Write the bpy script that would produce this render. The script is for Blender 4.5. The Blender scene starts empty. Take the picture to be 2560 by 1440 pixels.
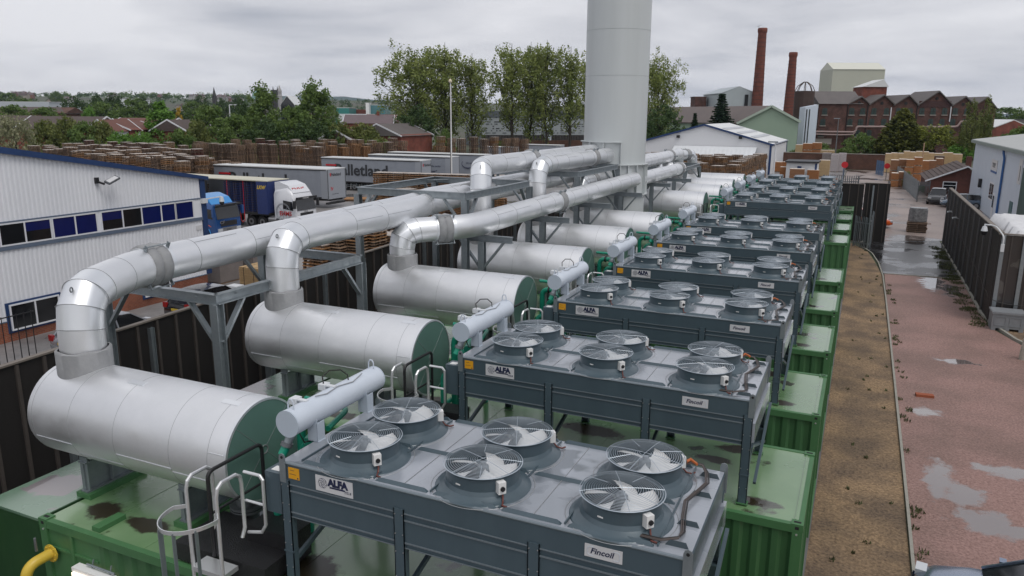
import bpy, math, random
from mathutils import Vector, Matrix
from math import sin, cos, pi, radians, sqrt, atan2, hypot
random.seed(7)
S = bpy.context.scene
C = S.collection
# ------------------------------------------------------------ camera
CF, CYAW, CPITCH, CROLL = 1897.7748, .4282, .2254, .0059
CO = Vector((.305, 0, 9.505))
fw = Vector((-sin(CYAW)*cos(CPITCH), cos(CYAW)*cos(CPITCH), -sin(CPITCH)))
r0 = Vector((cos(CYAW), sin(CYAW), 0)); u0 = r0.cross(fw)
cr = r0*cos(CROLL)+u0*sin(CROLL); cu = -r0*sin(CROLL)+u0*cos(CROLL)
cam = bpy.data.objects.new('camera', bpy.data.cameras.new('camera')); C.objects.link(cam)
cam.matrix_world = Matrix(((cr.x, cu.x, -fw.x, CO.x), (cr.y, cu.y, -fw.y, CO.y), (cr.z, cu.z, -fw.z, CO.z), (0, 0, 0, 1)))
cam.data.sensor_width = 36; cam.data.lens = 36*CF/2560; cam.data.clip_end = 20000; cam.data.clip_start = .1
S.camera = cam
def ray(px, py): return fw+cr*((px-1280)/CF)+cu*((720-py)/CF)
def onz(px, py, z=0.0):
    d = ray(px, py); return CO+d*((z-CO.z)/d.z)
def ony(px, py, y):
    d = ray(px, py); return CO+d*((y-CO.y)/d.y)
def onx(px, py, x):
    d = ray(px, py); return CO+d*((x-CO.x)/d.x)
def atd(px, py, dep): return CO+ray(px, py)*dep      # a survey of the site: point at a given distance
# ------------------------------------------------------------ world, sun, exposure
SUN_EL, SUN_AZ = radians(60), radians(115)            # azimuth from +Y towards +X
W = bpy.data.worlds.new('World'); S.world = W; W.use_nodes = True
nt = W.node_tree; nt.nodes.clear()
N = nt.nodes.new; L = nt.links.new
out = N('ShaderNodeOutputWorld'); bg = N('ShaderNodeBackground'); bg.inputs[1].default_value = 1.0
sky = N('ShaderNodeTexSky'); sky.sky_type = 'NISHITA'; sky.sun_disc = False
sky.sun_elevation = SUN_EL; sky.sun_rotation = SUN_AZ; sky.altitude = 100; sky.dust_density = 3
skm = N('ShaderNodeVectorMath'); skm.operation = 'SCALE'; skm.inputs[3].default_value = .10; L(sky.outputs[0], skm.inputs[0])
tc = N('ShaderNodeTexCoord')
# cloud deck: project the view direction on a layer overhead so that the clouds flatten towards the horizon
sep = N('ShaderNodeSeparateXYZ'); L(tc.outputs['Generated'], sep.inputs[0])
def M(op, a, b=None, c=None):
    n = N('ShaderNodeMath'); n.operation = op
    for k, v in enumerate((a, b, c)):
        if v is None: continue
        if isinstance(v, (int, float)): n.inputs[k].default_value = v
        else: L(v, n.inputs[k])
    return n.outputs[0]
zc = M('ADD', M('MAXIMUM', sep.outputs[2], 0.0), .11)
cx_ = M('DIVIDE', sep.outputs[0], zc); cy_ = M('DIVIDE', sep.outputs[1], zc)
cmb = N('ShaderNodeCombineXYZ'); L(cx_, cmb.inputs[0]); L(cy_, cmb.inputs[1])
n1 = N('ShaderNodeTexNoise'); n1.inputs['Scale'].default_value = .62; n1.inputs['Detail'].default_value = 7; n1.inputs['Roughness'].default_value = .52; n1.inputs['Distortion'].default_value = .25
L(cmb.outputs[0], n1.inputs['Vector'])
n2 = N('ShaderNodeTexNoise'); n2.inputs['Scale'].default_value = .17; n2.inputs['Detail'].default_value = 4; n2.inputs['Roughness'].default_value = .5
L(cmb.outputs[0], n2.inputs['Vector'])
cl = M('ADD', M('MULTIPLY', n1.outputs[0], .62), M('MULTIPLY', n2.outputs[0], .38))
rmp = N('ShaderNodeValToRGB'); L(cl, rmp.inputs[0])
e = rmp.color_ramp.elements; e[0].position = .40; e[0].color = (.40, .42, .475, 1); e[1].position = .59; e[1].color = (.80, .80, .83, 1)
m_ = e.new(.48); m_.color = (.62, .625, .665, 1)
# brighter strip just over the horizon
hz = M('SUBTRACT', 1.0, M('MULTIPLY', M('MAXIMUM', sep.outputs[2], 0.0), 9.0)); hz = M('MULTIPLY', M('MAXIMUM', hz, 0.0), .38)
mixh = N('ShaderNodeMix'); mixh.data_type = 'RGBA'; L(hz, mixh.inputs['Factor']); L(rmp.outputs[0], mixh.inputs['A']); mixh.inputs['B'].default_value = (.92, .91, .92, 1)
mixs = N('ShaderNodeMix'); mixs.data_type = 'RGBA'; mixs.inputs['Factor'].default_value = .96
L(skm.outputs[0], mixs.inputs['A']); L(mixh.outputs['Result'], mixs.inputs['B'])
L(mixs.outputs['Result'], bg.inputs[0]); L(bg.outputs[0], out.inputs[0])
sun = bpy.data.objects.new('sun', bpy.data.lights.new('sun', 'SUN')); C.objects.link(sun)
sun.data.energy = 1.3; sun.data.angle = radians(30); sun.data.color = (1, .97, .93)
sd = Vector((sin(SUN_AZ)*cos(SUN_EL), cos(SUN_AZ)*cos(SUN_EL), sin(SUN_EL)))
sun.rotation_euler = sd.to_track_quat('Z', 'Y').to_euler()
S.view_settings.view_transform = 'Standard'; S.view_settings.look = 'None'; S.view_settings.gamma = 1
S.view_settings.exposure = 0.10
S.render.resolution_x = 1024; S.render.resolution_y = 576
# ------------------------------------------------------------ materials
MATS = {}
def mat(name, col, rough=.6, metal=0.0, col2=None, scale=3.0, fac=.5, bump=0.0, bscale=None, rvar=0.0, coat=0.0, spec=None, detail=4, stretch=None, emis=None, alpha=None):
    """Principled material: two colours mixed by noise in object space, roughness that varies with the same noise, noise bump."""
    if name in MATS: return MATS[name]
    m = bpy.data.materials.new(name); m.use_nodes = True; nt = m.node_tree; b = nt.nodes['Principled BSDF']
    b.inputs['Base Color'].default_value = (*col, 1); b.inputs['Roughness'].default_value = rough; b.inputs['Metallic'].default_value = metal
    if coat: b.inputs['Coat Weight'].default_value = coat; b.inputs['Coat Roughness'].default_value = .15
    if spec is not None: b.inputs['Specular IOR Level'].default_value = spec
    if emis: b.inputs['Emission Color'].default_value = (*emis[0], 1); b.inputs['Emission Strength'].default_value = emis[1]
    if alpha is not None: b.inputs['Alpha'].default_value = alpha
    if col2 is not None or bump or rvar:
        t = nt.nodes.new('ShaderNodeTexCoord'); mp = nt.nodes.new('ShaderNodeMapping')
        nt.links.new(t.outputs['Object'], mp.inputs[0])
        if stretch: mp.inputs['Scale'].default_value = stretch
        n = nt.nodes.new('ShaderNodeTexNoise'); n.inputs['Scale'].default_value = scale; n.inputs['Detail'].default_value = detail; n.inputs['Roughness'].default_value = .6
        nt.links.new(mp.outputs[0], n.inputs['Vector'])
        if col2 is not None:
            r = nt.nodes.new('ShaderNodeValToRGB'); r.color_ramp.elements[0].position = .5-fac*.4; r.color_ramp.elements[1].position = .5+fac*.4
            r.color_ramp.elements[0].color = (*col, 1); r.color_ramp.elements[1].color = (*col2, 1)
            nt.links.new(n.outputs[0], r.inputs[0]); nt.links.new(r.outputs[0], b.inputs['Base Color'])
        if rvar:
            mr = nt.nodes.new('ShaderNodeMapRange'); mr.inputs[1].default_value = .3; mr.inputs[2].default_value = .7
            mr.inputs[3].default_value = max(.03, rough-rvar); mr.inputs[4].default_value = min(1, rough+rvar)
            nt.links.new(n.outputs[0], mr.inputs[0]); nt.links.new(mr.outputs[0], b.inputs['Roughness'])
        if bump:
            n3 = nt.nodes.new('ShaderNodeTexNoise'); n3.inputs['Scale'].default_value = bscale or scale*4; n3.inputs['Detail'].default_value = 3
            nt.links.new(mp.outputs[0], n3.inputs['Vector'])
            bp = nt.nodes.new('ShaderNodeBump'); bp.inputs['Strength'].default_value = bump; bp.inputs['Distance'].default_value = .02
            nt.links.new(n3.outputs[0], bp.inputs['Height']); nt.links.new(bp.outputs[0], b.inputs['Normal'])
    MATS[name] = m; return m
alu = mat('aluminium_cladding', (.86, .865, .88), .45, .84, (.72, .735, .755), 1.6, .9, bump=.10, bscale=2.6, rvar=.10, detail=8)
alu_b = mat('bright_aluminium', (.84, .86, .885), .36, .8, (.76, .78, .805), 1.3, .8, rvar=.06)
seam = mat('seam_joint', (.36, .37, .38), .5, .6)
blanket = mat('insulation_blanket', (.30, .305, .31), .8, 0, (.245, .25, .26), 6, .7, bump=.5, bscale=9)
galv = mat('galvanised_steel', (.33, .365, .385), .42, .65, (.22, .25, .27), 5, .9, rvar=.1)
galv_d = mat('weathered_galvanised_steel', (.20, .215, .225), .5, .6, (.13, .14, .15), 4, .9)
steel_w = mat('bolt_steel', (.5, .5, .5), .4, .9)
coolm = mat('blue_grey_casing_paint', (.078, .115, .138), .38, .1, (.050, .076, .094), 2.4, 1.0, rvar=.10, coat=.2, stretch=(1, 1, .45), detail=7)
coolf = mat('casing_fold_highlight', (.19, .225, .25), .3, .35)  # casing paint lightened, the folds' reflected light is painted in
coolt = mat('wet_casing_top_sheen', (.36, .385, .43), .2, .3, (.20, .22, .25), 1.4, .5, rvar=.14, coat=.9)  # lighter than the casing sides: sky reflection painted into the base
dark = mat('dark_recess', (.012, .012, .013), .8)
black = mat('black_steel', (.02, .02, .022), .45, .2)
fan_w = mat('white_fan_blade', (.78, .78, .77), .45, 0, (.66, .66, .66), 8, .8)
wire = mat('guard_wire', (.40, .45, .50), .4, .5)
white = mat('white_plastic', (.72, .72, .71), .45)
white_p = mat('white_paint', (.66, .68, .70), .5, 0, (.58, .60, .62), 2.2, .8)
hdr = mat('header_tank_paint', (.56, .61, .68), .38, .0, (.50, .55, .62), 2.5, .7)
hdr_end = mat('header_tank_end_paint', (.45, .51, .58), .45)
pipe_g = mat('green_pipe_paint', (.012, .27, .17), .35, 0, (.01, .22, .145), 5, .6)
alu_tube = mat('aluminium_tube', (.72, .73, .74), .33, .75)
yell = mat('yellow_gas_pipe', (.62, .44, .05), .4, 0, (.55, .38, .045), 6, .6)
navy = mat('navy_print', (.012, .018, .06), .5)
sign_w = mat('white_sign_face', (.60, .60, .61), .4)
orange = mat('orange_sticker', (.70, .33, .01), .5)
stackm = mat('grey_white_stack_paint', (.56, .59, .60), .45, 0, (.48, .51, .515), .9, 1.0, rvar=.06, stretch=(1.6, 1.6, .12))
redp = mat('red_print', (.50, .015, .02), .5)
cable = mat('black_cable', (.018, .016, .015), .5)
cable_b = mat('brown_cable', (.075, .06, .055), .5)
def g_roof(name, base, base2, dirt, pud=.62, rough=.3):
    """painted steel roof: worn paint, rusty brown stain patches and shallow pools"""
    m = bpy.data.materials.new(name); m.use_nodes = True; nt = m.node_tree; b = nt.nodes['Principled BSDF']; N = nt.nodes.new; L = nt.links.new
    t = N('ShaderNodeTexCoord'); gm = N('ShaderNodeNewGeometry')
    a = N('ShaderNodeTexNoise'); a.inputs['Scale'].default_value = .9; a.inputs['Detail'].default_value = 5; L(gm.outputs['Position'], a.inputs['Vector'])
    r = N('ShaderNodeValToRGB'); r.color_ramp.elements[0].position = .35; r.color_ramp.elements[1].position = .68
    r.color_ramp.elements[0].color = (*base, 1); r.color_ramp.elements[1].color = (*base2, 1); L(a.outputs[0], r.inputs[0])
    s = N('ShaderNodeTexNoise'); s.inputs['Scale'].default_value = 1.15; s.inputs['Detail'].default_value = 3.5; s.inputs['Roughness'].default_value = .45; L(gm.outputs['Position'], s.inputs['Vector'])
    sr = N('ShaderNodeValToRGB'); sr.color_ramp.elements[0].position = pud; sr.color_ramp.elements[1].position = pud+.035
    sr.color_ramp.elements[0].color = (0, 0, 0, 1); sr.color_ramp.elements[1].color = (1, 1, 1, 1); L(s.outputs[0], sr.inputs[0])
    mx = N('ShaderNodeMix'); mx.data_type = 'RGBA'; L(sr.outputs[0], mx.inputs['Factor']); L(r.outputs[0], mx.inputs['A']); mx.inputs['B'].default_value = (*dirt, 1)
    L(mx.outputs['Result'], b.inputs['Base Color'])
    mr = N('ShaderNodeMapRange'); mr.inputs[1].default_value = .3; mr.inputs[2].default_value = .7; mr.inputs[3].default_value = rough-.12; mr.inputs[4].default_value = rough+.12; L(a.outputs[0], mr.inputs[0])
    m2 = N('ShaderNodeMath'); m2.operation = 'MULTIPLY'; m2.inputs[1].default_value = .8
    iv = N('ShaderNodeMath'); iv.operation = 'SUBTRACT'; iv.inputs[0].default_value = 1.1; L(sr.outputs[0], iv.inputs[1])
    L(mr.outputs[0], m2.inputs[0]); m3 = N('ShaderNodeMath'); m3.operation = 'MULTIPLY'; L(mr.outputs[0], m3.inputs[0]); L(iv.outputs[0], m3.inputs[1])
    L(m3.outputs[0], b.inputs['Roughness'])
    b.inputs['Coat Weight'].default_value = 1.0; b.inputs['Coat Roughness'].default_value = .16; b.inputs['Coat IOR'].default_value = 1.62
    MATS[name] = m; return m
coolt = g_roof('wet_casing_sky_sheen', (.33, .355, .40), (.25, .272, .305), (.17, .19, .215), .60, .24)  # casing paint paled so the colour carries the wet top's sky reflection
groof = g_roof('green_container_roof', (.115, .225, .095), (.19, .305, .16), (.05, .055, .03), .645)
def stains(m, spots, col, amp=1.5):
    # dirt and rust rings at the feet of the saddles and cooler legs, in the container's own coordinates
    nt = m.node_tree; b = nt.nodes['Principled BSDF']; N = nt.nodes.new; L = nt.links.new; t = N('ShaderNodeTexCoord'); gm = N('ShaderNodeNewGeometry'); acc = None
    nz = N('ShaderNodeTexNoise'); nz.inputs['Scale'].default_value = 2.6; nz.inputs['Detail'].default_value = 6; nz.inputs['Roughness'].default_value = .7; L(gm.outputs['Position'], nz.inputs['Vector'])
    for (x, y, rx, ry) in spots:
        mp = N('ShaderNodeMapping'); mp.inputs['Location'].default_value = (-x/rx, -y/ry, 0); mp.inputs['Scale'].default_value = (1/rx, 1/ry, 0); L(t.outputs['Object'], mp.inputs[0])
        ln = N('ShaderNodeVectorMath'); ln.operation = 'LENGTH'; L(mp.outputs[0], ln.inputs[0]); s_ = N('ShaderNodeMath'); s_.operation = 'SUBTRACT'; s_.inputs[0].default_value = 1.0; L(ln.outputs['Value'], s_.inputs[1])
        if acc is None: acc = s_.outputs[0]
        else: q = N('ShaderNodeMath'); q.operation = 'MAXIMUM'; L(acc, q.inputs[0]); L(s_.outputs[0], q.inputs[1]); acc = q.outputs[0]
    a = N('ShaderNodeMath'); a.operation = 'MULTIPLY_ADD'; L(nz.outputs[0], a.inputs[0]); a.inputs[1].default_value = amp; L(acc, a.inputs[2])
    mr = N('ShaderNodeMapRange'); mr.inputs[1].default_value = amp*.5+.05; mr.inputs[2].default_value = amp*.5+.30; L(a.outputs[0], mr.inputs[0])
    src = b.inputs['Base Color'].links[0].from_socket; mx = N('ShaderNodeMix'); mx.data_type = 'RGBA'; L(mr.outputs[0], mx.inputs['Factor']); L(src, mx.inputs['A']); mx.inputs['B'].default_value = (*col, 1); L(mx.outputs['Result'], b.inputs['Base Color'])
    iv = N('ShaderNodeMath'); iv.operation = 'MULTIPLY_ADD'; L(mr.outputs[0], iv.inputs[0]); iv.inputs[1].default_value = -.7; iv.inputs[2].default_value = 1.0; L(iv.outputs[0], b.inputs['Coat Weight'])
stains(groof, [(-10.55, .62, .42, .3), (-9.5, .62, .55, .22), (-6.5, .75, .7, .4), (-5.9, .35, .4, .25), (-8.3, 2.3, .5, .25), (-4.3, 2.2, .8, .35), (-2.9, 1.1, .6, .3), (-1.35, 2.55, .45, .25), (-.85, .55, .3, .2), (-4.7, .4, .25, .2), (-1.7, 1.9, .4, .2)], (.028, .022, .012))
gbody = mat('green_container_paint', (.052, .15, .052), .55, 0, (.026, .088, .034), 1.8, 1.0, rvar=.10, stretch=(1, 1, .25), bump=.1, bscale=3)
grail = mat('green_container_rail', (.065, .18, .070), .48, 0, (.045, .135, .05), 2, .8)
# ------------------------------------------------------------ mesh helpers
class MB:
    def __init__(s): s.v = []; s.f = []; s.m = []; s.mats = []
    def mi(s, m):
        if m is None: return 0
        if m not in s.mats: s.mats.append(m)
        return s.mats.index(m)
    def add(s, vs, fs, m=None):
        o = len(s.v); s.v += [tuple(v) for v in vs]; s.f += [tuple(i+o for i in f) for f in fs]; s.m += [s.mi(m)]*len(fs)
    def quad(s, a, b, c, d, m=None): s.add([a, b, c, d], [(0, 1, 2, 3)], m)
    def box(s, x0, y0, z0, x1, y1, z1, m=None):
        s.add([(x0, y0, z0), (x1, y0, z0), (x1, y1, z0), (x0, y1, z0), (x0, y0, z1), (x1, y0, z1), (x1, y1, z1), (x0, y1, z1)],
              [(3, 2, 1, 0), (4, 5, 6, 7), (0, 1, 5, 4), (1, 2, 6, 5), (2, 3, 7, 6), (3, 0, 4, 7)], m)
    def obox(s, c, ax, ay, az, m=None):
        """oriented box: centre and three half-vectors"""
        c, ax, ay, az = Vector(c), Vector(ax), Vector(ay), Vector(az); vs = []
        for k in (-1, 1):
            for i, j in ((-1, -1), (1, -1), (1, 1), (-1, 1)): vs.append(c+ax*i+ay*j+az*k)
        s.add(vs, [(3, 2, 1, 0), (4, 5, 6, 7), (0, 1, 5, 4), (1, 2, 6, 5), (2, 3, 7, 6), (3, 0, 4, 7)], m)
    def bar(s, a, b, w, h=None, m=None, up=(0, 0, 1)):
        a, b = Vector(a), Vector(b); d = b-a; h = h or w; n = d.normalized(); u = Vector(up)
        if abs(n.dot(u)) > .95: u = Vector((0, 1, 0))
        x = n.cross(u).normalized(); z = x.cross(n)
        s.obox((a+b)/2, d/2, x*w/2, z*h/2, m)
    def beam(s, a, b, w, h, t=.02, m=None):
        """I section"""
        a, b = Vector(a), Vector(b); up = Vector((0, 0, 1)); n = (b-a).normalized()
        if abs(n.z) > .9:
            x = Vector((1, 0, 0)); z = Vector((0, 1, 0))
        else: x = n.cross(up).normalized(); z = x.cross(n)
        c = (a+b)/2; d = (b-a)/2
        s.obox(c+z*(h/2-t/2), d, x*w/2, z*t/2, m); s.obox(c-z*(h/2-t/2), d, x*w/2, z*t/2, m); s.obox(c, d, x*t/2, z*(h/2-t), m)
    def cyl(s, a, b, r0, r1=None, n=24, m=None, cap=True, mcap=None):
        a, b = Vector(a), Vector(b); r1 = r0 if r1 is None else r1; d = (b-a).normalized()
        u = Vector((0, 0, 1)) if abs(d.z) < .9 else Vector((1, 0, 0)); x = d.cross(u).normalized(); y = d.cross(x)
        vs = [a+(x*cos(2*pi*k/n)+y*sin(2*pi*k/n))*r0 for k in range(n)]+[b+(x*cos(2*pi*k/n)+y*sin(2*pi*k/n))*r1 for k in range(n)]
        s.add(vs, [(k, (k+1) % n, n+(k+1) % n, n+k) for k in range(n)], m)
        if cap: s.add(vs[:n], [tuple(range(n))[::-1]], mcap or m); s.add(vs[n:], [tuple(range(n))], mcap or m)
    def lathe(s, prof, c=(0, 0, 0), n=32, m=None, axis='z'):
        c = Vector(c); vs = []; fs = []
        for (r, z) in prof:
            for k in range(n):
                t = 2*pi*k/n; v = (r*cos(t), r*sin(t), z)
                if axis == 'x': v = (z, r*cos(t), r*sin(t))
                if axis == 'y': v = (r*cos(t), z, r*sin(t))
                vs.append(c+Vector(v))
        for i in range(len(prof)-1):
            for k in range(n): fs.append((i*n+k, i*n+(k+1) % n, (i+1)*n+(k+1) % n, (i+1)*n+k))
        s.add(vs, fs, m)
    def tube(s, pts, r, n=8, m=None, closed=False, cap=True):
        pts = [Vector(p) for p in pts]; K = len(pts); rings = []; pn = None
        for i, p in enumerate(pts):
            a = pts[(i-1) % K] if (closed or i > 0) else p; b = pts[(i+1) % K] if (closed or i < K-1) else p
            d1 = (p-a).normalized() if (p-a).length > 1e-6 else None; d2 = (b-p).normalized() if (b-p).length > 1e-6 else None
            d = ((d1 or d2)+(d2 or d1)).normalized()
            if pn is None:
                u = Vector((0, 0, 1)) if abs(d.z) < .9 else Vector((1, 0, 0)); pn = d.cross(u).normalized()
            x = (pn-d*pn.dot(d)).normalized(); y = d.cross(x); pn = x
            k_ = 1.0
            if d1 and d2: k_ = 1/max(.5, sqrt(max(.01, (1+d1.dot(d2))/2)))
            # widen on the mitre plane
            bis = (d2-d1) if (d1 and d2) else Vector((0, 0, 0))
            ring = []
            rr = r[i] if isinstance(r, (list, tuple)) else r
            for k in range(n):
                v = (x*cos(2*pi*k/n)+y*sin(2*pi*k/n))*rr
                if bis.length > 1e-4:
                    bb = (bis-d*bis.dot(d)).normalized(); v = v+bb*(v.dot(bb))*(k_-1)
                ring.append(p+v)
            rings.append(ring)
        vs = [v for rg in rings for v in rg]; fs = []
        for i in range(K if closed else K-1):
            j = (i+1) % K
            for k in range(n): fs.append((i*n+k, i*n+(k+1) % n, j*n+(k+1) % n, j*n+k))
        s.add(vs, fs, m)
        if cap and not closed: s.add(rings[0], [tuple(range(n))[::-1]], m); s.add(rings[-1], [tuple(range(n))], m)
    def prism(s, poly, d, m=None, mcap=None):
        """closed polygon (3D points) extruded by vector d"""
        d = Vector(d); n = len(poly); vs = [Vector(p) for p in poly]; vs2 = [p+d for p in vs]
        s.add(vs+vs2, [(k, (k+1) % n, n+(k+1) % n, n+k) for k in range(n)], m)
        s.add(vs, [tuple(range(n))[::-1]], mcap or m); s.add(vs2, [tuple(range(n))], mcap or m)
    def build(s, name, m=None, parent=None, loc=None, smooth=True, ang=32, label=None):
        me = bpy.data.meshes.new(name); me.from_pydata(s.v, [], s.f)
        if s.mats:
            for q in s.mats: me.materials.append(q)
            me.polygons.foreach_set('material_index', s.m)
        elif m: me.materials.append(m)
        if smooth:
            me.polygons.foreach_set('use_smooth', [True]*len(me.polygons)); me.update()
            try: me.set_sharp_from_angle(angle=radians(ang))
            except Exception: pass
        me.update()
        o = bpy.data.objects.new(name, me); C.objects.link(o)
        if parent: o.parent = parent
        if loc is not None: o.location = loc
        if label: o['label'] = label
        return o
def tag(o, label, cat, group=None, kind=None):
    if label: o['label'] = label
    if cat: o['category'] = cat
    if group: o['group'] = group
    if kind: o['kind'] = kind
    return o
def thing(name, label, cat, loc=(0, 0, 0), rz=0.0, group=None):
    o = bpy.data.objects.new(name, None); C.objects.link(o); o.location = loc; o.rotation_euler = (0, 0, rz); o.empty_display_size = .3
    return tag(o, label, cat, group)
def copy_tree(o, parent=None):
    c = o.copy(); C.objects.link(c)
    if parent: c.parent = parent
    for ch in KIDS.get(o.name, list(o.children)): copy_tree(ch, c)
    return c
KIDS = {}
def dup(root, loc, label=None, rz=None, group=None, scale=None):
    c = copy_tree(root); c.location = loc
    if rz is not None: c.rotation_euler = (0, 0, rz)
    if label: c['label'] = label
    if group: c['group'] = group
    if scale: c.scale = scale
    return c
def struct(name, mb, m=None, **k):
    o = mb.build(name, m, **k); o['kind'] = 'structure'; return o
def text(name, s, size, m, parent, loc, rot, bold=0.0, shear=0.0, extr=.002, align='LEFT', sx=1.0, spacing=1.0):
    """lettering as a mesh; rot is an euler"""
    cu_ = bpy.data.curves.new(name, 'FONT'); cu_.body = s; cu_.size = size; cu_.offset = bold; cu_.shear = shear; cu_.extrude = extr; cu_.align_x = align
    cu_.resolution_u = 3; cu_.space_character = spacing
    t = bpy.data.objects.new('tmp', cu_); me = bpy.data.meshes.new_from_object(t); me.name = name
    bpy.data.objects.remove(t)
    me.materials.clear(); me.materials.append(m)
    o = bpy.data.objects.new(name, me); C.objects.link(o); o.parent = parent; o.location = loc; o.rotation_euler = rot; o.scale = (sx, 1, 1)
    return o
ORD = ['nearest', 'second', 'third', 'fourth', 'fifth', 'sixth', 'seventh', 'eighth', 'ninth', 'tenth and farthest']
Y0 = [6.948+5*i+(5.46 if i > 5 else 0) for i in range(10)]
ZC = 3.10
# ------------------------------------------------------------ ground
def gmat(name, cols, scale, rough=.85, bump=.4, pools=None, wet=.12, big=.25, pcol=None):
    """ground in world space: fine grain + broad patches, optional pools of standing water (low roughness)"""
    m = bpy.data.materials.new(name); m.use_nodes = True; nt = m.node_tree; b = nt.nodes['Principled BSDF']; N = nt.nodes.new; L = nt.links.new
    gm = N('ShaderNodeNewGeometry')
    a = N('ShaderNodeTexNoise'); a.inputs['Scale'].default_value = scale; a.inputs['Detail'].default_value = 6; a.inputs['Roughness'].default_value = .75; L(gm.outputs['Position'], a.inputs['Vector'])
    g = N('ShaderNodeTexNoise'); g.inputs['Scale'].default_value = big; g.inputs['Detail'].default_value = 5; L(gm.outputs['Position'], g.inputs['Vector'])
    r1 = N('ShaderNodeValToRGB'); r1.color_ramp.elements[0].position = .35; r1.color_ramp.elements[1].position = .65
    r1.color_ramp.elements[0].color = (*cols[0], 1); r1.color_ramp.elements[1].color = (*cols[1], 1); L(a.outputs[0], r1.inputs[0])
    r2 = N('ShaderNodeValToRGB'); r2.color_ramp.elements[0].position = .38; r2.color_ramp.elements[1].position = .62
    r2.color_ramp.elements[0].color = (0, 0, 0, 1); r2.color_ramp.elements[1].color = (1, 1, 1, 1); L(g.outputs[0], r2.inputs[0])
    mx = N('ShaderNodeMix'); mx.data_type = 'RGBA'; L(r2.outputs[0], mx.inputs['Factor']); L(r1.outputs[0], mx.inputs['A'])
    r3 = N('ShaderNodeValToRGB'); r3.color_ramp.elements[0].position = .35; r3.color_ramp.elements[1].position = .65
    r3.color_ramp.elements[0].color = (*cols[2], 1); r3.color_ramp.elements[1].color = (*cols[3], 1); L(a.outputs[0], r3.inputs[0]); L(r3.outputs[0], mx.inputs['B'])
    col = mx.outputs['Result']; b.inputs['Roughness'].default_value = rough
    bp = N('ShaderNodeBump'); bp.inputs['Strength'].default_value = bump; bp.inputs['Distance'].default_value = .03; L(a.outputs[0], bp.inputs['Height'])
    if pools is not None:
        p = N('ShaderNodeTexNoise'); p.inputs['Scale'].default_value = pools[0]; p.inputs['Detail'].default_value = 4; p.inputs['Roughness'].default_value = .55
        mp = N('ShaderNodeMapping'); mp.inputs['Location'].default_value = pools[2]; L(gm.outputs['Position'], mp.inputs[0]); L(mp.outputs[0], p.inputs['Vector'])
        pr = N('ShaderNodeValToRGB'); pr.color_ramp.elements[0].position = pools[1]-.05; pr.color_ramp.elements[1].position = pools[1]+.02
        pr.color_ramp.elements[0].color = (0, 0, 0, 1); pr.color_ramp.elements[1].color = (1, 1, 1, 1); L(p.outputs[0], pr.inputs[0])
        f = pr.outputs[0]
        mr = N('ShaderNodeMapRange'); mr.inputs[3].default_value = rough; mr.inputs[4].default_value = wet; L(f, mr.inputs[0]); L(mr.outputs[0], b.inputs['Roughness'])
        mw = N('ShaderNodeMix'); mw.data_type = 'RGBA'; L(f, mw.inputs['Factor']); L(col, mw.inputs['A']); mw.inputs['B'].default_value = (*(pcol or (.05, .042, .04)), 1); col = mw.outputs['Result']
        iv = N('ShaderNodeMath'); iv.operation = 'MULTIPLY_ADD'; L(f, iv.inputs[0]); iv.inputs[1].default_value = -bump; iv.inputs[2].default_value = bump; L(iv.outputs[0], bp.inputs['Strength'])
    L(col, b.inputs['Base Color']); L(bp.outputs[0], b.inputs['Normal'])
    MATS[name] = m; return m
field = gmat('far_ground', ((.045, .065, .03), (.07, .09, .04), (.06, .06, .045), (.09, .085, .06)), .05, big=.01, bump=.2)
yard_c = gmat('yard_concrete', ((.20, .19, .185), (.27, .26, .255), (.15, .145, .145), (.22, .21, .21)), 1.5, rough=.45, bump=.1, pools=(.12, .56, (3, 8, 0)), wet=.16, big=.09, pcol=(.11, .108, .11))
gr_br = gmat('brown_gravel', ((.12, .076, .044), (.39, .265, .15), (.06, .04, .027), (.20, .14, .09)), 13, bump=1.0, big=.6)
gr_rd = gmat('red_wet_gravel', ((.17, .092, .076), (.38, .235, .205), (.12, .07, .055), (.27, .17, .145)), 15, bump=.7, rough=.6, pools=(.20, .80, (1.6, 4.4, 0)), wet=.06, big=.35, pcol=(.09, .065, .06))
asph = gmat('wet_asphalt', ((.018, .018, .02), (.032, .032, .035), (.024, .024, .027), (.045, .044, .046)), 6, bump=.2, rough=.3, pools=(.35, .55, (0, 0, 0)), wet=.1, big=.5, pcol=(.02, .02, .022))
yard_w = gmat('wet_yard_tarmac', ((.24, .19, .17), (.34, .275, .25), (.17, .135, .12), (.26, .21, .19)), 5, bump=.2, rough=.5, pools=(.16, .58, (2, 5, 0)), wet=.15, big=.2, pcol=(.075, .065, .063))
conc = mat('kerb_concrete', (.33, .32, .28), .8, 0, (.24, .23, .20), 6, .8, bump=.3)
def sheet(name, pts, z, m, thick=.0):
    b = MB(); n = len(pts)
    b.add([(p[0], p[1], z) for p in pts], [tuple(range(n))]); return struct(name, b, m, smooth=False)
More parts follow.
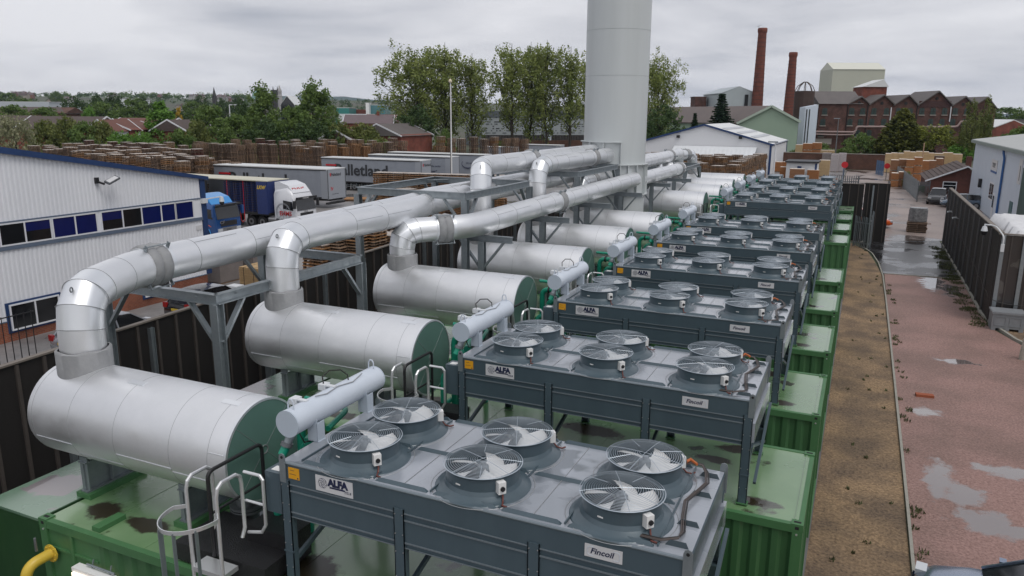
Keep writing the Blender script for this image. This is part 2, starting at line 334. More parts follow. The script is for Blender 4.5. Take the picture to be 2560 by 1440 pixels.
# far ground: one sheet that starts flat and rises into low hills far off to the left
b = MB(); rs = [0, 60, 200, 400, 650, 900, 1200, 1600, 2100, 3000, 4500, 7000, 11000]; NA = 96; vs = []
def hgt(r, t):
    """t = bearing left of +Y (radians)"""
    k = max(0, min(1, (r-620)/1100)); w = .5+.5*math.tanh((t-.28)*5)
    return (k*k*(3-2*k))*(36*w+6*(1-w))*(1-max(0, min(1, (r-1900)/2600)))
for r in rs:
    for k in range(NA):
        a = 2*pi*k/NA-pi; vs.append((-sin(a)*r, cos(a)*r, hgt(r, a)-.02))
fs = []
for i in range(len(rs)-1):
    for k in range(NA): fs.append((i*NA+k, i*NA+(k+1) % NA, (i+1)*NA+(k+1) % NA, (i+1)*NA+k))
b.add(vs, fs); struct('ground', b, field)
sheet('yard', [(-150, -20), (-.2, -20), (-.2, 63.9), (-2.3, 64.2), (-2.3, 150), (-30, 160), (-75, 165), (-110, 160), (-150, 130)], .004, yard_c)
sheet('plant_yard', [(-14.8, -4), (.06, -4), (.06, 63.8), (-17.5, 63.8)], .008, mat('plant_concrete', (.16, .155, .15), .6, 0, (.10, .10, .10), .8, .8))
sheet('brown_gravel_strip', [(.02, -4), (2.05, -4), (2.1, 30), (2.05, 44), (2.0, 51), (1.6, 56), (1.2, 59.5), (.02, 63.2)], .012, gr_br)
sheet('red_gravel_track', [(2.15, -4), (9.5, -4), (9.5, 33), (7.6, 36), (6.35, 40), (6.3, 51.6), (2.15, 51.3)], .012, gr_rd)
sheet('wet_asphalt_apron', [(2.1, 51.4), (6.3, 51.7), (6.3, 67.4), (3.2, 65.6), (2.3, 65.2), (.9, 64.2), (.6, 63), (1.4, 59.6), (1.8, 56.2)], .014, asph)
sheet('side_ground', [(6.45, 40.8), (7.2, 37.5), (9.6, 33.5), (9.6, -4), (40, -4), (40, 64), (6.45, 64)], .012, gr_br)
sheet('delivery_yard', [(2.3, 65.25), (3.2, 65.65), (6.35, 67.45), (40, 66), (40, 150), (3.9, 152), (-2.2, 150), (-2.2, 64.3), (.9, 64.25)], .013, yard_w)
b = MB(); kp = [(2.1, -4), (2.14, 20), (2.12, 35), (2.1, 44), (2.05, 50.5), (1.85, 55), (1.5, 58.6), (1.05, 60.6), (.6, 61.4)]
for i in range(len(kp)-1): b.bar((*kp[i], .035), (*kp[i+1], .035), .07, .10)
struct('kerb', b, conc)
b = MB(); kp = [(6.38, 66), (6.35, 50), (6.3, 42.5), (6.55, 40.3), (7.1, 37.9), (8.0, 36), (9.4, 34.2), (12, 32.6)]
for i in range(len(kp)-1): b.bar((*kp[i], .05), (*kp[i+1], .05), .12, .13)
struct('side_kerb', b, conc)
b = MB(); b.bar((2.15, 51.35, .02), (6.3, 51.65, .02), .09, .06); struct('edging_strip', b, conc)
b = MB(); b.tube([(2.2, 65.3, .03), (1.4, 65.0, .03), (.9, 64.3, .03), (.7, 63.4, .03)], .07, 6); struct('kerb_return', b, conc)
def add_pools(m, pools, wcol, rough=.05):
    """standing water: soft-edged ellipses in world position, edges broken by noise; wet mud colour, mirror-smooth surface"""
    nt = m.node_tree; b = nt.nodes['Principled BSDF']; N = nt.nodes.new; L = nt.links.new; gm = N('ShaderNodeNewGeometry')
    nz = N('ShaderNodeTexNoise'); nz.inputs['Scale'].default_value = 1.7; nz.inputs['Detail'].default_value = 6; nz.inputs['Roughness'].default_value = .65; L(gm.outputs['Position'], nz.inputs['Vector']); acc = None
    def MM(op, a, b_):
        n = N('ShaderNodeMath'); n.operation = op
        for k, v in enumerate((a, b_)):
            if isinstance(v, (int, float)): n.inputs[k].default_value = v
            else: L(v, n.inputs[k])
        return n.outputs[0]
    for (x, y, rx, ry) in pools:
        mp = N('ShaderNodeMapping'); mp.vector_type = 'POINT'; mp.inputs['Location'].default_value = (-x/rx, -y/ry, 0); mp.inputs['Scale'].default_value = (1/rx, 1/ry, 0); L(gm.outputs['Position'], mp.inputs[0])
        ln = N('ShaderNodeVectorMath'); ln.operation = 'LENGTH'; L(mp.outputs[0], ln.inputs[0]); v = MM('SUBTRACT', 1.0, ln.outputs['Value']); acc = v if acc is None else MM('MAXIMUM', acc, v)
    f = MM('ADD', acc, MM('MULTIPLY', MM('SUBTRACT', nz.outputs[0], .5), 2.6)); mr = N('ShaderNodeMapRange'); mr.inputs[1].default_value = .05; mr.inputs[2].default_value = .42; mr.clamp = True; L(f, mr.inputs[0]); F = mr.outputs[0]
    src = b.inputs['Base Color'].links[0].from_socket; mx = N('ShaderNodeMix'); mx.data_type = 'RGBA'; L(F, mx.inputs['Factor']); L(src, mx.inputs['A']); mx.inputs['B'].default_value = (*wcol, 1); L(mx.outputs['Result'], b.inputs['Base Color'])
    rs = b.inputs['Roughness'].links[0].from_socket; mr2 = N('ShaderNodeMix'); L(F, mr2.inputs['Factor']); L(rs, mr2.inputs['A']); mr2.inputs['B'].default_value = rough; L(mr2.outputs['Result'], b.inputs['Roughness'])
    L(F, b.inputs['Coat Weight']); b.inputs['Coat Roughness'].default_value = .02; b.inputs['Coat IOR'].default_value = 1.6
    nl = b.inputs['Normal'].links[0].from_node; ss = nl.inputs['Strength'].links[0].from_socket; L(MM('MULTIPLY', ss, MM('SUBTRACT', 1.0, F)), nl.inputs['Strength'])
PL = []
for (px, py, rx, ry) in ((2312, 1030, .42, .35), (2350, 1200, .34, 1.0), (2405, 1240, .5, .6), (2470, 1310, .7, .6), (2330, 705, .55, 2.3), (2375, 725, .5, 1.6), (2510, 1180, .7, .35), (2395, 905, .7, .3), (2540, 1330, .6, .35)):
    p = onz(px, py); PL.append((p.x, p.y, rx*1.35, ry*1.35))
add_pools(gr_rd, PL, (.155, .125, .118))
random.seed(21)
# a few clods, tufts and stones scattered on the gravel
tuft_m = mat('weed_green', (.045, .05, .022), .8, 0, (.10, .115, .04), 3, .9)
def tufts(name, spots, label):
    b = MB()
    for (x, y, r, n) in spots:
        for k in range(n):
            a = random.uniform(0, 2*pi); d = r*sqrt(random.random()); px, py = x+d*cos(a), y+d*sin(a); h = random.uniform(.03, .13); w = random.uniform(.01, .03); t = random.uniform(0, pi)
            lx, ly = random.uniform(-.05, .05), random.uniform(-.05, .05)
            b.add([(px-w*cos(t), py-w*sin(t), .01), (px+w*cos(t), py+w*sin(t), .01), (px+lx, py+ly, h)], [(0, 1, 2)])
    o = b.build(name, tuft_m, smooth=False); tag(o, label, 'weeds', None, 'stuff')
tufts('verge_weeds', [(random.uniform(.5, 1.95), random.uniform(12, 60), random.uniform(.03, .09), 14) for _ in range(46)], 'sparse weeds and dead tufts in the brown gravel strip beside the containers')
tufts('track_weeds', [(random.uniform(2.2, 2.5), random.uniform(14, 50), .12, 22) for _ in range(40)]+[(random.uniform(5.6, 6.3), random.uniform(40, 64), .35, 90) for _ in range(60)], 'low green weeds along the kerb edges of the red track')
# ------------------------------------------------------------ green plant containers
def make_container():
    t = thing('plant_container', '', 'container', (0, 0, 0))
    X0, X1, XS, W_ = -12.6, 0.0, -11.26, 3.0; zb, zt = .16, ZC
    def corr(xa, xb, y, sgn, z0, z1):
        b = MB(); per = .30; n = max(1, int((xb-xa)/per)); per = (xb-xa)/n; pts = []
        for k in range(n):
            x = xa+k*per
            pts += [(x, 0), (x+per*.32, 0), (x+per*.5, 1), (x+per*.82, 1)]
        pts.append((xb, 0)); vs = []
        for (x, d) in pts: vs += [(x, y+sgn*.045*d, z0), (x, y+sgn*.045*d, z1)]
        fs = [(2*i, 2*i+2, 2*i+3, 2*i+1) if sgn > 0 else (2*i+1, 2*i+3, 2*i+2, 2*i) for i in range(len(pts)-1)]
        b.add(vs, fs); return b
    b = corr(XS+1.35, X1-.16, .03, 1, zb+.15, zt-.15); b.build('corrugated_side', gbody, t, smooth=False)
    corr(XS+.2, X1-.16, W_-.03, -1, zb+.15, zt-.15).build('corrugated_side', gbody, t, smooth=False)
    b = MB()   # corrugated end facing +x
    n = 9; per = (W_-.32)/n; vs = []; pts = []
    for k in range(n):
        y = .16+k*per; pts += [(y, 0), (y+per*.32, 0), (y+per*.5, 1), (y+per*.82, 1)]
    pts.append((W_-.16, 0))
    for (y, d) in pts: vs += [(X1-.03-.045*d, y, zb+.15), (X1-.03-.045*d, y, zt-.15)]
    b.add(vs, [(2*i, 2*i+2, 2*i+3, 2*i+1) for i in range(len(pts)-1)]); b.build('corrugated_end', gbody, t, smooth=False)
    b = MB()
    for y in (0, W_-.10): b.box(XS, y, zt-.15, X1, y+.10, zt-.012); b.box(XS, y, zb, X1, y+.1, zb+.15)
    b.box(X1-.08, .1, zt-.15, X1, W_-.1, zt-.014); b.box(X1-.1, .1, zb, X1, W_-.1, zb+.15)
    for y in (0, W_-.16):
        b.box(X1-.16, y, zb+.15, X1, y+.16, zt-.15); b.box(XS, y, zb+.15, XS+.16, y+.16, zt-.15)
    b.box(XS+.16, .035, zb+.15, XS+1.35, .06, zt-.15); b.box(XS+.7, .0, zb+.15, XS+.76, .06, zt-.15); b.box(XS+.16, .01, zt-.5, XS+1.3, .06, zt-.46)
    b.build('frame', grail, t, smooth=False)
    b = MB(); b.box(XS+.08, .085, zt-.12, X1-.065, W_-.085, zt-.022)
    b.box(X1-.14, .19, zt-.026, X1-.125, W_-.19, zt-.002)
    for x in (-10.2, -9.0, -6.5, -3.9, -1.5): b.box(x, .1, zt-.024, x+.012, W_-.1, zt-.016)
    b.build('roof', groof, t, smooth=False)
    b = MB()
    for (x, y) in ((XS, 0), (XS, W_-.16), (X1-.18, 0), (X1-.18, W_-.16)):
        b = MB()
        b.box(x-.004, y-.004, zt-.12, x+.184, y+.164, zt+.006, grail)
        b.box(x+.035, y+.055, zt+.0, x+.145, y+.105, zt+.0095, dark); b.box(x+.06, y-.008 if y < 1 else y+.16, zt-.085, x+.12, y+.002 if y < 1 else y+.168, zt-.035, dark)
        b.cyl((x+.09, y-.012, zt-.175), (x+.09, y+.02, zt-.175), .017, n=8, m=alu_tube) if y < 1 else None
        b.build('corner_casting', None, t, smooth=False)
        b = MB(); b.box(X0, .0, zb, XS-.004, W_, zt-.03); b.build('end_enclosure', gbody, t, smooth=False)
    b = MB(); b.box(X0-.01, -.012, zt-.06, XS-.006, W_+.012, zt-.012); b.build('enclosure_roof', g_roof('wet_enclosure_roof', (.10, .19, .12), (.15, .25, .17), (.19, .165, .17), .53, .24) if 'wet_enclosure_roof' not in MATS else MATS['wet_enclosure_roof'], t, smooth=False)
    b = MB(); b.box(-12.3, .2, 0, -.4, W_-.2, zb); b.build('plinth', conc, t, smooth=False)
    for q in ((-11.38, .76, zt-.02, -11.04, 1.9, zt+.07), (-9.10, .76, zt-.02, -8.74, 1.9, zt+.07), (-10.15, .12, zt-.02, -9.98, .6, zt+.06)): b = MB(); b.box(*q, grail); b.build('saddle_pad', None, t, smooth=False)
    return t
cont = make_container()
conts = [cont]+[None]*9
# ------------------------------------------------------------ exhaust silencer tanks
def make_tank():
    t = thing('silencer_tank', '', 'tank')
    xl, xr, y, z, r = -12.05, -7.62, 1.3, 4.47, .80
    b = MB(); b.lathe([(0.0, xl-.09), (.45, xl-.07), (.7, xl-.02), (r-.02, xl+.03), (r, xl+.10), (r, xr-.03), (r-.004, xr)], (0, y, z), 64, axis='x'); b.build('shell', alu, t, ang=40)
    b = MB(); b.lathe([(r+.004, xr-.04), (r+.004, xr+.006), (r-.03, xr+.012)], (0, y, z), 64, axis='x'); b.build('end_rim', alu_b, t)
    b = MB(); b.lathe([(r-.02, xr+.004), (.001, xr+.004)], (0, y, z), 64, axis='x'); b.build('end_cap', mat('cap_green_reflection', (.15, .27, .235), .42, .3, (.12, .22, .19), 1.5, .8), t)  # reflection of the green pipework is put into the cap colour
    b = MB()
    for k in range(4):
        a = pi/4+pi/2*k; b.bar((xr+.004, y+.07*cos(a), z+.07*sin(a)), (xr+.004, y+(r-.03)*cos(a), z+(r-.03)*sin(a)), .008, .006)
    b.lathe([(.06, xr+.004), (.06, xr+.016), (.075, xr+.016), (.075, xr+.004)], (0, y, z), 20, axis='x'); b.build('end_seam', seam, t)
    for i, x in enumerate((xl+.16, xl+1.05, xl+2.1, xl+3.3, xr-.35)):
        b = MB(); b.lathe([(r+.0005, x-.0035), (r+.002, x-.0025), (r+.002, x+.0025), (r+.0005, x+.0035)], (0, y, z), 64, axis='x'); b.build('cladding_seam', seam, t)
    for (xa, xb, a) in ((xl+.16, xl+1.05, -160), (xl+1.05, xl+2.1, 215), (xl+2.1, xl+3.3, 196), (xl+3.3, xr-.35, 200), (xr-.35, xr-.03, 165)):
        b = MB(); aa = radians(a); c_ = (y+(r+.001)*cos(aa), z+(r+.001)*sin(aa)); b.bar((xa, *c_), (xb, *c_), .014, .010); b.build('lap_joint', alu_b, t)
    b = MB()
    for x in (-10.0, -8.0):
        a = radians(105); b.obox((x, y+(r+.002)*cos(a), z+(r+.002)*sin(a)), (.17, 0, 0), (0, .05*sin(a), -.05*cos(a)), (0, .004*cos(a), .004*sin(a)))
    b.build('name_plate', alu_b, t)
    for x in (-11.22, -8.92):
        b = MB()
        b.box(x-.09, .80, ZC+.07, x+.09, 1.8, ZC+.10); b.box(x-.012, .82, ZC+.1, x+.012, 1.78, ZC+.60)
        for yy in (.84, 1.29, 1.74): b.box(x-.09, yy, ZC+.1, x+.09, yy+.02, ZC+(.70 if yy != 1.29 else .56))
        b.box(x-.09, .81, ZC+.60, x+.09, .95, ZC+.62); b.build('saddle', galv, t, smooth=False)
    b = MB(); b.cyl((-8.05, 1.3, ZC), (-8.05, 1.3, ZC+.62), .17, n=24); b.cyl((-8.05, 1.3, ZC+.28), (-8.05, 1.3, ZC+.32), .27, n=24); b.cyl((-8.05, 1.3, ZC+.34), (-8.05, 1.3, ZC+.38), .27, n=24); b.box(-8.45, .9, ZC, -7.65, 1.9, ZC+.02)
    b.build('exhaust_inlet', galv_d, t)
    return t
tank = make_tank()
# ------------------------------------------------------------ dry coolers with six fans
XL, XR, YF, YB, ZT = -6.40, -.95, .32, 2.53, 4.955
FX = (-5.44, -3.66, -1.86); FY = (.90, 1.93)
def make_fan():
    r = .49
    f = bpy.data.objects.new('fan', None); C.objects.link(f)
    b = MB(); b.lathe([(.61, .0), (.60, .010), (.575, .016), (.54, .035), (.49, .07), (.462, .12), (.462, .27), (.475, .285), (.475, .295), (.45, .295), (.45, .05), (.44, .0)], (0, 0, 0), 48, m=None)
    b.build('cowl', coolm, f, ang=25)
    b = MB(); b.lathe([(.66, .001), (.657, .004), (.653, .004), (.65, .001)], (0, 0, 0), 48); b.build('base_ring', seam, f)
    b = MB()
    for k in range(16):
        rr = .075+k*(r-.07)/15; z = .345-.035*(rr/r)**2; b.tube([(rr*cos(2*pi*j/40), rr*sin(2*pi*j/40), z) for j in range(40)], (.0034 if k < 15 else .007), 3, closed=True)
    for k in range(8):
        a = 2*pi*k/8+.2; r_in = .0 if k % 2 == 0 else .2
        b.tube([(rr*cos(a), rr*sin(a), .348-.035*(rr/r)**2) for rr in ([r_in, .25, .4, r+.005] if k % 2 == 0 else [.2, .3, .4, r+.005])], .004, 4)
    b.build('wire_guard', wire, f)
    b = MB()
    for k in range(5):
        a = 2*pi*k/5+.55; pts = []
        for i in range(7):
            s_ = i/6; rr = .09+s_*.35; wd = .045+.115*min(1, s_*1.5)*(1-.15*s_); sweep = .35*s_*s_
            for j in (-1, 0, 1):
                aa = a+sweep+j*wd/rr*.9*(.75 if s_ < .3 else 1); pts.append((rr*cos(aa), rr*sin(aa), .19+j*(.055-.02*s_)+.01*(1-j*j)))
        fs = []
        for i in range(6):
            for j in range(2): fs.append((i*3+j, i*3+j+1, (i+1)*3+j+1, (i+1)*3+j))
        b.add(pts, fs); b.add([(p[0], p[1], p[2]-.006) for p in pts], [q[::-1] for q in fs])
    b.build('blade_wheel', fan_w, f)
    b = MB(); b.cyl((0, 0, .10), (0, 0, .25), .085, .07, 20); b.cyl((0, 0, .25), (0, 0, .30), .035, n=10); b.build('motor_hub', galv_d, f)
    b = MB(); b.cyl((0, 0, .012), (0, 0, .016), .445, n=40); b.build('throat', dark, f)
    return f
def switch(par, ang):
    r = .49; c, s = cos(ang), sin(ang); R_ = Matrix.Rotation(ang, 4, 'Z')
    b = MB(); b.box(r-.03, -.05, .11, r+.05, .05, .26)
    o = b.build('isolator_switch', white, par); o.rotation_euler = (0, 0, ang)
    b = MB(); b.cyl((r+.05, 0, .18), (r+.07, 0, .18), .03, n=14); b.bar((r+.075, -.022, .18), (r+.075, .022, .18), .012, .012); k = b.build('switch_knob', black, par); k.rotation_euler = (0, 0, ang)
    b = MB(); b.tube([(r+.03, 0, .14), (r+.04, .01, .08), (r+.08, -.01, .03), (r+.14, -.05, .02), (r+.2, -.02, .02)], .011, 6); k = b.build('switch_cable', mat('red_brown_cable', (.13, .035, .025), .5), par); k.rotation_euler = (0, 0, ang)
def make_cooler():
    t = thing('dry_cooler', '', 'cooling unit')
    b = MB()
    for (y, sg) in ((YF, 1), (YB, -1)):
        ya, yb = (y, y+.03) if sg > 0 else (y-.03, y)
        b.box(XL, ya, 4.64, XR, yb, ZT-.006, coolm)
        b.box(XL, ya+sg*.012, 4.555, XR, yb+sg*.012, 4.64, coolm); b.box(XL, ya, 4.24, XR, yb, 4.555, coolm); b.box(XL, ya+.006*sg, 4.165, XR, yb+.006*sg, 4.24, coolm)
    for x in (XL, XR-.03): b.box(x, YF+.03, 4.3, x+.03, YB-.03, ZT-.006, coolm)
    b.build('casing', None, t, smooth=False)
    b = MB()
    for z, h in ((4.64, .014), (4.548, .02), (4.236, .018), (4.166, .01)):
        b.box(XL+.02, YF-.013, z-h/2, XR-.02, YF-.001, z+h/2); b.box(XL+.02, YB+.001, z-h/2, XR-.02, YB+.013, z+h/2)
    b.cyl((XL+.05, YF+.008, ZT-.012), (XR-.03, YF+.008, ZT-.012), .022, n=8)
    b.build('casing_fold', coolf, t)
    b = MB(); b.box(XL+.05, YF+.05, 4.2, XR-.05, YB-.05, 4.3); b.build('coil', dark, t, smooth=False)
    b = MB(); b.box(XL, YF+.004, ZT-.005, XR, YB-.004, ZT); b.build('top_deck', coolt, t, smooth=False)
    b = MB()
    for x in (-6.13, -4.98, -4.15, -3.21, -2.38, -1.31): b.box(x-.008, YF+.1, ZT, x+.008, YB-.05, ZT+.03, coolm)
    for x in (-4.56, -2.79): b.box(x-.003, YF+.1, ZT, x+.003, YB-.05, ZT+.008, seam)
    for (y, e) in ((YF+.085, 0), (1.415, 1), (YB-.04, 0)):
        for (xa, xb) in ((-6.1, -5.02), (-4.94, -4.18), (-4.1, -3.25), (-3.17, -2.42), (-2.34, -1.35)):
            b.add([(xa, y-.02, ZT+.001), (xb, y-.02, ZT+.001), (xb-.05, y+.012, ZT+.045), (xa+.05, y+.012, ZT+.045), (xa, y+.03, ZT+.001), (xb, y+.03, ZT+.001)], [(0, 1, 2, 3), (4, 3, 2, 5), (0, 3, 4), (1, 5, 2)], coolm)
    for (x, y) in ((-1.12, .52), (-1.1, 1.0), (-1.1, 1.75), (-1.1, 2.3)):
        b.add([(x-.13, y-.02, ZT+.001), (x+.13, y-.02, ZT+.001), (x+.09, y+.02, ZT+.05), (x-.09, y+.02, ZT+.05)], [(0, 1, 2, 3), (3, 2, 1, 0)], coolm)
    b.build('deck_rib', None, t, smooth=False)
    for x in (XL-.02, -4.62, -2.79, XR-.13):
        for (y, sg) in ((YF-.018, 1), (YB+.018, -1)):
            b = MB(); w = .15
            b.box(x, y, ZC+.02, x+w, y+sg*.012, 4.70, galv_d if False else coolm)
            b.box(x, y, ZC+.02, x+.012, y+sg*.10, 4.70, coolm); b.box(x+w-.012, y, ZC+.02, x+w, y+sg*.10, 4.70, coolm)
            b.box(x-.02, y-.02, ZC+.004, x+w+.02, y+sg*.12, ZC+.025, grail); b.box(x-.006, y-.008*sg, ZC+.52, x+w+.006, y+sg*.11, ZC+.545, coolm)
            for zz in (3.4, 3.75, 4.1, 4.35, 4.62):
                for xx in (x+.02, x+w-.02): b.cyl((xx, y-.008*sg, zz), (xx, y, zz), .009, n=6, m=steel_w)
            b.build('leg', None, t, smooth=False)
    for x in (XL+.06, -4.55, -2.72, XR-.06): b = MB(); b.bar((x, YF+.08, 3.45), (x, YB-.08, 4.1), .05, .07); b.build('cross_brace', coolm, t, smooth=False)
    for q in (((XR+.03, YF+.05, 4.15), (XR+.03, YB, 3.35)), ((XR+.09, YB, 4.15), (XR+.09, YF+.35, 3.35))): b = MB(); b.bar(*q, .05, .05); b.build('cross_brace', coolm, t, smooth=False)
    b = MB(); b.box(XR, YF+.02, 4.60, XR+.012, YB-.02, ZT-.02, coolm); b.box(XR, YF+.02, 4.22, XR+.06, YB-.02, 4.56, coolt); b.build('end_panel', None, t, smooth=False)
    for (x, y) in ((XL-.02, YF-.02), (XR-.06, YF-.02), (XR-.06, YB+.02), (XL-.02, YB+.02)):
        b = MB(); poly = [(x, y, 4.66), (x+.10, y, 4.66), (x+.10, y, 5.02), (x+.085, y, 5.06), (x+.05, y, 5.075), (x+.015, y, 5.06), (x, y, 5.02)]
        b.prism(poly, (0, .014 if y < 1 else -.014, 0), galv); b.cyl((x+.05, y-.006, 5.02), (x+.05, y+.02, 5.02), .02, n=10, m=white if False else dark); b.build('lifting_lug', None, t, smooth=False)
    # wiring loom at the right end
    b = MB()
    for k, (dr, mm) in enumerate(((0, cable_b), (.022, cable), (-.02, cable_b))):
        b.tube([(-1.50, 2.38+dr, 5.0), (-1.36, 2.40+dr, 5.06), (-1.22, 2.42+dr, 5.05), (-1.13+dr, 2.25, 5.03), (-1.08+dr, 2.0, 5.02), (-1.16+dr, 1.7, 5.01), (-1.22+dr, 1.42, 5.03), (-1.18+dr, 1.1, 5.0), (-1.12+dr, .8, 4.98), (-1.13, .62+dr, 5.0), (-1.3, .5+dr, 5.0), (-1.52, .5+dr, 5.0)], .009, 6, mm)
    b.tube([(-1.48, 2.34, 5.04), (-1.38, 2.45, 5.08), (-1.28, 2.36, 5.07)], .02, 6, mat('orange_tie', (.45, .12, .03), .5))
    b.build('wiring_loom', None, t)
    b = MB(); b.box(-6.72, .34, 4.14, -6.44, .62, 4.74, coolm); b.box(-6.66, .40, 4.74, -6.52, .52, 4.745, white); b.box(-6.44, .36, 4.2, -6.425, .60, 4.7, dark); b.build('control_box', None, t, smooth=False)
    # signs on the near face
    b = MB(); b.box(-6.28, YF-.008, 4.735, -6.10, YF-.001, 4.895, orange); b.box(-6.26, YF-.0095, 4.80, -6.15, YF-.007, 4.805, navy); b.box(-6.25, YF-.0095, 4.855, -6.18, YF-.007, 4.86, navy); b.box(-6.135, YF-.0095, 4.745, -6.115, YF-.007, 4.765, navy); b.build('warning_sticker', None, t, smooth=False)
    b = MB(); b.box(-5.83, YF-.008, 4.665, -5.24, YF-.001, 4.885, sign_w); s1 = b.build('maker_sign', None, t, smooth=False)
    rx = (pi/2, 0, 0)
    text('lettering', 'ALFA', .132, navy, s1, (-5.625, YF-.0095, 4.772), rx, bold=.009, sx=1.0)
    b = MB(); b.box(-5.605, YF-.0105, 4.735, -5.36, YF-.008, 4.757, navy); b.box(-5.37, YF-.0105, 4.712, -5.265, YF-.008, 4.742, navy); b.build('underline', None, s1, smooth=False)
    text('lettering', 'LU-VE', .034, sign_w, s1, (-5.365, YF-.0115, 4.716), rx, bold=.0008)
    b = MB()   # six-armed swirl emblem
    cx, cz = -5.715, 4.785
    for k in range(6):
        a = 2*pi*k/6; pts = []
        for q in range(9):
            s_ = q/8; rr = .012+.058*s_; aa = a+2.1*s_; pts.append((cx+rr*cos(aa), YF-.0095, cz+rr*sin(aa)))
        b.tube(pts, .0032, 4)
    b.tube([(cx+.068*cos(2*pi*q/24), YF-.0095, cz+.068*sin(2*pi*q/24)) for q in range(24)], .0018, 4, closed=True); b.build('emblem', navy, s1)
    b = MB(); b.box(-2.10, YF-.008, 4.70, -1.665, YF-.001, 4.855, sign_w); s2 = b.build('model_sign', None, t, smooth=False)
    text('lettering', 'Fincoil', .095, navy, s2, (-2.035, YF-.0095, 4.752), rx, bold=.0018, shear=.25, sx=1.08)
    b = MB()
    for (xa, xb) in ((-2.045, -2.065), (-1.715, -1.695)):
        b.tube([(xa+(.05 if xa < -2 else -.05), YF-.009, 4.83), (xa, YF-.009, 4.83), (xb, YF-.009, 4.81), (xb, YF-.009, 4.745), (xa, YF-.009, 4.725), (xa+(.05 if xa < -2 else -.05), YF-.009, 4.725)], .003, 4)
    b.build('border', hdr, s2)
    fan0 = None
    for iy, y in enumerate(FY):
        for x in FX:
            if fan0 is None:
                f = make_fan(); fan0 = f; base_kids = list(f.children)
            else:
                f = fan0.copy(); C.objects.link(f)
                for k in base_kids:
                    c_ = k.copy(); C.objects.link(c_); c_.parent = f
                    if k.name.startswith('blade_wheel') or k.name.startswith('wire_guard'): c_.rotation_euler = (0, 0, random.uniform(0, 6.28))
            f.parent = t; f.location = (x, y, ZT)
            if f is not fan0 or True: switch(f, radians(-38 if iy == 0 else 36))
            if iy == 0:
                b = MB(); b.box(-.035, -.470, .17, .035, -.462, .185, white); o = b.build('fan_label', None, f, smooth=False); o.rotation_euler = (0, 0, -.25)
    return t
cooler = make_cooler()
# ------------------------------------------------------------ header tank on top of each cooler's left end
def make_header():
    t = thing('header_tank', '', 'tank')
    x, z, r = -6.53, 5.34, .19; y0, y1 = .62, 2.72
    b = MB(); b.cyl((x, y0+.005, z), (x, y1-.005, z), r, n=40, m=hdr, cap=False); b.build('shell', None, t, ang=40)
    for yy in (y0, y1-.02): b = MB(); b.cyl((x, yy, z), (x, yy+.02, z), r+.004, n=40); b.build('end_plate', hdr_end, t)
    for yy in (.80, 2.5):
        b = MB(); b.box(x+.03, yy+.2 if yy < 1 else yy-.3, ZT, x+.20, (yy+.2 if yy < 1 else yy-.3)+.012, z-.05); b.box(x+.03, yy+.2 if yy < 1 else yy-.3, ZT+.0, x+.22, (yy+.2 if yy < 1 else yy-.3)+.16, ZT+.012)
        b.box(x+.19, yy+.2 if yy < 1 else yy-.3, ZT, x+.202, (yy+.2 if yy < 1 else yy-.3)+.16, z-.1); b.build('support', hdr_end, t, smooth=False)
        b = MB(); yy2 = y0+.1 if yy < 1 else y1-.1; b.tube([(x-.05, yy2, z+r-.01), (x-.045, yy2, z+r+.09), (x-.02, yy2, z+r+.135), (x+.02, yy2, z+r+.135), (x+.045, yy2, z+r+.09), (x+.05, yy2, z+r-.01)], .011, 6); b.build('lifting_eye', hdr, t)
    for yy in (.98, 1.62):
        b = MB(); b.box(x-.26, yy, z+.12, x-.14, yy+.14, z+.21, white_p); b.box(x-.14, yy+.02, z+.185, x+.02, yy+.09, z+.205, white_p); b.build('junction_box', None, t, smooth=False)
    b = MB(); b.tube([(x-.2, 1.68, z+.2), (x-.2, 1.66, z+.32), (x-.14, 1.75, z+.40), (x-.05, 1.9, z+.38), (x+.0, 2.0, z+.28), (x+.0, 2.02, z+.19)], .010, 6, cable)
    b.tube([(x+.03, 1.2, z+.21), (x+.08, 1.4, z+.19), (x+.05, 1.7, z+.2), (x+.10, 2.0, z+.18), (x+.05, 2.3, z+.21)], .008, 6, seam)
    b.tube([(x-.02, .85, z-.18), (x+.0, .95, z-.4), (x+.05, 1.1, z-.42), (x+.03, 1.2, z-.2)], .009, 6, cable); b.build('sensor_cable', None, t)
    b = MB(); b.cyl((x-.02, y0+.1, z-.19), (x-.06, y0+.04, z-.33), .06, n=16, m=galv); b.cyl((x-.055, y0+.05, z-.3), (x-.065, y0+.03, z-.35), .085, n=16, m=galv_d); b.cyl((x-.065, y0+.03, z-.35), (x-.10, y0-.02, z-.46), .062, n=16, m=pipe_g); b.build('outlet_valve', None, t)
    return t
header = make_header()
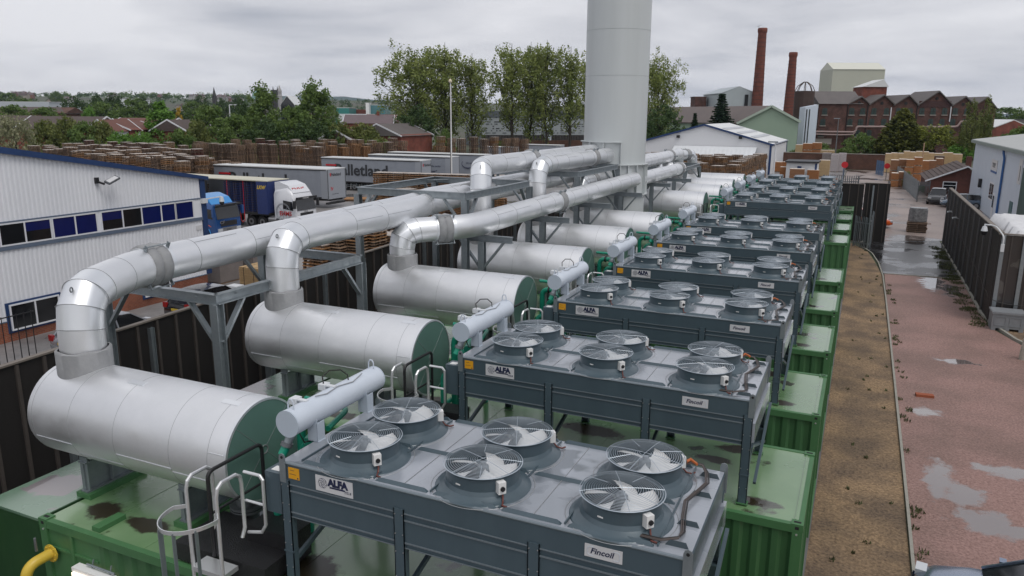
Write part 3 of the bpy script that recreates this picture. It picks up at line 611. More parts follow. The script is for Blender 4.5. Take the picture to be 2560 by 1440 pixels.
# ------------------------------------------------------------ green coolant pipework
def bend(pts, r=.12, n=5):
    """round the corners of a polyline"""
    pts = [Vector(p) for p in pts]; out_ = [pts[0]]
    for i in range(1, len(pts)-1):
        a, p, b_ = pts[i-1], pts[i], pts[i+1]; d1 = (a-p).normalized(); d2 = (b_-p).normalized(); rr = min(r, (a-p).length*.45, (b_-p).length*.45)
        s_, e_ = p+d1*rr, p+d2*rr
        for k in range(n+1):
            q = k/n; out_.append(s_*(1-q)**2+p*2*q*(1-q)+e_*q*q)
    out_.append(pts[-1]); return out_
def make_pipes():
    t = thing('coolant_pipework', '', 'pipework')
    specs = [([(-7.62, 2.30, 4.95), (-6.75, 2.30, 4.93), (-6.55, 1.5, 4.93)], .042), ([(-7.36, 1.85, ZC), (-7.36, 1.85, 4.83), (-6.9, 1.85, 4.83), (-6.7, 1.2, 4.80)], .072),
             ([(-7.05, 1.55, ZC), (-7.05, 1.55, 4.62), (-6.35, 1.55, 4.62)], .078), ([(-7.15, 1.0, ZC), (-7.15, 1.0, 4.32), (-6.42, 1.0, 4.32)], .065), ([(-7.0, 2.65, ZC), (-7.0, 2.65, 4.2), (-6.42, 2.4, 4.2)], .06), ([(-7.45, .3, ZC+.25), (-7.45, 2.7, ZC+.25)], .05)]
    for p, r in specs:
        b = MB(); b.tube(bend(p, .22, 6), r, 14); b.build('pipe', pipe_g, t)
    b = MB()
    for (x, y, z) in ((-7.15, 1.85, 4.83), (-6.8, 1.55, 4.62)): b = MB(); b.cyl((x-.02, y, z), (x+.02, y, z), .105, n=14); b.build('flange', black, t)
    return t
pipes = make_pipes()
for o in (cont, tank, cooler, header, pipes): KIDS[o.name] = list(o.children)
for o in list(bpy.data.objects): KIDS.setdefault(o.name, list(o.children))
DESC = [('nearest green container, cut by the bottom edge, with yellow gas pipe', 'nearest silver clad silencer tank on the front container, beside the white cage ladder', 'nearest blue-grey six-fan cooler, filling the bottom foreground', 'nearest pale blue header tank on the foreground cooler', 'green pipes behind the nearest header tank and front cooler')]
for i in range(10):
    w = ORD[i]
    src = dict(c=cont, t=tank, k=cooler, h=header, p=pipes)
    labs = dict(c=(DESC[0][0] if i == 0 else f'{w} green container in the row, counted from the viewer, pale wet roof'), t=(DESC[0][1] if i == 0 else f'{w} silver silencer tank lying on its green container, counted from the viewer'),
                k=(DESC[0][2] if i == 0 else f'{w} blue-grey six-fan cooler on legs, counted from the viewer'), h=(DESC[0][3] if i == 0 else f'{w} pale blue header tank over the coolers, counted from the viewer'), p=(DESC[0][4] if i == 0 else f'green pipes beside the {w} silencer tank from the viewer'))
    grp = dict(c='green plant containers side by side', t='silver silencer tanks on the containers', k='six-fan dry coolers on the containers', h='pale blue header tanks on the coolers', p='green coolant pipes between tanks and coolers')
    for k, s_ in src.items():
        if i == 0: s_.location = (0, Y0[0], 0); s_['label'] = labs[k]; s_['group'] = grp[k]
        else: dup(s_, (0, Y0[i], 0), labs[k], group=grp[k])
# ------------------------------------------------------------ stack
b = MB(); SX, SY, SR = -11.62, 38.95, 1.63
st = thing('exhaust_stack', 'tall wide pale grey steel stack rising out of view between the pipe runs', 'chimney', (SX, SY, 0))
b.lathe([(SR, 0), (SR, 5.3), (SR-.02, 5.3), (SR-.02, 32)], (0, 0, 0), 72); b.build('shaft', stackm, st, ang=50)
for z in (11.4, 13.6, 17.6, 22, 27):
    b = MB(); b.lathe([(SR-.021, z-.012), (SR-.014, z-.01), (SR-.014, z+.01), (SR-.021, z+.012)], (0, 0, 0), 72); b.build('weld_seam', mat('stack_weld', (.40, .43, .44), .5), st)
def ringseg(a0, a1, z0, z1, r0_, r1_, n=18):
    b = MB(); vs = []
    for k in range(n+1):
        a = radians(a0+(a1-a0)*k/n)
        for (rr, zz) in ((r0_, z0), (r1_, z0), (r1_, z1), (r0_, z1)): vs.append((rr*cos(a), rr*sin(a), zz))
    fs = []
    for k in range(n):
        for j in range(4): fs.append((k*4+j, k*4+(j+1) % 4, (k+1)*4+(j+1) % 4, (k+1)*4+j))
    fs += [(0, 1, 2, 3), (4*n+3, 4*n+2, 4*n+1, 4*n)]
    b.add(vs, fs); return b
for (a0, a1, z0, z1) in ((-178, 20, 5.48, 7.02), (-178, -62, 7.04, 8.15)):
    for z in (z0, z1): ringseg(a0, a1, z-.02, z+.02, SR-.03, SR+.15).build('stiffener_ring', stackm, st, smooth=False)
    for a in ([a0, -130, -95, -62, -48, -30, -5, a1] if z0 < 7 else [a0, -120, -92, a1]): ringseg(a-.7, a+.7, z0+.02, z1-.02, SR-.03, SR+.13, 1).build('stiffener_rib', stackm, st, smooth=False)
# ------------------------------------------------------------ exhaust ducts
R_D = .36
def elbow(p, rr, n=3):
    """lobster-back bends: each inner corner becomes n mitred facets"""
    return bend(p, rr, n)
def duct(name, label, base, pts, joint=None, lug=True, n_el=3, rr=.75, collars=True):
    t = thing(name, label, 'duct', base, 0, 'silver exhaust ducts running to the stack')
    P = [Vector(p)-Vector(base) for p in pts]
    path = elbow(P, rr, n_el)
    b = MB(); b.tube(path, R_D, 40, cap=False); b.build('duct_run', alu, t, ang=18)
    # bright gored elbow between riser and run
    ip = [q for q in path if (q-P[1]).length < rr*1.02][:n_el+1]
    b = MB(); b.tube(ip, R_D+.006, 40, cap=False); b.build('elbow', alu_b, t, ang=18)
    b = MB()
    for k, q in enumerate(ip):
        d = ((ip[min(k+1, len(ip)-1)]-q).normalized() if k < len(ip)-1 else Vector((0, 0, 0)))+((q-ip[k-1]).normalized() if k > 0 else Vector((0, 0, 0))); d.normalize()
        u = Vector((0, 1, 0)) if abs(d.y) < .9 else Vector((1, 0, 0)); x = d.cross(u).normalized(); y = d.cross(x)
        if k == 0: d = Vector((0, 0, 1))
        sc = 1.0 if k in (0, len(ip)-1) else 1.035
        b.tube([q+(x*cos(2*pi*j/40)+y*sin(2*pi*j/40))*(R_D+.008)*(sc if True else 1) for j in range(40)], .007, 4, closed=True)
    b.build('elbow_seam', seam, t)
    # collar where the riser meets the tank
    zt_ = 4.47-base[2]
    b = MB(); vs = []; n = 48
    for rr_, top in ((R_D+.035, 1), (R_D+.075, .6), (R_D+.075, 0)):
        for k in range(n):
            a = 2*pi*k/n; x, y = rr_*cos(a), rr_*sin(a); zz = zt_+sqrt(max(0, .80**2-y*y))-.01
            wob = .012*sin(5*a+rr_*90)
            vs.append((x, y, (zt_+.80+.31+wob) if top == 1 else ((zt_+.80+.28+wob) if top else zz)))
    fs = []
    for i in range(2):
        for k in range(n): fs.append((i*n+k, i*n+(k+1) % n, (i+1)*n+(k+1) % n, (i+1)*n+k))
    b.add(vs, fs); b.build('collar_blanket', blanket, t, ang=50)
    # seams along the runs
    for i in range(2, len(P)):
        a, c_ = P[i-1], P[i]; ln = (c_-a).length; d = (c_-a).normalized(); x = d.cross(Vector((0, 0, 1))).normalized(); y = x.cross(d)
        k = 1.35
        while k < ln-.5:
            q = a+d*k; b = MB(); b.cyl(q-d*.006, q+d*.006, R_D+.0035, n=40, cap=True); b.build('duct_seam', seam, t)
            if k+1.2 < ln-.3:
                an = random.choice((35, 60, 150, 20)); v = (x*cos(radians(an))+y*sin(radians(an)))*(R_D+.0015); b = MB(); b.bar(q+v, q+v+d*min(1.2, ln-k-.3), .012, .006); b.build('lap_joint', seam, t)
            k += random.uniform(1.35, 2.1)
    if joint:
        for (seg, s0) in joint:
            a, c_ = P[seg], P[seg+1]; d = (c_-a).normalized(); x = d.cross(Vector((0, 0, 1))).normalized(); y = x.cross(d); q = a+d*s0; w = .23
            b = MB(); prof = [(R_D+.0, -w), (R_D+.055, -w+.02), (R_D+.075, -w/2), (R_D+.06, -.03), (R_D+.03, 0), (R_D+.06, .03), (R_D+.075, w/2), (R_D+.055, w-.02), (R_D, w)]
            n = 48; vs = []
            for (rr_, s_) in prof:
                for k in range(n):
                    an = 2*pi*k/n; r2 = rr_+.006*sin(9*an+s_*40); vs.append(q+d*s_+(x*cos(an)+y*sin(an))*r2)
            fs = []
            for i in range(len(prof)-1):
                for k in range(n): fs.append((i*n+k, i*n+(k+1) % n, (i+1)*n+(k+1) % n, (i+1)*n+k))
            b.add(vs, fs); b.build('expansion_joint', blanket, t, ang=60)
            b = MB(); b.cyl(q-d*(w+.05), q-d*w, R_D+.02, n=40); b.build('joint_band', alu_b, t); b = MB(); b.cyl(q+d*w, q+d*(w+.10), R_D+.018, n=40); b.build('joint_band', alu_b, t)
            for an in (60, 180, 300):
                b = MB(); v = (x*cos(radians(an))+y*sin(radians(an)))*(R_D+.12); b.cyl(q+v-d*(w+.09), q+v+d*(w+.09), .013, n=8)
                for s_ in (-w-.02, w+.05): b.obox(q+v*.93+d*s_, d*.008, v.normalized()*.06, d.cross(v.normalized())*.04)
                b.build('tie_rod', galv, t)
    if lug:
        q = ip[len(ip)//2]; b = MB(); o_ = (q-Vector((0, 0, 0))); c_ = ip[1]*.5+ip[2]*.5 if len(ip) > 2 else q
        dr = (c_-(P[0]*.0+Vector((P[1].x, P[1].y, P[1].z-rr))+(P[2]-P[1]).normalized()*rr)).normalized(); tip = c_+dr*(R_D+.02)
        side = dr.cross(Vector((0, 0, 1))).normalized(); b.tube([tip+dr*.04+(dr*cos(2*pi*k/10)+dr.cross(side)*sin(2*pi*k/10))*.04 for k in range(10)], .012, 5, closed=True); b.build('lifting_lug', galv_d, t)
    return t
YC = [y+1.3 for y in Y0]; BX = -11.5
ta = lambda i: (BX, YC[i], 0)
duct('exhaust_duct', 'nearest silver exhaust duct, rising from the front tank in the lower left', ta(0), [(BX, YC[0], 5.2), (BX, YC[0], 6.48), (-12.32, 10.05, 6.54), (-12.42, 20.3, 6.70), (-13.12, 22.4, 6.68), (-13.0, 38.2, 6.68)], joint=[(2, .38)], rr=.6)
duct('exhaust_duct', 'second silver exhaust duct, from the second tank, passing over the third riser', ta(1), [(BX, YC[1], 5.2), (BX, YC[1], 6.68), (-11.70, 14.6, 6.68), (-11.72, 19.0, 6.68), (-12.36, 21.4, 6.68), (-12.36, 37.8, 6.68)], joint=[(4, 2.6)], rr=.8)
duct('exhaust_duct', 'third silver exhaust duct, elbowing right over its tank with a wide grey joint', ta(2), [(BX, YC[2], 5.2), (BX, YC[2], 6.22), (-10.22, 19.95, 6.22), (-10.2, 37.9, 6.3)], joint=[(1, 1.25), (2, 7.2)], rr=.7)
duct('exhaust_duct', 'fourth silver exhaust duct, tall riser with its elbow left of the white mast line', ta(3), [(BX, YC[3], 5.2), (BX, YC[3], 7.66), (-12.25, 24.9, 7.66), (-12.25, 37.6, 7.66)], joint=[(2, 4.4)], rr=.7)
duct('exhaust_duct', 'fifth silver exhaust duct, high elbow just left of the stack', ta(4), [(BX, YC[4], 5.2), (BX, YC[4], 7.5), (BX, 37.8, 7.5)], joint=[(1, 6.6)], rr=.7)
duct('exhaust_duct', 'sixth silver exhaust duct, short low elbow tucked against the stack', ta(5), [(BX, YC[5], 5.2), (BX, YC[5], 6.4), (BX, 37.6, 6.4)], joint=[(1, 1.7)], rr=.6)
duct('exhaust_duct', 'seventh silver exhaust duct, just behind the stack', ta(6), [(BX, YC[6], 5.2), (BX, YC[6], 6.2), (BX, 39.8, 6.2)], rr=.6)
duct('exhaust_duct', 'eighth silver exhaust duct, lowest one right of the stack with a rounded end', ta(7), [(BX, YC[7], 5.2), (BX, YC[7], 6.2), (-10.2, 49.2, 6.2), (-10.35, 39.0, 6.2)], joint=[(2, 1.2)], rr=.6)
duct('exhaust_duct', 'ninth silver exhaust duct, middle one right of the stack', ta(8), [(BX, YC[8], 5.2), (BX, YC[8], 6.9), (-11.2, 52.4, 6.9), (-11.0, 40.2, 6.9)], joint=[(2, 3.0)], rr=.7)
duct('exhaust_duct', 'tenth and farthest silver exhaust duct, topmost right of the stack with a big bend', ta(9), [(BX, YC[9], 5.2), (BX, YC[9], 6.6), (-12.2, 57.0, 6.6), (-12.2, 39.4, 6.9)], joint=[(1, .9)], rr=.7)
# ------------------------------------------------------------ galvanised duct supports
def platform(label, x0, x1, y0, y1, z, sub=0):
    t = thing('duct_gantry', label, 'steel frame', (x0, y0, 0), 0, 'galvanised gantries carrying the ducts'); X, Y = x1-x0, y1-y0; h = .22
    for a, c_ in (((0, 0, z), (X, 0, z)), ((X, 0, z), (X, Y, z)), ((X, Y, z), (0, Y, z)), ((0, Y, z), (0, 0, z))):
        b = MB(); b.beam(a, c_, .16, h, .014); b.build('beam', galv, t, smooth=False)
    for (x, y) in ((0, 0), (X, 0), (X, Y), (0, Y)):
        b = MB(); b.beam((x, y, .0), (x, y, z-h/2), .2, .2, .014); b.box(x-.2, y-.2, 0.01, x+.2, y+.2, .03); b.build('post', galv, t, smooth=False)
        sx = 1 if x == 0 else -1; sy = 1 if y == 0 else -1
        b = MB(); b.bar((x+sx*.08, y, z-.95), (x+sx*.75, y, z-h/2), .12, .06); b.bar((x, y+sy*.08, z-.95), (x, y+sy*.75, z-h/2), .12, .06); b.build('knee_brace', galv, t, smooth=False)
    for q in (((X, .6, z+.02), (X-.6, 0, z+.02)), ((0, Y-.6, z+.02), (.6, Y, z+.02))): b = MB(); b.bar(*q, .14, .02); b.build('corner_plate', galv, t, smooth=False)
    return t
platform('nearest galvanised gantry, under the two left ducts between the first and third tanks', -15.0, -11.62, 11.35, 16.4, 5.72)
platform('middle galvanised gantry, round the tall fourth riser near the white mast', -14.75, -10.75, 20.7, 25.7, 7.02)
platform('farthest galvanised gantry, beside the stack under the high ducts', -14.7, -10.65, 30.6, 36.4, 7.02)
def tee(y, x, z, label, w=.95):
    t = thing('duct_stand', label, 'steel frame', (x, y, 0), 0, 'T-shaped stands carrying the right-hand duct')
    b = MB(); b.beam((0, 0, 0), (0, 0, z-.1), .2, .2, .014); b.build('post', galv, t, smooth=False)
    b = MB(); b.beam((-w, 0, z), (w+.1, 0, z), .16, .2, .014); b.build('beam', galv, t, smooth=False)
    for s_ in (-1, 1):
        b = MB(); b.bar((s_*.05, 0, z-.95), (s_*.75, 0, z-.1), .12, .06); b.build('knee_brace', galv, t, smooth=False)
    return t
for y, l in ((20.95, 'nearest T-shaped duct stand, beside the third tank'), (25.95, 'second T-shaped duct stand, beside the fourth tank'), (30.95, 'third T-shaped duct stand, beside the fifth tank'), (36.0, 'T-shaped duct stand directly in front of the stack'), (41.9, 'T-shaped duct stand just behind the stack on its right')): tee(y, -10.3, 5.72, l)
tee(47.0, -10.2, 5.6, 'far T-shaped duct stand right of the stack, under the rounded duct end')
platform('small far gantry under the big bend right of the stack', -13.2, -10.6, 51.9, 57.0, 5.95)
# ------------------------------------------------------------ cage ladders, platforms and handrails
def make_ladder():
    t = thing('cage_ladder', '', 'ladder')      # at container near-left: local origin = container corner
    xa, xb, y = -7.60, -7.06, -.22; m = alu_tube
    def rail(x):   # stile that loops over at the top
        return [(x, y, .4), (x, y, 4.52), (x, y+.03, 4.63), (x, y+.11, 4.69), (x, y+.36, 4.69), (x, y+.44, 4.63), (x, y+.46, 4.52), (x, y+.46, 3.85), (x, y+.40, 3.72)]
    for x in (xa, xb):
        b = MB(); b.tube(rail(x), .027, 8); b.build('stile', m, t)
    b = MB()
    for k in range(9): b.box(xa, y-.02, .6+.3*k, xb, y+.02, .625+.3*k)
    b.build('rungs', m, t, smooth=False)
    b = MB(); b.box(xa-.02, y-.02, 3.30, xb+.02, y+.26, 3.37); b.build('top_step', alu_tube, t, smooth=False)
    for z in (4.28, 2.6):
        b = MB(); n = 20; pts = [(xa, y, z)]+[((xa+xb)/2-.40*cos(pi*k/n), y-.12-.5*sin(pi*k/n), z) for k in range(n+1)]+[(xb, y, z)]
        for k in range(len(pts)-1): b.bar(pts[k], pts[k+1], .012, .055)
        b.build('hoop', m, t)
    for k in (4, 8, 12, 16):
        px, py = (xa+xb)/2-.40*cos(pi*k/20), y-.12-.5*sin(pi*k/20); b = MB(); b.bar((px, py, 1.6), (px, py, 4.28), .05, .012, up=(1, 0, 0)); b.build('cage_strap', galv, t)
    # side gates at the landing
    for x in (xa, xb):
        pass
    b = MB(); x = xb+.02; g = [(x, y+.5, 4.68), (x+.28, y+.5, 4.68), (x+.33, y+.5, 4.62), (x+.33, y+.5, 3.95), (x+.25, y+.5, 3.82), (x, y+.5, 3.76)]
    b.tube(g, .024, 8); b.tube([(x, y+.5, 4.25), (x+.33, y+.5, 4.25)], .02, 8); b.build('side_gate', m, t)
    return t
ladder = make_ladder(); KIDS[ladder.name] = list(ladder.children)
tread = mat('black_tread_plate', (.03, .03, .032), .32, .3, (.018, .018, .02), 30, .6, bump=.6, bscale=60)
def make_deck():
    t = thing('access_platform', '', 'platform')
    b = MB(); b.box(-8.3, .08, ZC+.02, -6.6, 1.05, ZC+.30); b.build('deck', tread, t, smooth=False)
    b = MB(); b.box(-7.35, .55, ZC+.30, -6.55, 1.0, ZC+.55); b.build('step', tread, t, smooth=False)
    b = MB(); b.tube(bend([(-7.48, .05, ZC+.3), (-7.48, .05, ZC+1.58), (-7.48, 1.1, ZC+1.58), (-7.48, 1.1, ZC+.3)], .12, 4), .028, 8); b.tube([(-7.48, .05, ZC+.95), (-7.48, 1.1, ZC+.95)], .02, 8); b.build('handrail', black, t)
    return t
deck = make_deck(); KIDS[deck.name] = list(deck.children)
LAD = [(0, 'nearest white cage ladder with hoop, at the bottom left'), (1, 'second white cage ladder, behind the foreground header tank'), (2, 'third white cage ladder, right end of the third tank'), (3, 'fourth white cage ladder top, right end of the fourth tank'), (6, 'far white cage ladder, beside the seventh tank right of the stack')]
for k, (i, l) in enumerate(LAD):
    if k == 0:
        ladder.location = (0, Y0[0], 0); tag(ladder, l, 'ladder', 'white cage ladders on the containers'); deck.location = (0, Y0[0], 0); tag(deck, 'nearest black tread-plate platform with black handrail', 'platform', 'black access platforms')
    else:
        dup(ladder, (0, Y0[i], 0), l, group='white cage ladders on the containers'); dup(deck, (0, Y0[i], 0), ('%s black tread-plate platform and handrail, beside the %s tank' % (ORD[i], ORD[i])), group='black access platforms')
# ------------------------------------------------------------ gas pipe and bulkhead lamp on the nearest container
t = thing('gas_pipe', 'yellow flanged gas elbow on the nearest container wall', 'pipe', (-11.0, Y0[0], 2.55))
b = MB(); b.tube(bend([(0, -.02, 0), (-.02, -.42, -.02), (-.10, -.48, -.52)], .32, 8), .085, 20); b.build('elbow', yell, t)
for (c_, d) in (((0, -.03, 0), (0, -.05, 0)), ((-.095, -.475, -.44), (-.1, -.48, -.5))):
    b = MB(); b.cyl(c_, d, .15, n=24); 
    dd = (Vector(d)-Vector(c_)).normalized(); u = dd.cross(Vector((1, 0, 0))).normalized(); v = dd.cross(u)
    for k in range(8): q = Vector(c_)+(u*cos(pi*k/4)+v*sin(pi*k/4))*.122; b.cyl(q-dd*.015, Vector(d)-Vector(c_)+q+dd*.015, .014, n=8, m=None)
    b.build('flange', yell, t)
b = MB(); b.cyl((-.1, -.48, -.5), (-.12, -.5, -1.6), .09, n=16, m=galv); b.cyl((-.3, -.5, -.72), (-.05, -.5, -.72), .12, n=20, m=white_p); b.build('regulator', None, t)
b = MB(); b.bar((-.1, -.2, .1), (-.1, -.2, .25), .03, .03); b.cyl((-.1, -.2, .25), (-.1, -.2, .33), .02, n=8); b.build('bleed_valve', galv_d, t)
t = thing('bulkhead_lamp', 'lit white bulkhead lamp on the nearest green container wall', 'lamp', (-9.9, Y0[0]-.02, 2.5))
b = MB(); b.box(-.42, -.16, .0, .42, -.02, .07); b.build('housing', white, t)
b = MB(); b.box(-.39, -.19, -.06, .39, -.03, .0); b.build('diffuser', mat('lamp_diffuser', (.9, .85, .75), .4, emis=((1, .82, .62), 1.6)), t)
b = MB(); b.cyl((-.2, -.05, .12), (.42, -.05, .12), .016, n=8); b.bar((-.1, -.05, .05), (-.1, -.0, .2), .015, .015); b.bar((.3, -.05, .05), (.3, -.0, .2), .015, .015); b.build('bracket', galv, t)
# ------------------------------------------------------------ materials for the yard
clad = mat('white_profiled_cladding', (.76, .77, .80), .5, .0, (.68, .69, .725), .8, .8, stretch=(1, 1, .3))
blue_t = mat('blue_steel_trim', (.022, .055, .16), .45, .2, (.018, .045, .13), 1.5, .7)
blue_w = mat('weathered_blue_flashing', (.10, .145, .22), .5, .2, (.16, .19, .24), 4, .9)
def brickmat(name, c1, c2, mortar, sc=1.0, rot=None, var=.5):
    m = bpy.data.materials.new(name); m.use_nodes = True; nt = m.node_tree; b = nt.nodes['Principled BSDF']; N = nt.nodes.new; L = nt.links.new
    t = N('ShaderNodeTexCoord'); sp = N('ShaderNodeSeparateXYZ'); L(t.outputs['Object'], sp.inputs[0])
    ad = N('ShaderNodeMath'); ad.operation = 'ADD'; L(sp.outputs[0], ad.inputs[0]); L(sp.outputs[1], ad.inputs[1])
    cb = N('ShaderNodeCombineXYZ'); L(ad.outputs[0], cb.inputs[0]); L(sp.outputs[2], cb.inputs[1])
    br = N('ShaderNodeTexBrick'); br.inputs['Scale'].default_value = sc; br.inputs['Color1'].default_value = (*c1, 1); br.inputs['Color2'].default_value = (*c2, 1); br.inputs['Mortar'].default_value = (*mortar, 1)
    br.inputs['Brick Width'].default_value = .225; br.inputs['Row Height'].default_value = .075; br.inputs['Mortar Size'].default_value = .008; L(cb.outputs[0], br.inputs['Vector'])
    n = N('ShaderNodeTexNoise'); n.inputs['Scale'].default_value = .6; n.inputs['Detail'].default_value = 7; n.inputs['Roughness'].default_value = .7; L(t.outputs['Object'], n.inputs['Vector'])
    mr = N('ShaderNodeMapRange'); mr.inputs[1].default_value = .3; mr.inputs[2].default_value = .7; mr.inputs[3].default_value = 1-var; mr.inputs[4].default_value = 1+var*.4; L(n.outputs[0], mr.inputs[0])
    vm = N('ShaderNodeVectorMath'); vm.operation = 'SCALE'; L(br.outputs[0], vm.inputs[0]); L(mr.outputs[0], vm.inputs[3]); L(vm.outputs[0], b.inputs['Base Color']); b.inputs['Roughness'].default_value = .85
    MATS[name] = m; return m
brick_o = brickmat('orange_red_brick', (.27, .075, .035), (.21, .055, .028), (.22, .15, .11))
brick_d = brickmat('dark_sooty_brick', (.15, .062, .045), (.085, .040, .033), (.05, .035, .03), var=.62)
brick_m = brickmat('brown_boundary_brick', (.13, .055, .035), (.095, .04, .027), (.10, .07, .055))
brick_r = brickmat('bright_red_brick', (.24, .055, .032), (.19, .045, .028), (.15, .09, .07))
glass_d = mat('dark_window_glass', (.012, .013, .015), .08, 0, spec=.8)
glass_b = mat('blue_blind_behind_glass', (.008, .014, .10), .15, 0, (.006, .011, .075), 2, .8, spec=.7)
upvc = mat('white_window_frame', (.68, .69, .72), .4)
wood_g = mat('grey_brown_pallet_wood', (.40, .275, .185), .85, 0, (.25, .165, .11), 5, .95)
wood_d = mat('dark_weathered_pallet_wood', (.27, .185, .13), .85, 0, (.15, .105, .08), 5, .95)
wood_o = mat('new_orange_pallet_wood', (.38, .20, .085), .8, 0, (.26, .135, .06), 5, .9)
wood_r = mat('dark_red_pallet_wood', (.13, .028, .022), .8, 0, (.075, .020, .017), 5, .9)
wood_k = mat('chipboard_block_gap_shade', (.10, .068, .048), .9, 0, (.055, .04, .03), 5, .9)  # chipboard made darker: shade inside the stacks is put into its colour
wood_b = mat('blue_pallet_paint', (.025, .045, .17), .6, 0, (.015, .028, .11), 4, .9)
wood_p = mat('pale_timber', (.48, .33, .17), .8, 0, (.36, .24, .12), 6, .8)
deckw = mat('pale_wet_deck_boards', (.56, .50, .45), .45, 0, (.36, .31, .27), 3, .9)
# ------------------------------------------------------------ left building
LX = -31.74
t = thing('office_building', 'white profiled building with deep blue sloping roof edge and ribbon windows, far left', 'building', (LX, 30.2, 0))
def roofz(y): return 6.17+(30.2-y)*.181
def lw(y): return y-30.2
b = MB(); y0_, y1_ = -2.0, 30.02; per = .2; n = int((y1_-y0_)/per)
def cladwall(z0f, z1f):
    b = MB(); vs = []; k = 0
    for i in range(n+1):
        y = y0_+i*per
        for (dy, dx) in ((0, 0), (.07, 0), (.10, .035), (.17, .035)):
            yy = y+dy
            if yy > y1_: break
            vs += [(dx, lw(yy), z0f(yy)), (dx, lw(yy), z1f(yy))]; k += 1
    b.add(vs, [(2*i, 2*i+2, 2*i+3, 2*i+1) for i in range(k-1)]); return b
cladwall(lambda y: 5.05, lambda y: roofz(y)-.02).build('upper_cladding', clad, t, smooth=False)
cladwall(lambda y: .86, lambda y: 3.86).build('lower_cladding', clad, t, smooth=False)
b = MB(); b.prism([(-14, lw(-2), .0), (-14, lw(30.0), .0), (-14, lw(30), roofz(30)-.1), (-14, lw(-2), roofz(-2)-.1)], (13.98, 0, 0)); b.build('core', clad, t, smooth=False)
b = MB(); b.prism([(-14.2, lw(-2.3), roofz(-2.3)-.06), (-14.2, lw(30.5), roofz(30.5)-.06), (-14.2, lw(30.5), roofz(30.5)+.0), (-14.2, lw(-2.3), roofz(-2.3)+.0)], (14.25, 0, 0)); b.build('roof', clad, t, smooth=False)
b = MB(); b.prism([(.06, lw(-2.3), roofz(-2.3)-.36), (.06, lw(30.5), roofz(30.5)-.16), (.06, lw(30.5), roofz(30.5)+.03), (.06, lw(-2.3), roofz(-2.3)+.05)], (.14, 0, 0)); b.build('verge_trim', blue_t, t, smooth=False)
b = MB(); b.box(-.1, lw(30.0), .9, .10, lw(30.3), 6.0); b.build('corner_trim', blue_t, t, smooth=False)
b = MB(); b.box(.0, lw(-2), 0, .05, lw(30.0), .86); b.build('brick_plinth', brick_o, t, smooth=False)
b = MB(); b.box(-.02, lw(-2), 3.86, .09, lw(30.06), 4.02); b.box(-.02, lw(-2), 4.99, .07, lw(30.05), 5.05); b.box(0, lw(-2), .86, .07, lw(30), .90); b.build('flashing', blue_w, t, smooth=False)
b = MB(); b.box(.0, lw(-2), 4.02, .035, lw(30.02), 4.99); b.build('window_band', clad, t, smooth=False)
def window(par, name, y0, y1, z0, z1, panes, surround=None, d=.05, dx=0.0):
    """panes: list of (fraction end, material)"""
    b = MB(); fr = .06
    b.box(.035, lw(y0), z0, .035+d, lw(y1), z0+fr, upvc); b.box(.035, lw(y0), z1-fr, .035+d, lw(y1), z1, upvc)
    ys = [y0]+[y0+(y1-y0)*p[0] for p in panes]
    for yy in ys: b.box(.036, lw(min(max(yy-fr/2, y0), y1-fr)), z0+fr, .034+d, lw(min(max(yy-fr/2, y0), y1-fr))+fr, z1-fr, upvc)
    w = b.build(name, None, par, smooth=False)
    for i, p in enumerate(panes):
        b = MB(); a_, c_ = ys[i]+fr/2, ys[i+1]-fr/2
        if p[1] == 'half': b.box(.04, lw(a_), z0+fr, .055, lw(c_), z0+.5, glass_d); b.box(.04, lw(a_), z0+.5, .055, lw(c_), z1-fr, glass_b)
        else: b.box(.04, lw(a_), z0+fr, .055, lw(c_), z1-fr, p[1])
        b.build('pane', None, w, smooth=False)
    w.location.x += dx
    return w
for (a, c_, ps) in ((19.3, 21.58, [(.48, glass_d), (1, 'half')]), (21.6, 23.8, [(.5, glass_b), (1, glass_b)]), (23.98, 28.28, [(.27, 'half'), (.52, glass_d), (.79, glass_b), (1, glass_b)]), (28.25, 29.45, [(1, glass_b)]), (16.9, 19.25, [(.5, glass_d), (1, glass_d)]), (14.2, 16.6, [(.5, glass_b), (1, glass_d)])):
    window(t, 'window', a, c_, 4.03, 4.98, ps)
for (a, c_) in ((19.25, 21.45), (25.9, 27.45), (13.5, 15.5)):
    b = MB(); b.box(.03, lw(a)-.12, .36, .085, lw(c_)+.12, 1.66); b.build('window_surround', blue_t, t, smooth=False); window(t, 'window', a, c_, .46, 1.58, [(.5, glass_d), (1, glass_d)], d=.06, dx=.06)
b = MB(); b.box(.0, lw(29.5), 3.35, .05, lw(29.95), 3.6); b.build('wall_plate', sign_w, t, smooth=False)
b = MB(); b.box(.12, lw(30.02), 1.2, .13, lw(30.28), 1.62, sign_w); b.box(.13, lw(30.03), 1.22, .135, lw(30.27), 1.48, redp); b.build('warning_sign', None, t, smooth=False)
t = thing('floodlight', 'grey floodlight on bracket high on the white office wall', 'lamp', (LX+.05, 24.0, 6.2))
b = MB(); b.box(0, -.12, .08, .1, .06, .35); b.bar((.1, 0, .15), (.35, .12, .05), .08, .08); b.build('bracket', black, t, smooth=False)
b = MB(); b.obox((.5, .42, .22), (.17, 0, -.05), (0, .30, .12), (.01, -.01, .035)); b.build('lamp_head', galv_d, t, smooth=False); b = MB(); b.obox((.515, .41, .262), (.13, 0, -.038), (0, .24, .096), (.002, -.002, .006)); b.build('lens', sign_w, t, smooth=False)
t = thing('dome_camera', 'white dome security camera on arm at the office building corner', 'security camera', (LX+.1, 30.2, 4.85))
b = MB(); b.box(-.1, -.25, -.1, .12, .1, .15, white_p); b.bar((0, .1, .1), (.3, .9, .18), .06, .06, white_p); b.build('arm', None, t, smooth=False)
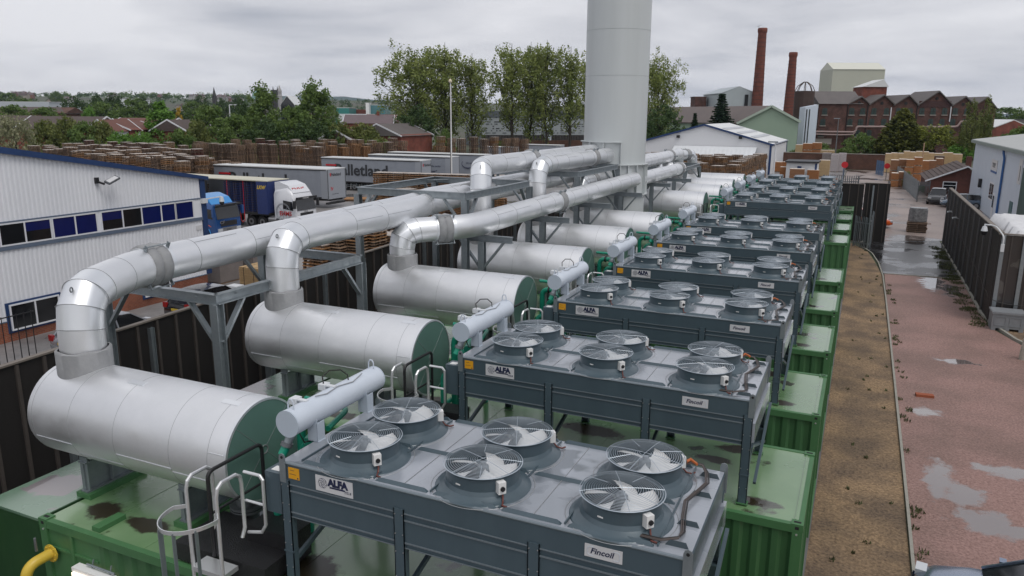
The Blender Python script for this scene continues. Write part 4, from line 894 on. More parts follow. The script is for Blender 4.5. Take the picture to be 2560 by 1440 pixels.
b = MB(); b.cyl((.3, .9, -.1), (.3, .9, .16), .14, .10, 20); b.build('housing', white_p, t); b = MB(); b.lathe([(.13, -.1), (.12, -.2), (.07, -.27), (0.001, -.29)], (.3, .9, 0), 20); b.build('dome', dark, t)
# ------------------------------------------------------------ dark acoustic fences
fence_m = mat('black_timber_fence_board', (.016, .013, .012), .7, 0, (.008, .007, .0065), 3, .9, stretch=(1, 1, .2))
fence_b = mat('grey_fence_batten', (.075, .062, .055), .7, 0, (.045, .038, .034), 5, .9)
fence_c = mat('weathered_fence_cap', (.20, .175, .15), .7, 0, (.13, .11, .095), 5, .9)
def fence(label, A, B, h, side, pitch=.62, post=2.5, name='acoustic_fence', bm=None, pm=None, wav=False, posts=True):
    A, B = Vector((*A, 0)), Vector((*B, 0)); d = (B-A); ln = d.length; d.normalize(); nn = Vector((-d.y, d.x, 0))*side
    t = thing(name, label, 'fence', A, 0, 'tall dark acoustic fences')
    b = MB(); b.obox(d*ln/2+Vector((0, 0, h/2)), d*ln/2, nn*.02, (0, 0, h/2)); b.build('boarding', bm or fence_m, t, smooth=False)
    b = MB(); k = pitch/2
    while k < ln: b.obox(d*k+nn*.045+Vector((0, 0, h/2)), d*.035, nn*.025, (0, 0, h/2-.03)); k += pitch
    b.build('battens', fence_b, t, smooth=False)
    b = MB(); b.obox(d*ln/2+Vector((0, 0, h+.02)), d*ln/2, nn*.07, (0, 0, .02)); b.build('capping', fence_c, t, smooth=False)
    if posts:
        k = post*.5
        while k < ln:
            b = MB(); p = d*k+nn*.08; b.beam(p, p+Vector((0, 0, h-.15)), .12, .12, .012); b.build('post', pm or galv, t, smooth=False); k += post
    return t
fence('long black acoustic fence behind the tanks, left side of the plant', (-14.75, 4), (-16.4, 26), 4.45, -1)
fence('black acoustic fence continuing behind the stack, beyond the gantries', (-16.45, 26.3), (-17.5, 63.5), 4.4, -1)
fence('black fence closing the far end, behind the last green containers', (-17.5, 64.3), (.55, 64.4), 4.4, -1, post=4.2)
fence('short black fence end beside the entrance apron, pale stained boards', (.6, 64.4), (2.25, 64.45), 4.5, -1, post=1.2)
b = MB(); t = thing('acoustic_fence', 'dark fence return edge facing the wet delivery yard at the entrance', 'fence', (2.3, 64.5, 0), 0, 'tall dark acoustic fences'); b.box(-.06, 0, 0, .06, 3.2, 4.5); b.build('boarding', fence_m, t, smooth=False)
# right fence: corrugated dark sheets
rib = mat('dark_grey_ribbed_sheet', (.052, .047, .046), .5, .2, (.034, .031, .031), 3, .9, stretch=(1, 1, .2))
t = thing('ribbed_fence', 'long dark grey ribbed fence on the right side of the track', 'fence', (6.42, 41.0, 0), 0, 'tall dark acoustic fences')
b = MB(); vs = []; k = 0; yy = 0
while yy < 24.5:
    for (dy, dx) in ((0, 0), (.09, 0), (.13, -.05), (.22, -.05)): vs += [(dx, yy+dy, 0), (dx, yy+dy, 4.26)]; k += 1
    yy += .26
b.add(vs, [(2*i, 2*i+2, 2*i+3, 2*i+1) for i in range(k-1)]); b.build('ribbed_sheet', rib, t, smooth=False)
b = MB(); b.box(-.1, 0, 4.26, .12, 24.6, 4.32); b.build('capping', fence_c, t, smooth=False)
yy = 2.2
while yy < 24.6:
    b = MB(); b.box(-.13, yy-.05, 0, -.055, yy+.05, 4.2); b.build('post', mat('dull_steel_post', (.14, .14, .145), .5, .5), t, smooth=False); yy += 2.2
b = MB(); pts = [(-.16, .1, 1.2)]
for q in range(30): pts.append((-.16, .1+q*.62, 1.25+1.4*q/29+.08*sin(q*1.7)))
b.tube(pts, .012, 5); b.build('trailing_cable', fence_b, t)
t = thing('acoustic_fence', 'stained black fence panel facing the viewer at the right edge, between grey posts', 'fence', (6.42, 40.97, 0), 0, 'tall dark acoustic fences')
stain = mat('stained_black_board', (.02, .016, .015), .65, 0, (.012, .011, .010), 3, .9); 
b = MB(); b.box(.0, -.02, 0, 6, .02, 4.2); b.build('boarding', g_roof('mouldy_black_board', (.012, .010, .010), (.022, .018, .017), (.085, .085, .08), .60, .6), t, smooth=False)
b = MB()
for x in (.45, 1.2, 1.55): b.box(x-.03, -.06, 0, x+.03, -.02, 4.2)
b.build('battens', fence_b, t, smooth=False)
for x in (.02, .88, 2.4):
    b = MB(); b.box(x, -.14, 0, x+.16, -.06, 4.22); b.build('post', galv, t, smooth=False)
b = MB(); b.box(-.1, -.1, 4.22, 6, .06, 4.27); b.build('capping', fence_c, t, smooth=False)
b = MB(); b.tube([(.0, -.16, 1.15), (.4, -.17, 1.02), (.9, -.16, .98), (2, -.16, 1.0), (4, -.16, 1.05)], .014, 5); b.build('trailing_cable', cable, t)
# white sheeted load behind the right fence
t = thing('sheeted_stack', 'white plastic-sheeted goods on a container top behind the ribbed fence', 'sheeted goods', (6.9, 41.4, 0))
b = MB(); b.box(0, 0, 0, 5.5, 9, 3.5); b.build('base_container', rib, t, smooth=False)
b = MB(); nx, ny = 14, 22; vs = []
for j in range(ny+1):
    for i in range(nx+1): vs.append((i*5.5/nx, j*9/ny, (4.15+.16*sin(i*1.3+j*.7)*sin(j*.9)+.10*random.random()) if 0 < i < nx and 0 < j < ny else 3.5))
b.add(vs, [(j*(nx+1)+i, j*(nx+1)+i+1, (j+1)*(nx+1)+i+1, (j+1)*(nx+1)+i) for j in range(ny) for i in range(nx)]); b.build('white_sheet', mat('white_sheeting', (.72, .72, .73), .4, 0, (.60, .60, .61), 3, .7), t, ang=70)
t = thing('dome_camera', 'white dome camera on long curved arm at the right fence corner', 'security camera', (6.5, 40.8, 3.8))
b = MB(); b.box(-.07, -.12, -.35, .07, -.0, .0, white_p); b.build('mount_box', None, t, smooth=False)
b = MB(); b.tube(bend([(0, -.06, 0), (0, -.06, .35), (-.25, .5, .72), (-.42, 1.0, .72)], .25, 5)+[], .035, 8); b.tube([(-.42, 1.0, .72), (-.66, 1.05, .72), (-.66, 1.05, .62)], .035, 8); b.build('arm', white_p, t)
b = MB(); b.cyl((-.66, 1.05, .42), (-.66, 1.05, .64), .15, .09, 20); b.build('housing', white_p, t); b = MB(); b.lathe([(.14, .42), (.12, .3), (.07, .23), (.001, .21)], (-.66, 1.05, 0), 20); b.build('dome', dark, t)
for k, (y, z) in enumerate(((61.2, 3.0), (57.6, 3.0))):
    t = thing('bullet_camera', ('white bullet camera on the ribbed fence, farther one', 'white bullet camera on the ribbed fence, nearer one')[k], 'security camera', (6.3, y, z)); b = MB(); b.cyl((-.05, 0, 0), (-.30, -.25, .0), .06, n=12); b.build('body', white_p, t); b = MB(); b.bar((.06, 0, -.05), (-.1, -.05, -.02), .04, .04); b.build('bracket', white_p, t)
# plastic pallet box, bollard, lone brick
t = thing('pallet_box', 'grey ribbed plastic pallet box with lid at the right fence corner', 'crate', (6.32, 39.5, 0))
pb = mat('grey_plastic_crate', (.22, .23, .245), .5, 0, (.18, .19, .20), 4, .7)
b = MB(); b.box(.02, .02, .12, 1.28, 1.0, .78); b.build('tub', pb, t, smooth=False); b = MB(); b.box(-.02, -.02, .78, 1.32, 1.04, .86); b.box(.02, .02, .86, 1.28, 1.0, .88); b.build('lid', pb, t, smooth=False)
b = MB(); 
for x0 in (.10, .70):
    b.box(x0, -.0, .24, x0+.04, .02, .68); b.box(x0+.44, -.0, .24, x0+.48, .02, .68); b.box(x0+.04, 0, .24, x0+.44, .02, .28); b.box(x0+.04, 0, .64, x0+.44, .02, .68)
b.build('side_ribs', pb, t, smooth=False)
for x0 in (.02, .55, 1.1): b = MB(); b.box(x0, .02, 0, x0+.18, 1.0, .12); b.build('foot', pb, t, smooth=False)
t = thing('bollard', 'pale concrete bollard on the verge at the right edge', 'bollard', (6.92, 35.0, 0)); b = MB(); b.lathe([(.17, 0), (.16, .3), (.12, .82), (.10, .88), (.05, .92), (.001, .93)], (0, 0, 0), 24); b.build('post', mat('pale_concrete', (.42, .39, .34), .8, 0, (.34, .31, .27), 8, .8), t)
p = onz(2311, 992); t = thing('brick', 'single loose orange brick lying on the red track', 'brick', (p.x, p.y, 0), .12); b = MB(); b.box(-.28, -.11, .0, .28, .11, .10); b.build('brick_block', mat('loose_brick', (.33, .09, .04), .8, 0, (.25, .07, .03), 6, .8), t, smooth=False)
# ------------------------------------------------------------ palisade fences and gates
def palisade(label, A, B, h=2.2, post=2.7, name='palisade_fence', m=None, rails=True, pitch=.155, grp='grey steel palisade fences'):
    A, B = Vector((*A, 0)), Vector((*B, 0)); d = (B-A); ln = d.length; d.normalize(); nn = Vector((-d.y, d.x, 0)); m = m or galv_d
    t = thing(name, label, 'gate' if 'gate' in name else 'fence', A, 0, grp)
    b = MB(); k = .08
    while k < ln:
        c_ = d*k; b.obox(c_+Vector((0, 0, h/2)), d*.035, nn*.008, (0, 0, h/2-.06)); b.add([c_-d*.035+Vector((0, 0, h-.06)), c_+d*.035+Vector((0, 0, h-.06)), c_+Vector((0, 0, h+.06))], [(0, 1, 2)]); k += pitch
    b.build('pales', m, t, smooth=False)
    for z in (.35, h-.45): b = MB(); b.obox(d*ln/2+nn*.03+Vector((0, 0, z)), d*ln/2, nn*.02, (0, 0, .03)); b.build('rail', m, t, smooth=False)
    k = 0
    while k <= ln+.01: b = MB(); b.obox(d*k+nn*.08+Vector((0, 0, h/2)), d*.04, nn*.04, (0, 0, h/2)); b.build('post', m, t, smooth=False); k += post
    return t
palisade('grey palisade gate panel between containers and entrance apron', (.15, 61.6), (1.2, 60.6), 2.3, .95, 'palisade_gate', galv)
palisade('grey palisade gate leaf folded back in front of the black fence', (1.25, 60.6), (1.45, 63.6), 2.5, 2.9, 'palisade_gate', galv)
palisade('distant grey palisade fence running beside the delivery road', (4.6, 138), (6.3, 98), 2.3, 2.75, m=galv)
palisade('green-grey palisade fence in front of the brown bungalow', (6.3, 97.7), (7.5, 98.8), 2.3, 1.6)
palisade('row of spiked palisade tops over the far black fence', (-2.5, 66), (.1, 66), 4.9, 2.6)
bluegate = mat('blue_gate_paint', (.06, .13, .24), .5)
palisade('blue steel gate leaf open at the far yard entrance', (2.3, 141.5), (3.4, 137.5), 2.4, 1.4, 'yard_gate', bluegate, grp='blue yard gates')
palisade('pale blue gate leaf by the red round sign, far yard entrance left', (-2.2, 118), (-2.0, 112), 2.4, 1.4, 'yard_gate', bluegate, grp='blue yard gates')
for k, (px, py, l) in enumerate(((2112, 412, 'small red round sign on the left gate post of the far entrance'), (2218, 415, 'small red round sign by the timber packs at the far entrance'))):
    p = ony(px, py, 111+20*k); t = thing('round_sign', l, 'sign', (p.x, p.y, 0)); b = MB(); b.cyl((0, -.03, p.z), (0, 0, p.z), .42, n=20); b.build('disc', redp, t); b = MB(); b.cyl((0, .05, 0), (0, .05, p.z), .05, n=8); b.build('post', galv_d, t)
# ------------------------------------------------------------ black railing and things by the left office
t = thing('railing', 'black metal railing panel at the far left edge, in front of the brick plinth', 'railing', (-28.0, 15.6, 0), 0)
b = MB()
for k in range(9): b.cyl((0, k*.28, 0), (0, k*.28, 2.1), .02, n=6)
b.bar((0, -.1, 2.05), (0, 2.35, 2.05), .04, .04); b.bar((0, -.1, .2), (0, 2.35, .2), .04, .04); b.build('bars', black, t, smooth=False)
t = thing('floor_lamp', 'small black box lamp on the ground by the office wall', 'lamp', (-30.2, 17.2, 0)); b = MB(); b.box(-.25, -.3, 0, .25, .3, .18); b.build('box', black, t); b = MB(); b.box(-.08, -.1, .18, .08, .1, .19); b.build('lens', white, t)
# wrapped packs beside the office corner
def crate_pack(label, loc, sx, sy, sz, m, name='timber_pack', cat='timber pack', grp=None, rz=0, straps=True, top=None, layers=0):
    t = thing(name, label, cat, loc, rz, grp)
    b = MB()
    if layers:
        for k in range(layers): z = .1+(sz-.1)*k/layers; j = .012*(k % 2); b.box(j, j, z+.012, sx-j, sy-j, .1+(sz-.1)*(k+1)/layers-.012)
    else: b.box(0, 0, .1, sx, sy, sz)
    b.build('load', m, t, smooth=False)
    b = MB(); b.box(.02, .02, sz, sx-.02, sy-.02, sz+.02); b.build('top_sheet', top or m, t, smooth=False)
    b = MB(); 
    for x in (.05, sx/2-.06, sx-.17): b.box(x, .02, 0, x+.12, sy-.02, .1)
    b.build('bearers', wood_g, t, smooth=False)
    if straps:
        b = MB()
        for x in (sx*.25, sx*.75): b.box(x-.015, -.006, .1, x+.015, 0, sz); b.box(x-.015, -.006, sz+.02, x+.015, sy+.006, sz+.026)
        for y in (sy*.3, sy*.7): b.box(sx, y-.015, .1, sx+.006, y+.015, sz)
        b.build('straps', black, t, smooth=False)
    return t
shrink = mat('grey_shrink_wrap', (.23, .20, .19), .35, 0, (.17, .15, .14), 2, .8); shrink_l = mat('pale_grey_wrapped_block', (.42, .38, .38), .5, 0, (.35, .32, .32), 3, .7)
crate_pack('strapped pack of pale timber battens behind the first gantry', (-30.6, 31.2, 0), 1.4, 1.7, 1.15, wood_p, layers=14, top=wood_p)
crate_pack('grey shrink-wrapped load standing beside the office corner', (-34.2, 31.2, 0), 2.2, 1.8, 1.9, shrink, name='wrapped_load', cat='wrapped load', straps=False)
crate_pack('second grey shrink-wrapped load behind the timber pack', (-33.6, 33.4, 0), 2.0, 1.6, 2.2, shrink, name='wrapped_load', cat='wrapped load', straps=False)
crate_pack('small white carton with green corner beside the timber pack', (-29.9, 29.5, 0), .7, .6, .5, white_p, name='carton', cat='box', straps=False)
# ------------------------------------------------------------ cars
tyre = mat('tyre_rubber', (.015, .015, .016), .8); alloy = mat('alloy_wheel', (.35, .35, .36), .35, .8); lampg = mat('headlamp_glass', (.6, .62, .65), .1, .3); lampr = mat('tail_lamp_red', (.28, .01, .01), .2); trimb = mat('black_trim', (.02, .02, .022), .5); plate_y = mat('yellow_plate', (.6, .42, .04), .5)
def car(label, loc, rz, paint, L_=4.5, Wd=1.82, H=1.48, estate=True, grp='parked cars', suv=False):
    """x forward. Body lofted from cross sections, glasshouse separate with painted roof."""
    t = thing('parked_car', label, 'car', loc, rz, grp); hw = Wd/2; sill = .28 if not suv else .36; belt = .92 if not suv else 1.06
    hl = L_/2
    st_ = [(-hl, .45, belt-.18, hw*.80), (-hl+.08, .30, belt+.0, hw*.92), (-hl+.5, sill, belt+.04, hw), (-.6, sill, belt+.03, hw), (.75, sill, belt, hw), (hl-.95, sill, belt-.07, hw*.985), (hl-.35, .26, belt-.20, hw*.93), (hl-.06, .32, belt-.34, hw*.78), (hl, .42, belt-.45, hw*.66)]
    b = MB(); vs = []
    for (x, z0, z1, w) in st_:
        zm = (z0*.45+z1*.55); vs += [(x, -w*.9, z0), (x, -w, z0+.12), (x, -w*1.0, zm), (x, -w*.95, z1-.05), (x, -w*.82, z1), (x, 0, z1+.035), (x, w*.82, z1), (x, w*.95, z1-.05), (x, w*1.0, zm), (x, w, z0+.12), (x, w*.9, z0)]
    K = 11; fs = []
    for i in range(len(st_)-1):
        for k in range(K): fs.append((i*K+k, i*K+(k+1) % K, (i+1)*K+(k+1) % K, (i+1)*K+k))
    fs += [tuple(range(K))[::-1], tuple((len(st_)-1)*K+k for k in range(K))]
    b.add(vs, fs); bo = b.build('body', paint, t, ang=45)
    xr0, xr1 = ((-hl+.22, -hl+.62) if estate else (-hl+.55, -hl+1.25)); xf1, xf0 = .35, 1.15
    zt_ = H; wb, wr = hw*.86, hw*.68
    base = [(xr0, belt-.02), (xf0, belt-.04)]; top_ = [(xr1, zt_-.06), (xf1, zt_-.04)]
    b = MB(); v = []
    for sy in (-1, 1): v += [(xr0, sy*wb, belt-.02), (xf0, sy*wb, belt-.05), (xf1, sy*wr, zt_-.05), (-.4, sy*wr, zt_-.03), (xr1, sy*wr, zt_-.07)]
    b.add(v, [(0, 1, 2, 3, 4), (9, 8, 7, 6, 5), (1, 6, 7, 2), (5, 0, 4, 9), (2, 7, 8, 3), (3, 8, 9, 4)]); b.build('glasshouse', glass_d, t, smooth=False)
    b = MB(); pr = [(xr1-.04, zt_-.05), (-.9, zt_+.0), (-.2, zt_+.012), (xf1+.03, zt_-.03)]
    for i in range(3):
        (x0, z0), (x1, z1) = pr[i], pr[i+1]; b.add([(x0, -wr-.03, z0-.01), (x0, -wr*.6, z0+.02), (x0, wr*.6, z0+.02), (x0, wr+.03, z0-.01), (x1, -wr-.03, z1-.01), (x1, -wr*.6, z1+.02), (x1, wr*.6, z1+.02), (x1, wr+.03, z1-.01)], [(0, 1, 5, 4), (1, 2, 6, 5), (2, 3, 7, 6)])
    for sy in (-1, 1):
        for (xa, za, xb, zb_) in ((xf0, belt-.02, xf1+.02, zt_-.05), (xr0, belt, xr1, zt_-.07), (-.35, belt, -.38, zt_-.04)): b.bar((xa, sy*(wb+.012), za), (xb, sy*(wr+.02), zb_), .06, .04)
    b.build('roof', paint, t, ang=50)
    for x in (-hl+.85, hl-.88):
        for sy in (-1, 1):
            b = MB(); b.cyl((x, sy*(hw-.2), .33), (x, sy*(hw+.012), .33), .33, n=24, m=tyre); b.cyl((x, sy*(hw+.008), .33), (x, sy*(hw+.02), .33), .21, n=12, m=alloy); b.build('wheel', None, t)
    for sy in (-1, 1):
        b = MB(); b.obox((hl-.14, sy*hw*.66, belt-.30), (.10, 0, 0), (0, .16, 0), (0, 0, .06)); b.build('headlight', lampg, t, smooth=False)
        b = MB(); b.obox((-hl+.06, sy*hw*.74, belt-.02), (.05, 0, 0), (0, .12, 0), (0, 0, .12)); b.build('tail_light', lampr, t, smooth=False)
        b = MB(); b.obox((.82, sy*(hw+.09), belt+.08), (.06, 0, 0), (0, .09, 0), (0, 0, .06)); b.build('door_mirror', paint, t, smooth=False)
    b = MB(); b.obox((-hl-.005, 0, .72), (.008, 0, 0), (0, .26, 0), (0, 0, .055)); b.build('number_plate', plate_y, t, smooth=False); b = MB(); b.obox((hl-.0, 0, .42), (.012, 0, 0), (0, hw*.6, 0), (0, 0, .09)); b.build('grille', trimb, t, smooth=False)
    return t
silver = mat('silver_car_paint', (.40, .42, .46), .2, .6, coat=.8); blackp = mat('black_car_paint', (.012, .012, .014), .15, .3, coat=1.0); bluegrey = mat('blue_grey_car_paint', (.10, .14, .19), .2, .5, coat=.8); steelb = mat('steel_blue_car_paint', (.19, .24, .34), .2, .6, coat=.9); orange_c = mat('orange_car_paint', (.55, .09, .015), .25, .1, coat=.8)
p = onz(395, 800); car('silver estate car parked along the brick plinth, partly behind the first duct riser', (-27.1, 20.55, 0), pi/2, silver, 4.5)
car('black car nose-in by the office wall, ahead of the silver estate', (-27.5, 26.1, 0), pi/2, blackp, 4.1, estate=True)
car('black sports utility car facing the viewer beside the brown bungalow', (8.3, 97.4, 0), radians(-100), blackp, 4.5, 1.88, 1.68, suv=True)
car('blue-grey hatchback parked sideways behind the end of the ribbed fence', (10.3, 93.8, 0), radians(178), bluegrey, 4.2, 1.8, 1.50)
car('orange vehicle mostly hidden behind the short black fence end', (1.35, 73.4, 0), radians(12), orange_c, 3.4, 1.7, 1.6)
p = onz(2330, 1425, .8); car('steel-blue car, only its bonnet edge showing in the bottom right corner', (p.x+1.9, p.y-.62, 0), radians(172), steelb, 4.6, 1.84, 1.48)
# ------------------------------------------------------------ pallets
def pallet_mb(b, z, m, jx=0, jy=0, a=0, sx=1.2, sy=1.0, top=None):
    ca, sa = cos(a), sin(a); X_ = Vector((ca, sa, 0)); Y_ = Vector((-sa, ca, 0)); o_ = Vector((jx, jy, z))
    for k in range(5): b.obox(o_+Y_*((k-2)*sy*.225)+Vector((0, 0, .132)), X_*sx/2, Y_*sy*.09, (0, 0, .011), top or m)
    for i in (-1, 0, 1):
        b.obox(o_+X_*(i*(sx/2-.05))+Vector((0, 0, .11)), X_*.05, Y_*sy/2, (0, 0, .011), m); b.obox(o_+Y_*(i*(sy/2-.05))+Vector((0, 0, .011)), X_*sx/2, Y_*.05, (0, 0, .011), m)
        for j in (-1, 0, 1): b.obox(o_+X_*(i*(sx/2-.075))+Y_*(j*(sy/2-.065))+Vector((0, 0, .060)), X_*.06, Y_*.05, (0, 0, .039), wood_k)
def stack_mesh(name, n, m, top=None, tidy=.03, mix=None):
    b = MB(); tx = ty = ta_ = 0
    for k in range(n):
      if k % 10 == 9: tx, ty, ta_ = random.gauss(0, .05), random.gauss(0, .05), random.gauss(0, .05)
      pallet_mb(b, k*.146, (random.choice(mix) if mix else m), tx+random.gauss(0, tidy*.5), ty+random.gauss(0, tidy*.5), ta_+random.gauss(0, tidy*.25), top=(top if k == n-1 else None))
    o = b.build(name, None, None, smooth=False); return o
# single pallets in the stacks nearest to the fence: every pallet is its own object
pm = {}
for key, m, tp in (('g', wood_g, None), ('d', wood_d, None), ('o', wood_o, None), ('t', wood_g, deckw)):
    b = MB(); pallet_mb(b, 0, m, top=tp); pm[key] = b.build('pallet', None, None, smooth=False)
used = {}
def put_pallet(key, x, y, z, rz, label, grp):
    o = pm[key]
    if used.get(key): o = o.copy(); C.objects.link(o)
    used[key] = 1; o.location = (x, y, z); o.rotation_euler = (0, 0, rz); tag(o, label, 'pallet', grp)
UNUSED = []
npal = 0
OR2 = 'first second third fourth fifth sixth seventh eighth ninth tenth eleventh twelfth thirteenth fourteenth fifteenth sixteenth seventeenth eighteenth nineteenth twentieth'.split()
OR2 += ['twenty-'+q for q in OR2[:9]]+['thirtieth']+['thirty-'+q for q in OR2[:9]]+['fortieth']
OR2 += ['forty-'+q for q in OR2[:9]]
def low_stack(x, y, n, a, m, label):
    """the part of a tall stack that is hidden behind the fence or the row in front"""
    b = MB()
    for k in range(n): pallet_mb(b, k*.146, m, random.gauss(0, .02), random.gauss(0, .02), random.gauss(0, .015))
    o = b.build('pallet_stack', None, None, loc=(x, y, 0), smooth=False); o.rotation_euler = (0, 0, a); tag(o, label, 'pallet stack', 'lower parts of the near pallet stacks')
NEAR = []
for px, dep, ytop in ((798, 35, 600), (840, 35.2, 586), (882, 35.4, 576), (925, 36, 570), (972, 37, 580), (1015, 38, 575), (1058, 39, 570), (1102, 40, 566), (905, 38, 580)):
    p = atd(px, ytop, dep); NEAR.append((p.x, p.y, max(4, int(p.z/.146)), random.gauss(0, .05)))
for k, (x, y, n_, a) in enumerate(NEAR):
    nl = max(0, n_-14); low_stack(x, y, nl, a, wood_d, 'lower part of the %s stack from the left behind the fence' % OR2[k])
    for i in range(nl, n_):
        put_pallet('t' if i == n_-1 else random.choice('goog'), x+random.gauss(0, .03), y+random.gauss(0, .03), i*.146, a+random.gauss(0, .03), '%s pallet down in the %s stack from the left behind the fence' % (OR2[n_-1-i], OR2[k]), 'pallets stacked just behind the fence'); npal += 1
ma, mb_ = onz(957, 430, 5.0), onz(1235, 438, 5.0); dm = mb_-ma; nm = 8; am = atan2(dm.y, dm.x)
for k in range(nm):
    x, y = ma.x+dm.x*k/(nm-1), ma.y+dm.y*k/(nm-1); low_stack(x, y, 15, am, wood_d, 'lower part of the %s stack in the tidy row before the trailers' % OR2[k])
    for i in range(15, 34):
        if npal >= 299: break
        put_pallet('t' if i == 33 else random.choice('ooog'), x+random.gauss(0, .03), y+random.gauss(0, .03), i*.147, am+random.gauss(0, .03), '%s pallet down, %s stack of the tidy pale-topped row before the trailers' % (OR2[33-i], OR2[k]), 'pallets in the tidy row before the trailers'); npal += 1
stk = {k_: stack_mesh('pallet_stack', n_, m_, tp_, td, mx) for k_, n_, m_, tp_, td, mx in (('g36', 36, wood_g, deckw, .05, [wood_g, wood_g, wood_d, wood_o, wood_o]), ('d38', 38, wood_d, deckw, .06, [wood_d, wood_d, wood_g]), ('d34', 34, wood_d, wood_d, .06, [wood_d, wood_g, wood_g]), ('o34', 34, wood_o, wood_o, .03, None), ('r36', 36, wood_r, deckw, .05, [wood_r, wood_r, wood_d]), ('g30', 30, wood_g, deckw, .05, [wood_g, wood_o, wood_d, wood_o]), ('g14', 14, wood_g, deckw, .04, [wood_g, wood_d]), ('o12', 12, wood_o, wood_o, .03, None))}
used2 = {}; nst = [0]
def put_stack(k_, x, y, rz, label, grp, hs=1.0):
    o = stk[k_]
    if used2.get(k_): o = o.copy(); C.objects.link(o)
    used2[k_] = 1; o.location = (x, y, 0); o.rotation_euler = (0, 0, rz); o.scale = (1.0, 1.0, hs); tag(o, label, 'pallet stack', grp); nst[0] += 1
def row(px0, px1, py0, py1, H, kinds, label, grp, step=1.5, jit=.35, rzb=-.35):
    a, c_ = onz(px0, py0, H), onz(px1, py1, H); d = c_-a; n_ = max(1, int(d.length/step))
    for i in range(n_+1):
        if random.random() < .04: continue
        p = a+d*(i/n_); k_ = random.choice(kinds); hh = H*random.uniform(.94, 1.03); put_stack(k_, p.x+random.gauss(0, jit), p.y+random.gauss(0, jit), rzb+random.gauss(0, .07), '%s, %s from the left' % (label, OR2[i]), grp, hh/(.146*int(k_[1:])))
G1_ = 'weathered pallet stacks across the yard'
row(575, 735, 357, 357, 5.3, ['d34', 'g36', 'd38'], 'tall brown stack in the row above the first trailer', G1_, 1.3, .15)
row(498, 575, 354, 357, 5.4, ['d34', 'd38'], 'tall weathered stack left of the first trailer roof', G1_, 1.45, .2)
row(735, 800, 364, 368, 5.0, ['d38', 'g36'], 'weathered stack between the first two trailers', G1_, 1.45, .15)
row(796, 862, 366, 366, 4.9, ['o34'], 'fresh orange stack behind the second trailer roof', 'fresh orange pallet stacks', 1.5, .12)
row(888, 912, 362, 362, 5.0, ['o34'], 'pale slatted orange stack behind the trailers', 'pale slatted pallet stacks', 1.5, .1)
row(590, 735, 348, 347, 5.5, ['d34', 'r36', 'g36'], 'dark stack in the second row across the yard', G1_, 1.6, .2)
row(740, 985, 348, 346, 5.5, ['d34', 'd38', 'g36'], 'dark stack in the long back row before the trees', G1_, 1.75, .2)
row(740, 1000, 356, 355, 5.2, ['d34', 'd38'], 'dark stack just before the long back row', G1_, 1.6, .2)
row(100, 330, 362, 368, 5.6, ['g36', 'd38'], 'pale-topped stack above the blue roof edge', 'pale-topped pallet stacks', 1.5, .25)
row(130, 380, 368, 380, 5.5, ['g36', 'd38'], 'pale-topped stack just over the blue roof edge', 'pale-topped pallet stacks', 1.5, .25)
row(180, 460, 376, 396, 5.3, ['g36', 'd38', 'g30'], 'pale-topped stack nearest the blue roof edge', 'pale-topped pallet stacks', 1.5, .2)
row(90, 300, 358, 360, 5.5, ['g36', 'd38'], 'pale-topped stack in the far left row', 'pale-topped pallet stacks', 1.7, .25)
row(222, 285, 349, 350, 5.7, ['r36'], 'dark red stack above the low left rows', 'dark red pallet stacks', 1.5, .1)
row(300, 400, 356, 362, 5.4, ['r36', 'd38'], 'reddish stack in the middle left rows', 'reddish pallet stacks', 1.6, .2)
row(370, 500, 366, 372, 5.3, ['d38', 'g36', 'r36'], 'mixed weathered stack right of the left rows', G1_, 1.5, .2)
row(345, 495, 357, 357, 5.4, ['d38', 'g36', 'd34'], 'weathered stack in the left middle rows', G1_, 1.8, .2)
row(400, 500, 380, 392, 4.9, ['g36', 'd38'], 'grey stack close over the blue roof, right half', 'grey pallet stacks near the office', 1.5, .2)
row(500, 580, 396, 402, 4.3, ['g30', 'd34'], 'untidy low stack near the building corner', 'grey pallet stacks near the office', 1.5, .2)
row(1098, 1235, 343, 343, 5.6, ['d34', 'g36', 'd38'], 'tall dark stack behind the white mast', G1_, 1.75, .15)
row(1268, 1312, 343, 343, 5.6, ['d34'], 'isolated dark stack before the grey warehouse', G1_, 1.5, .1)
row(1090, 1130, 366, 368, 3.4, ['o34'], 'low orange stack behind the white mast', 'low orange pallet stacks', 1.8, .2)
row(1015, 1240, 472, 490, 4.0, ['g30', 'o34'], 'lower stack in front of the tidy row', 'pallet stacks before the tidy row', 1.3, .05)
G2_ = 'brown pallet stacks before the white shed'
row(1612, 1800, 380, 384, 4.2, ['g30', 'o34', 'g36'], 'reddish brown stack before the white shed', G2_, 1.6, .2)
row(1700, 1900, 387, 384, 4.4, ['g30', 'g36'], 'tall brown stack before the white shed', G2_, 1.6, .15)
row(1615, 1800, 391, 393, 4.5, ['g30', 'g36'], 'brown stack in the middle rows', G2_, 1.5, .15)
row(1752, 1838, 407, 412, 4.3, ['g30', 'd34'], 'brown stack nearest the far coolers', G2_, 1.5, .08)
row(1842, 1908, 403, 382, 4.3, ['d34', 'g30'], 'tall brown stack along the right side of the pile', G2_, 1.4, .1)
row(1612, 1740, 402, 405, 4.2, ['g36'], 'brown stack just over the ducts', G2_, 1.5, .1)
for q_ in list(pm.values())+list(stk.values()):
    if 'label' not in q_.keys(): q_.hide_render = False; UNUSED.append(q_)
print('stacks', nst[0], 'pallets', npal)
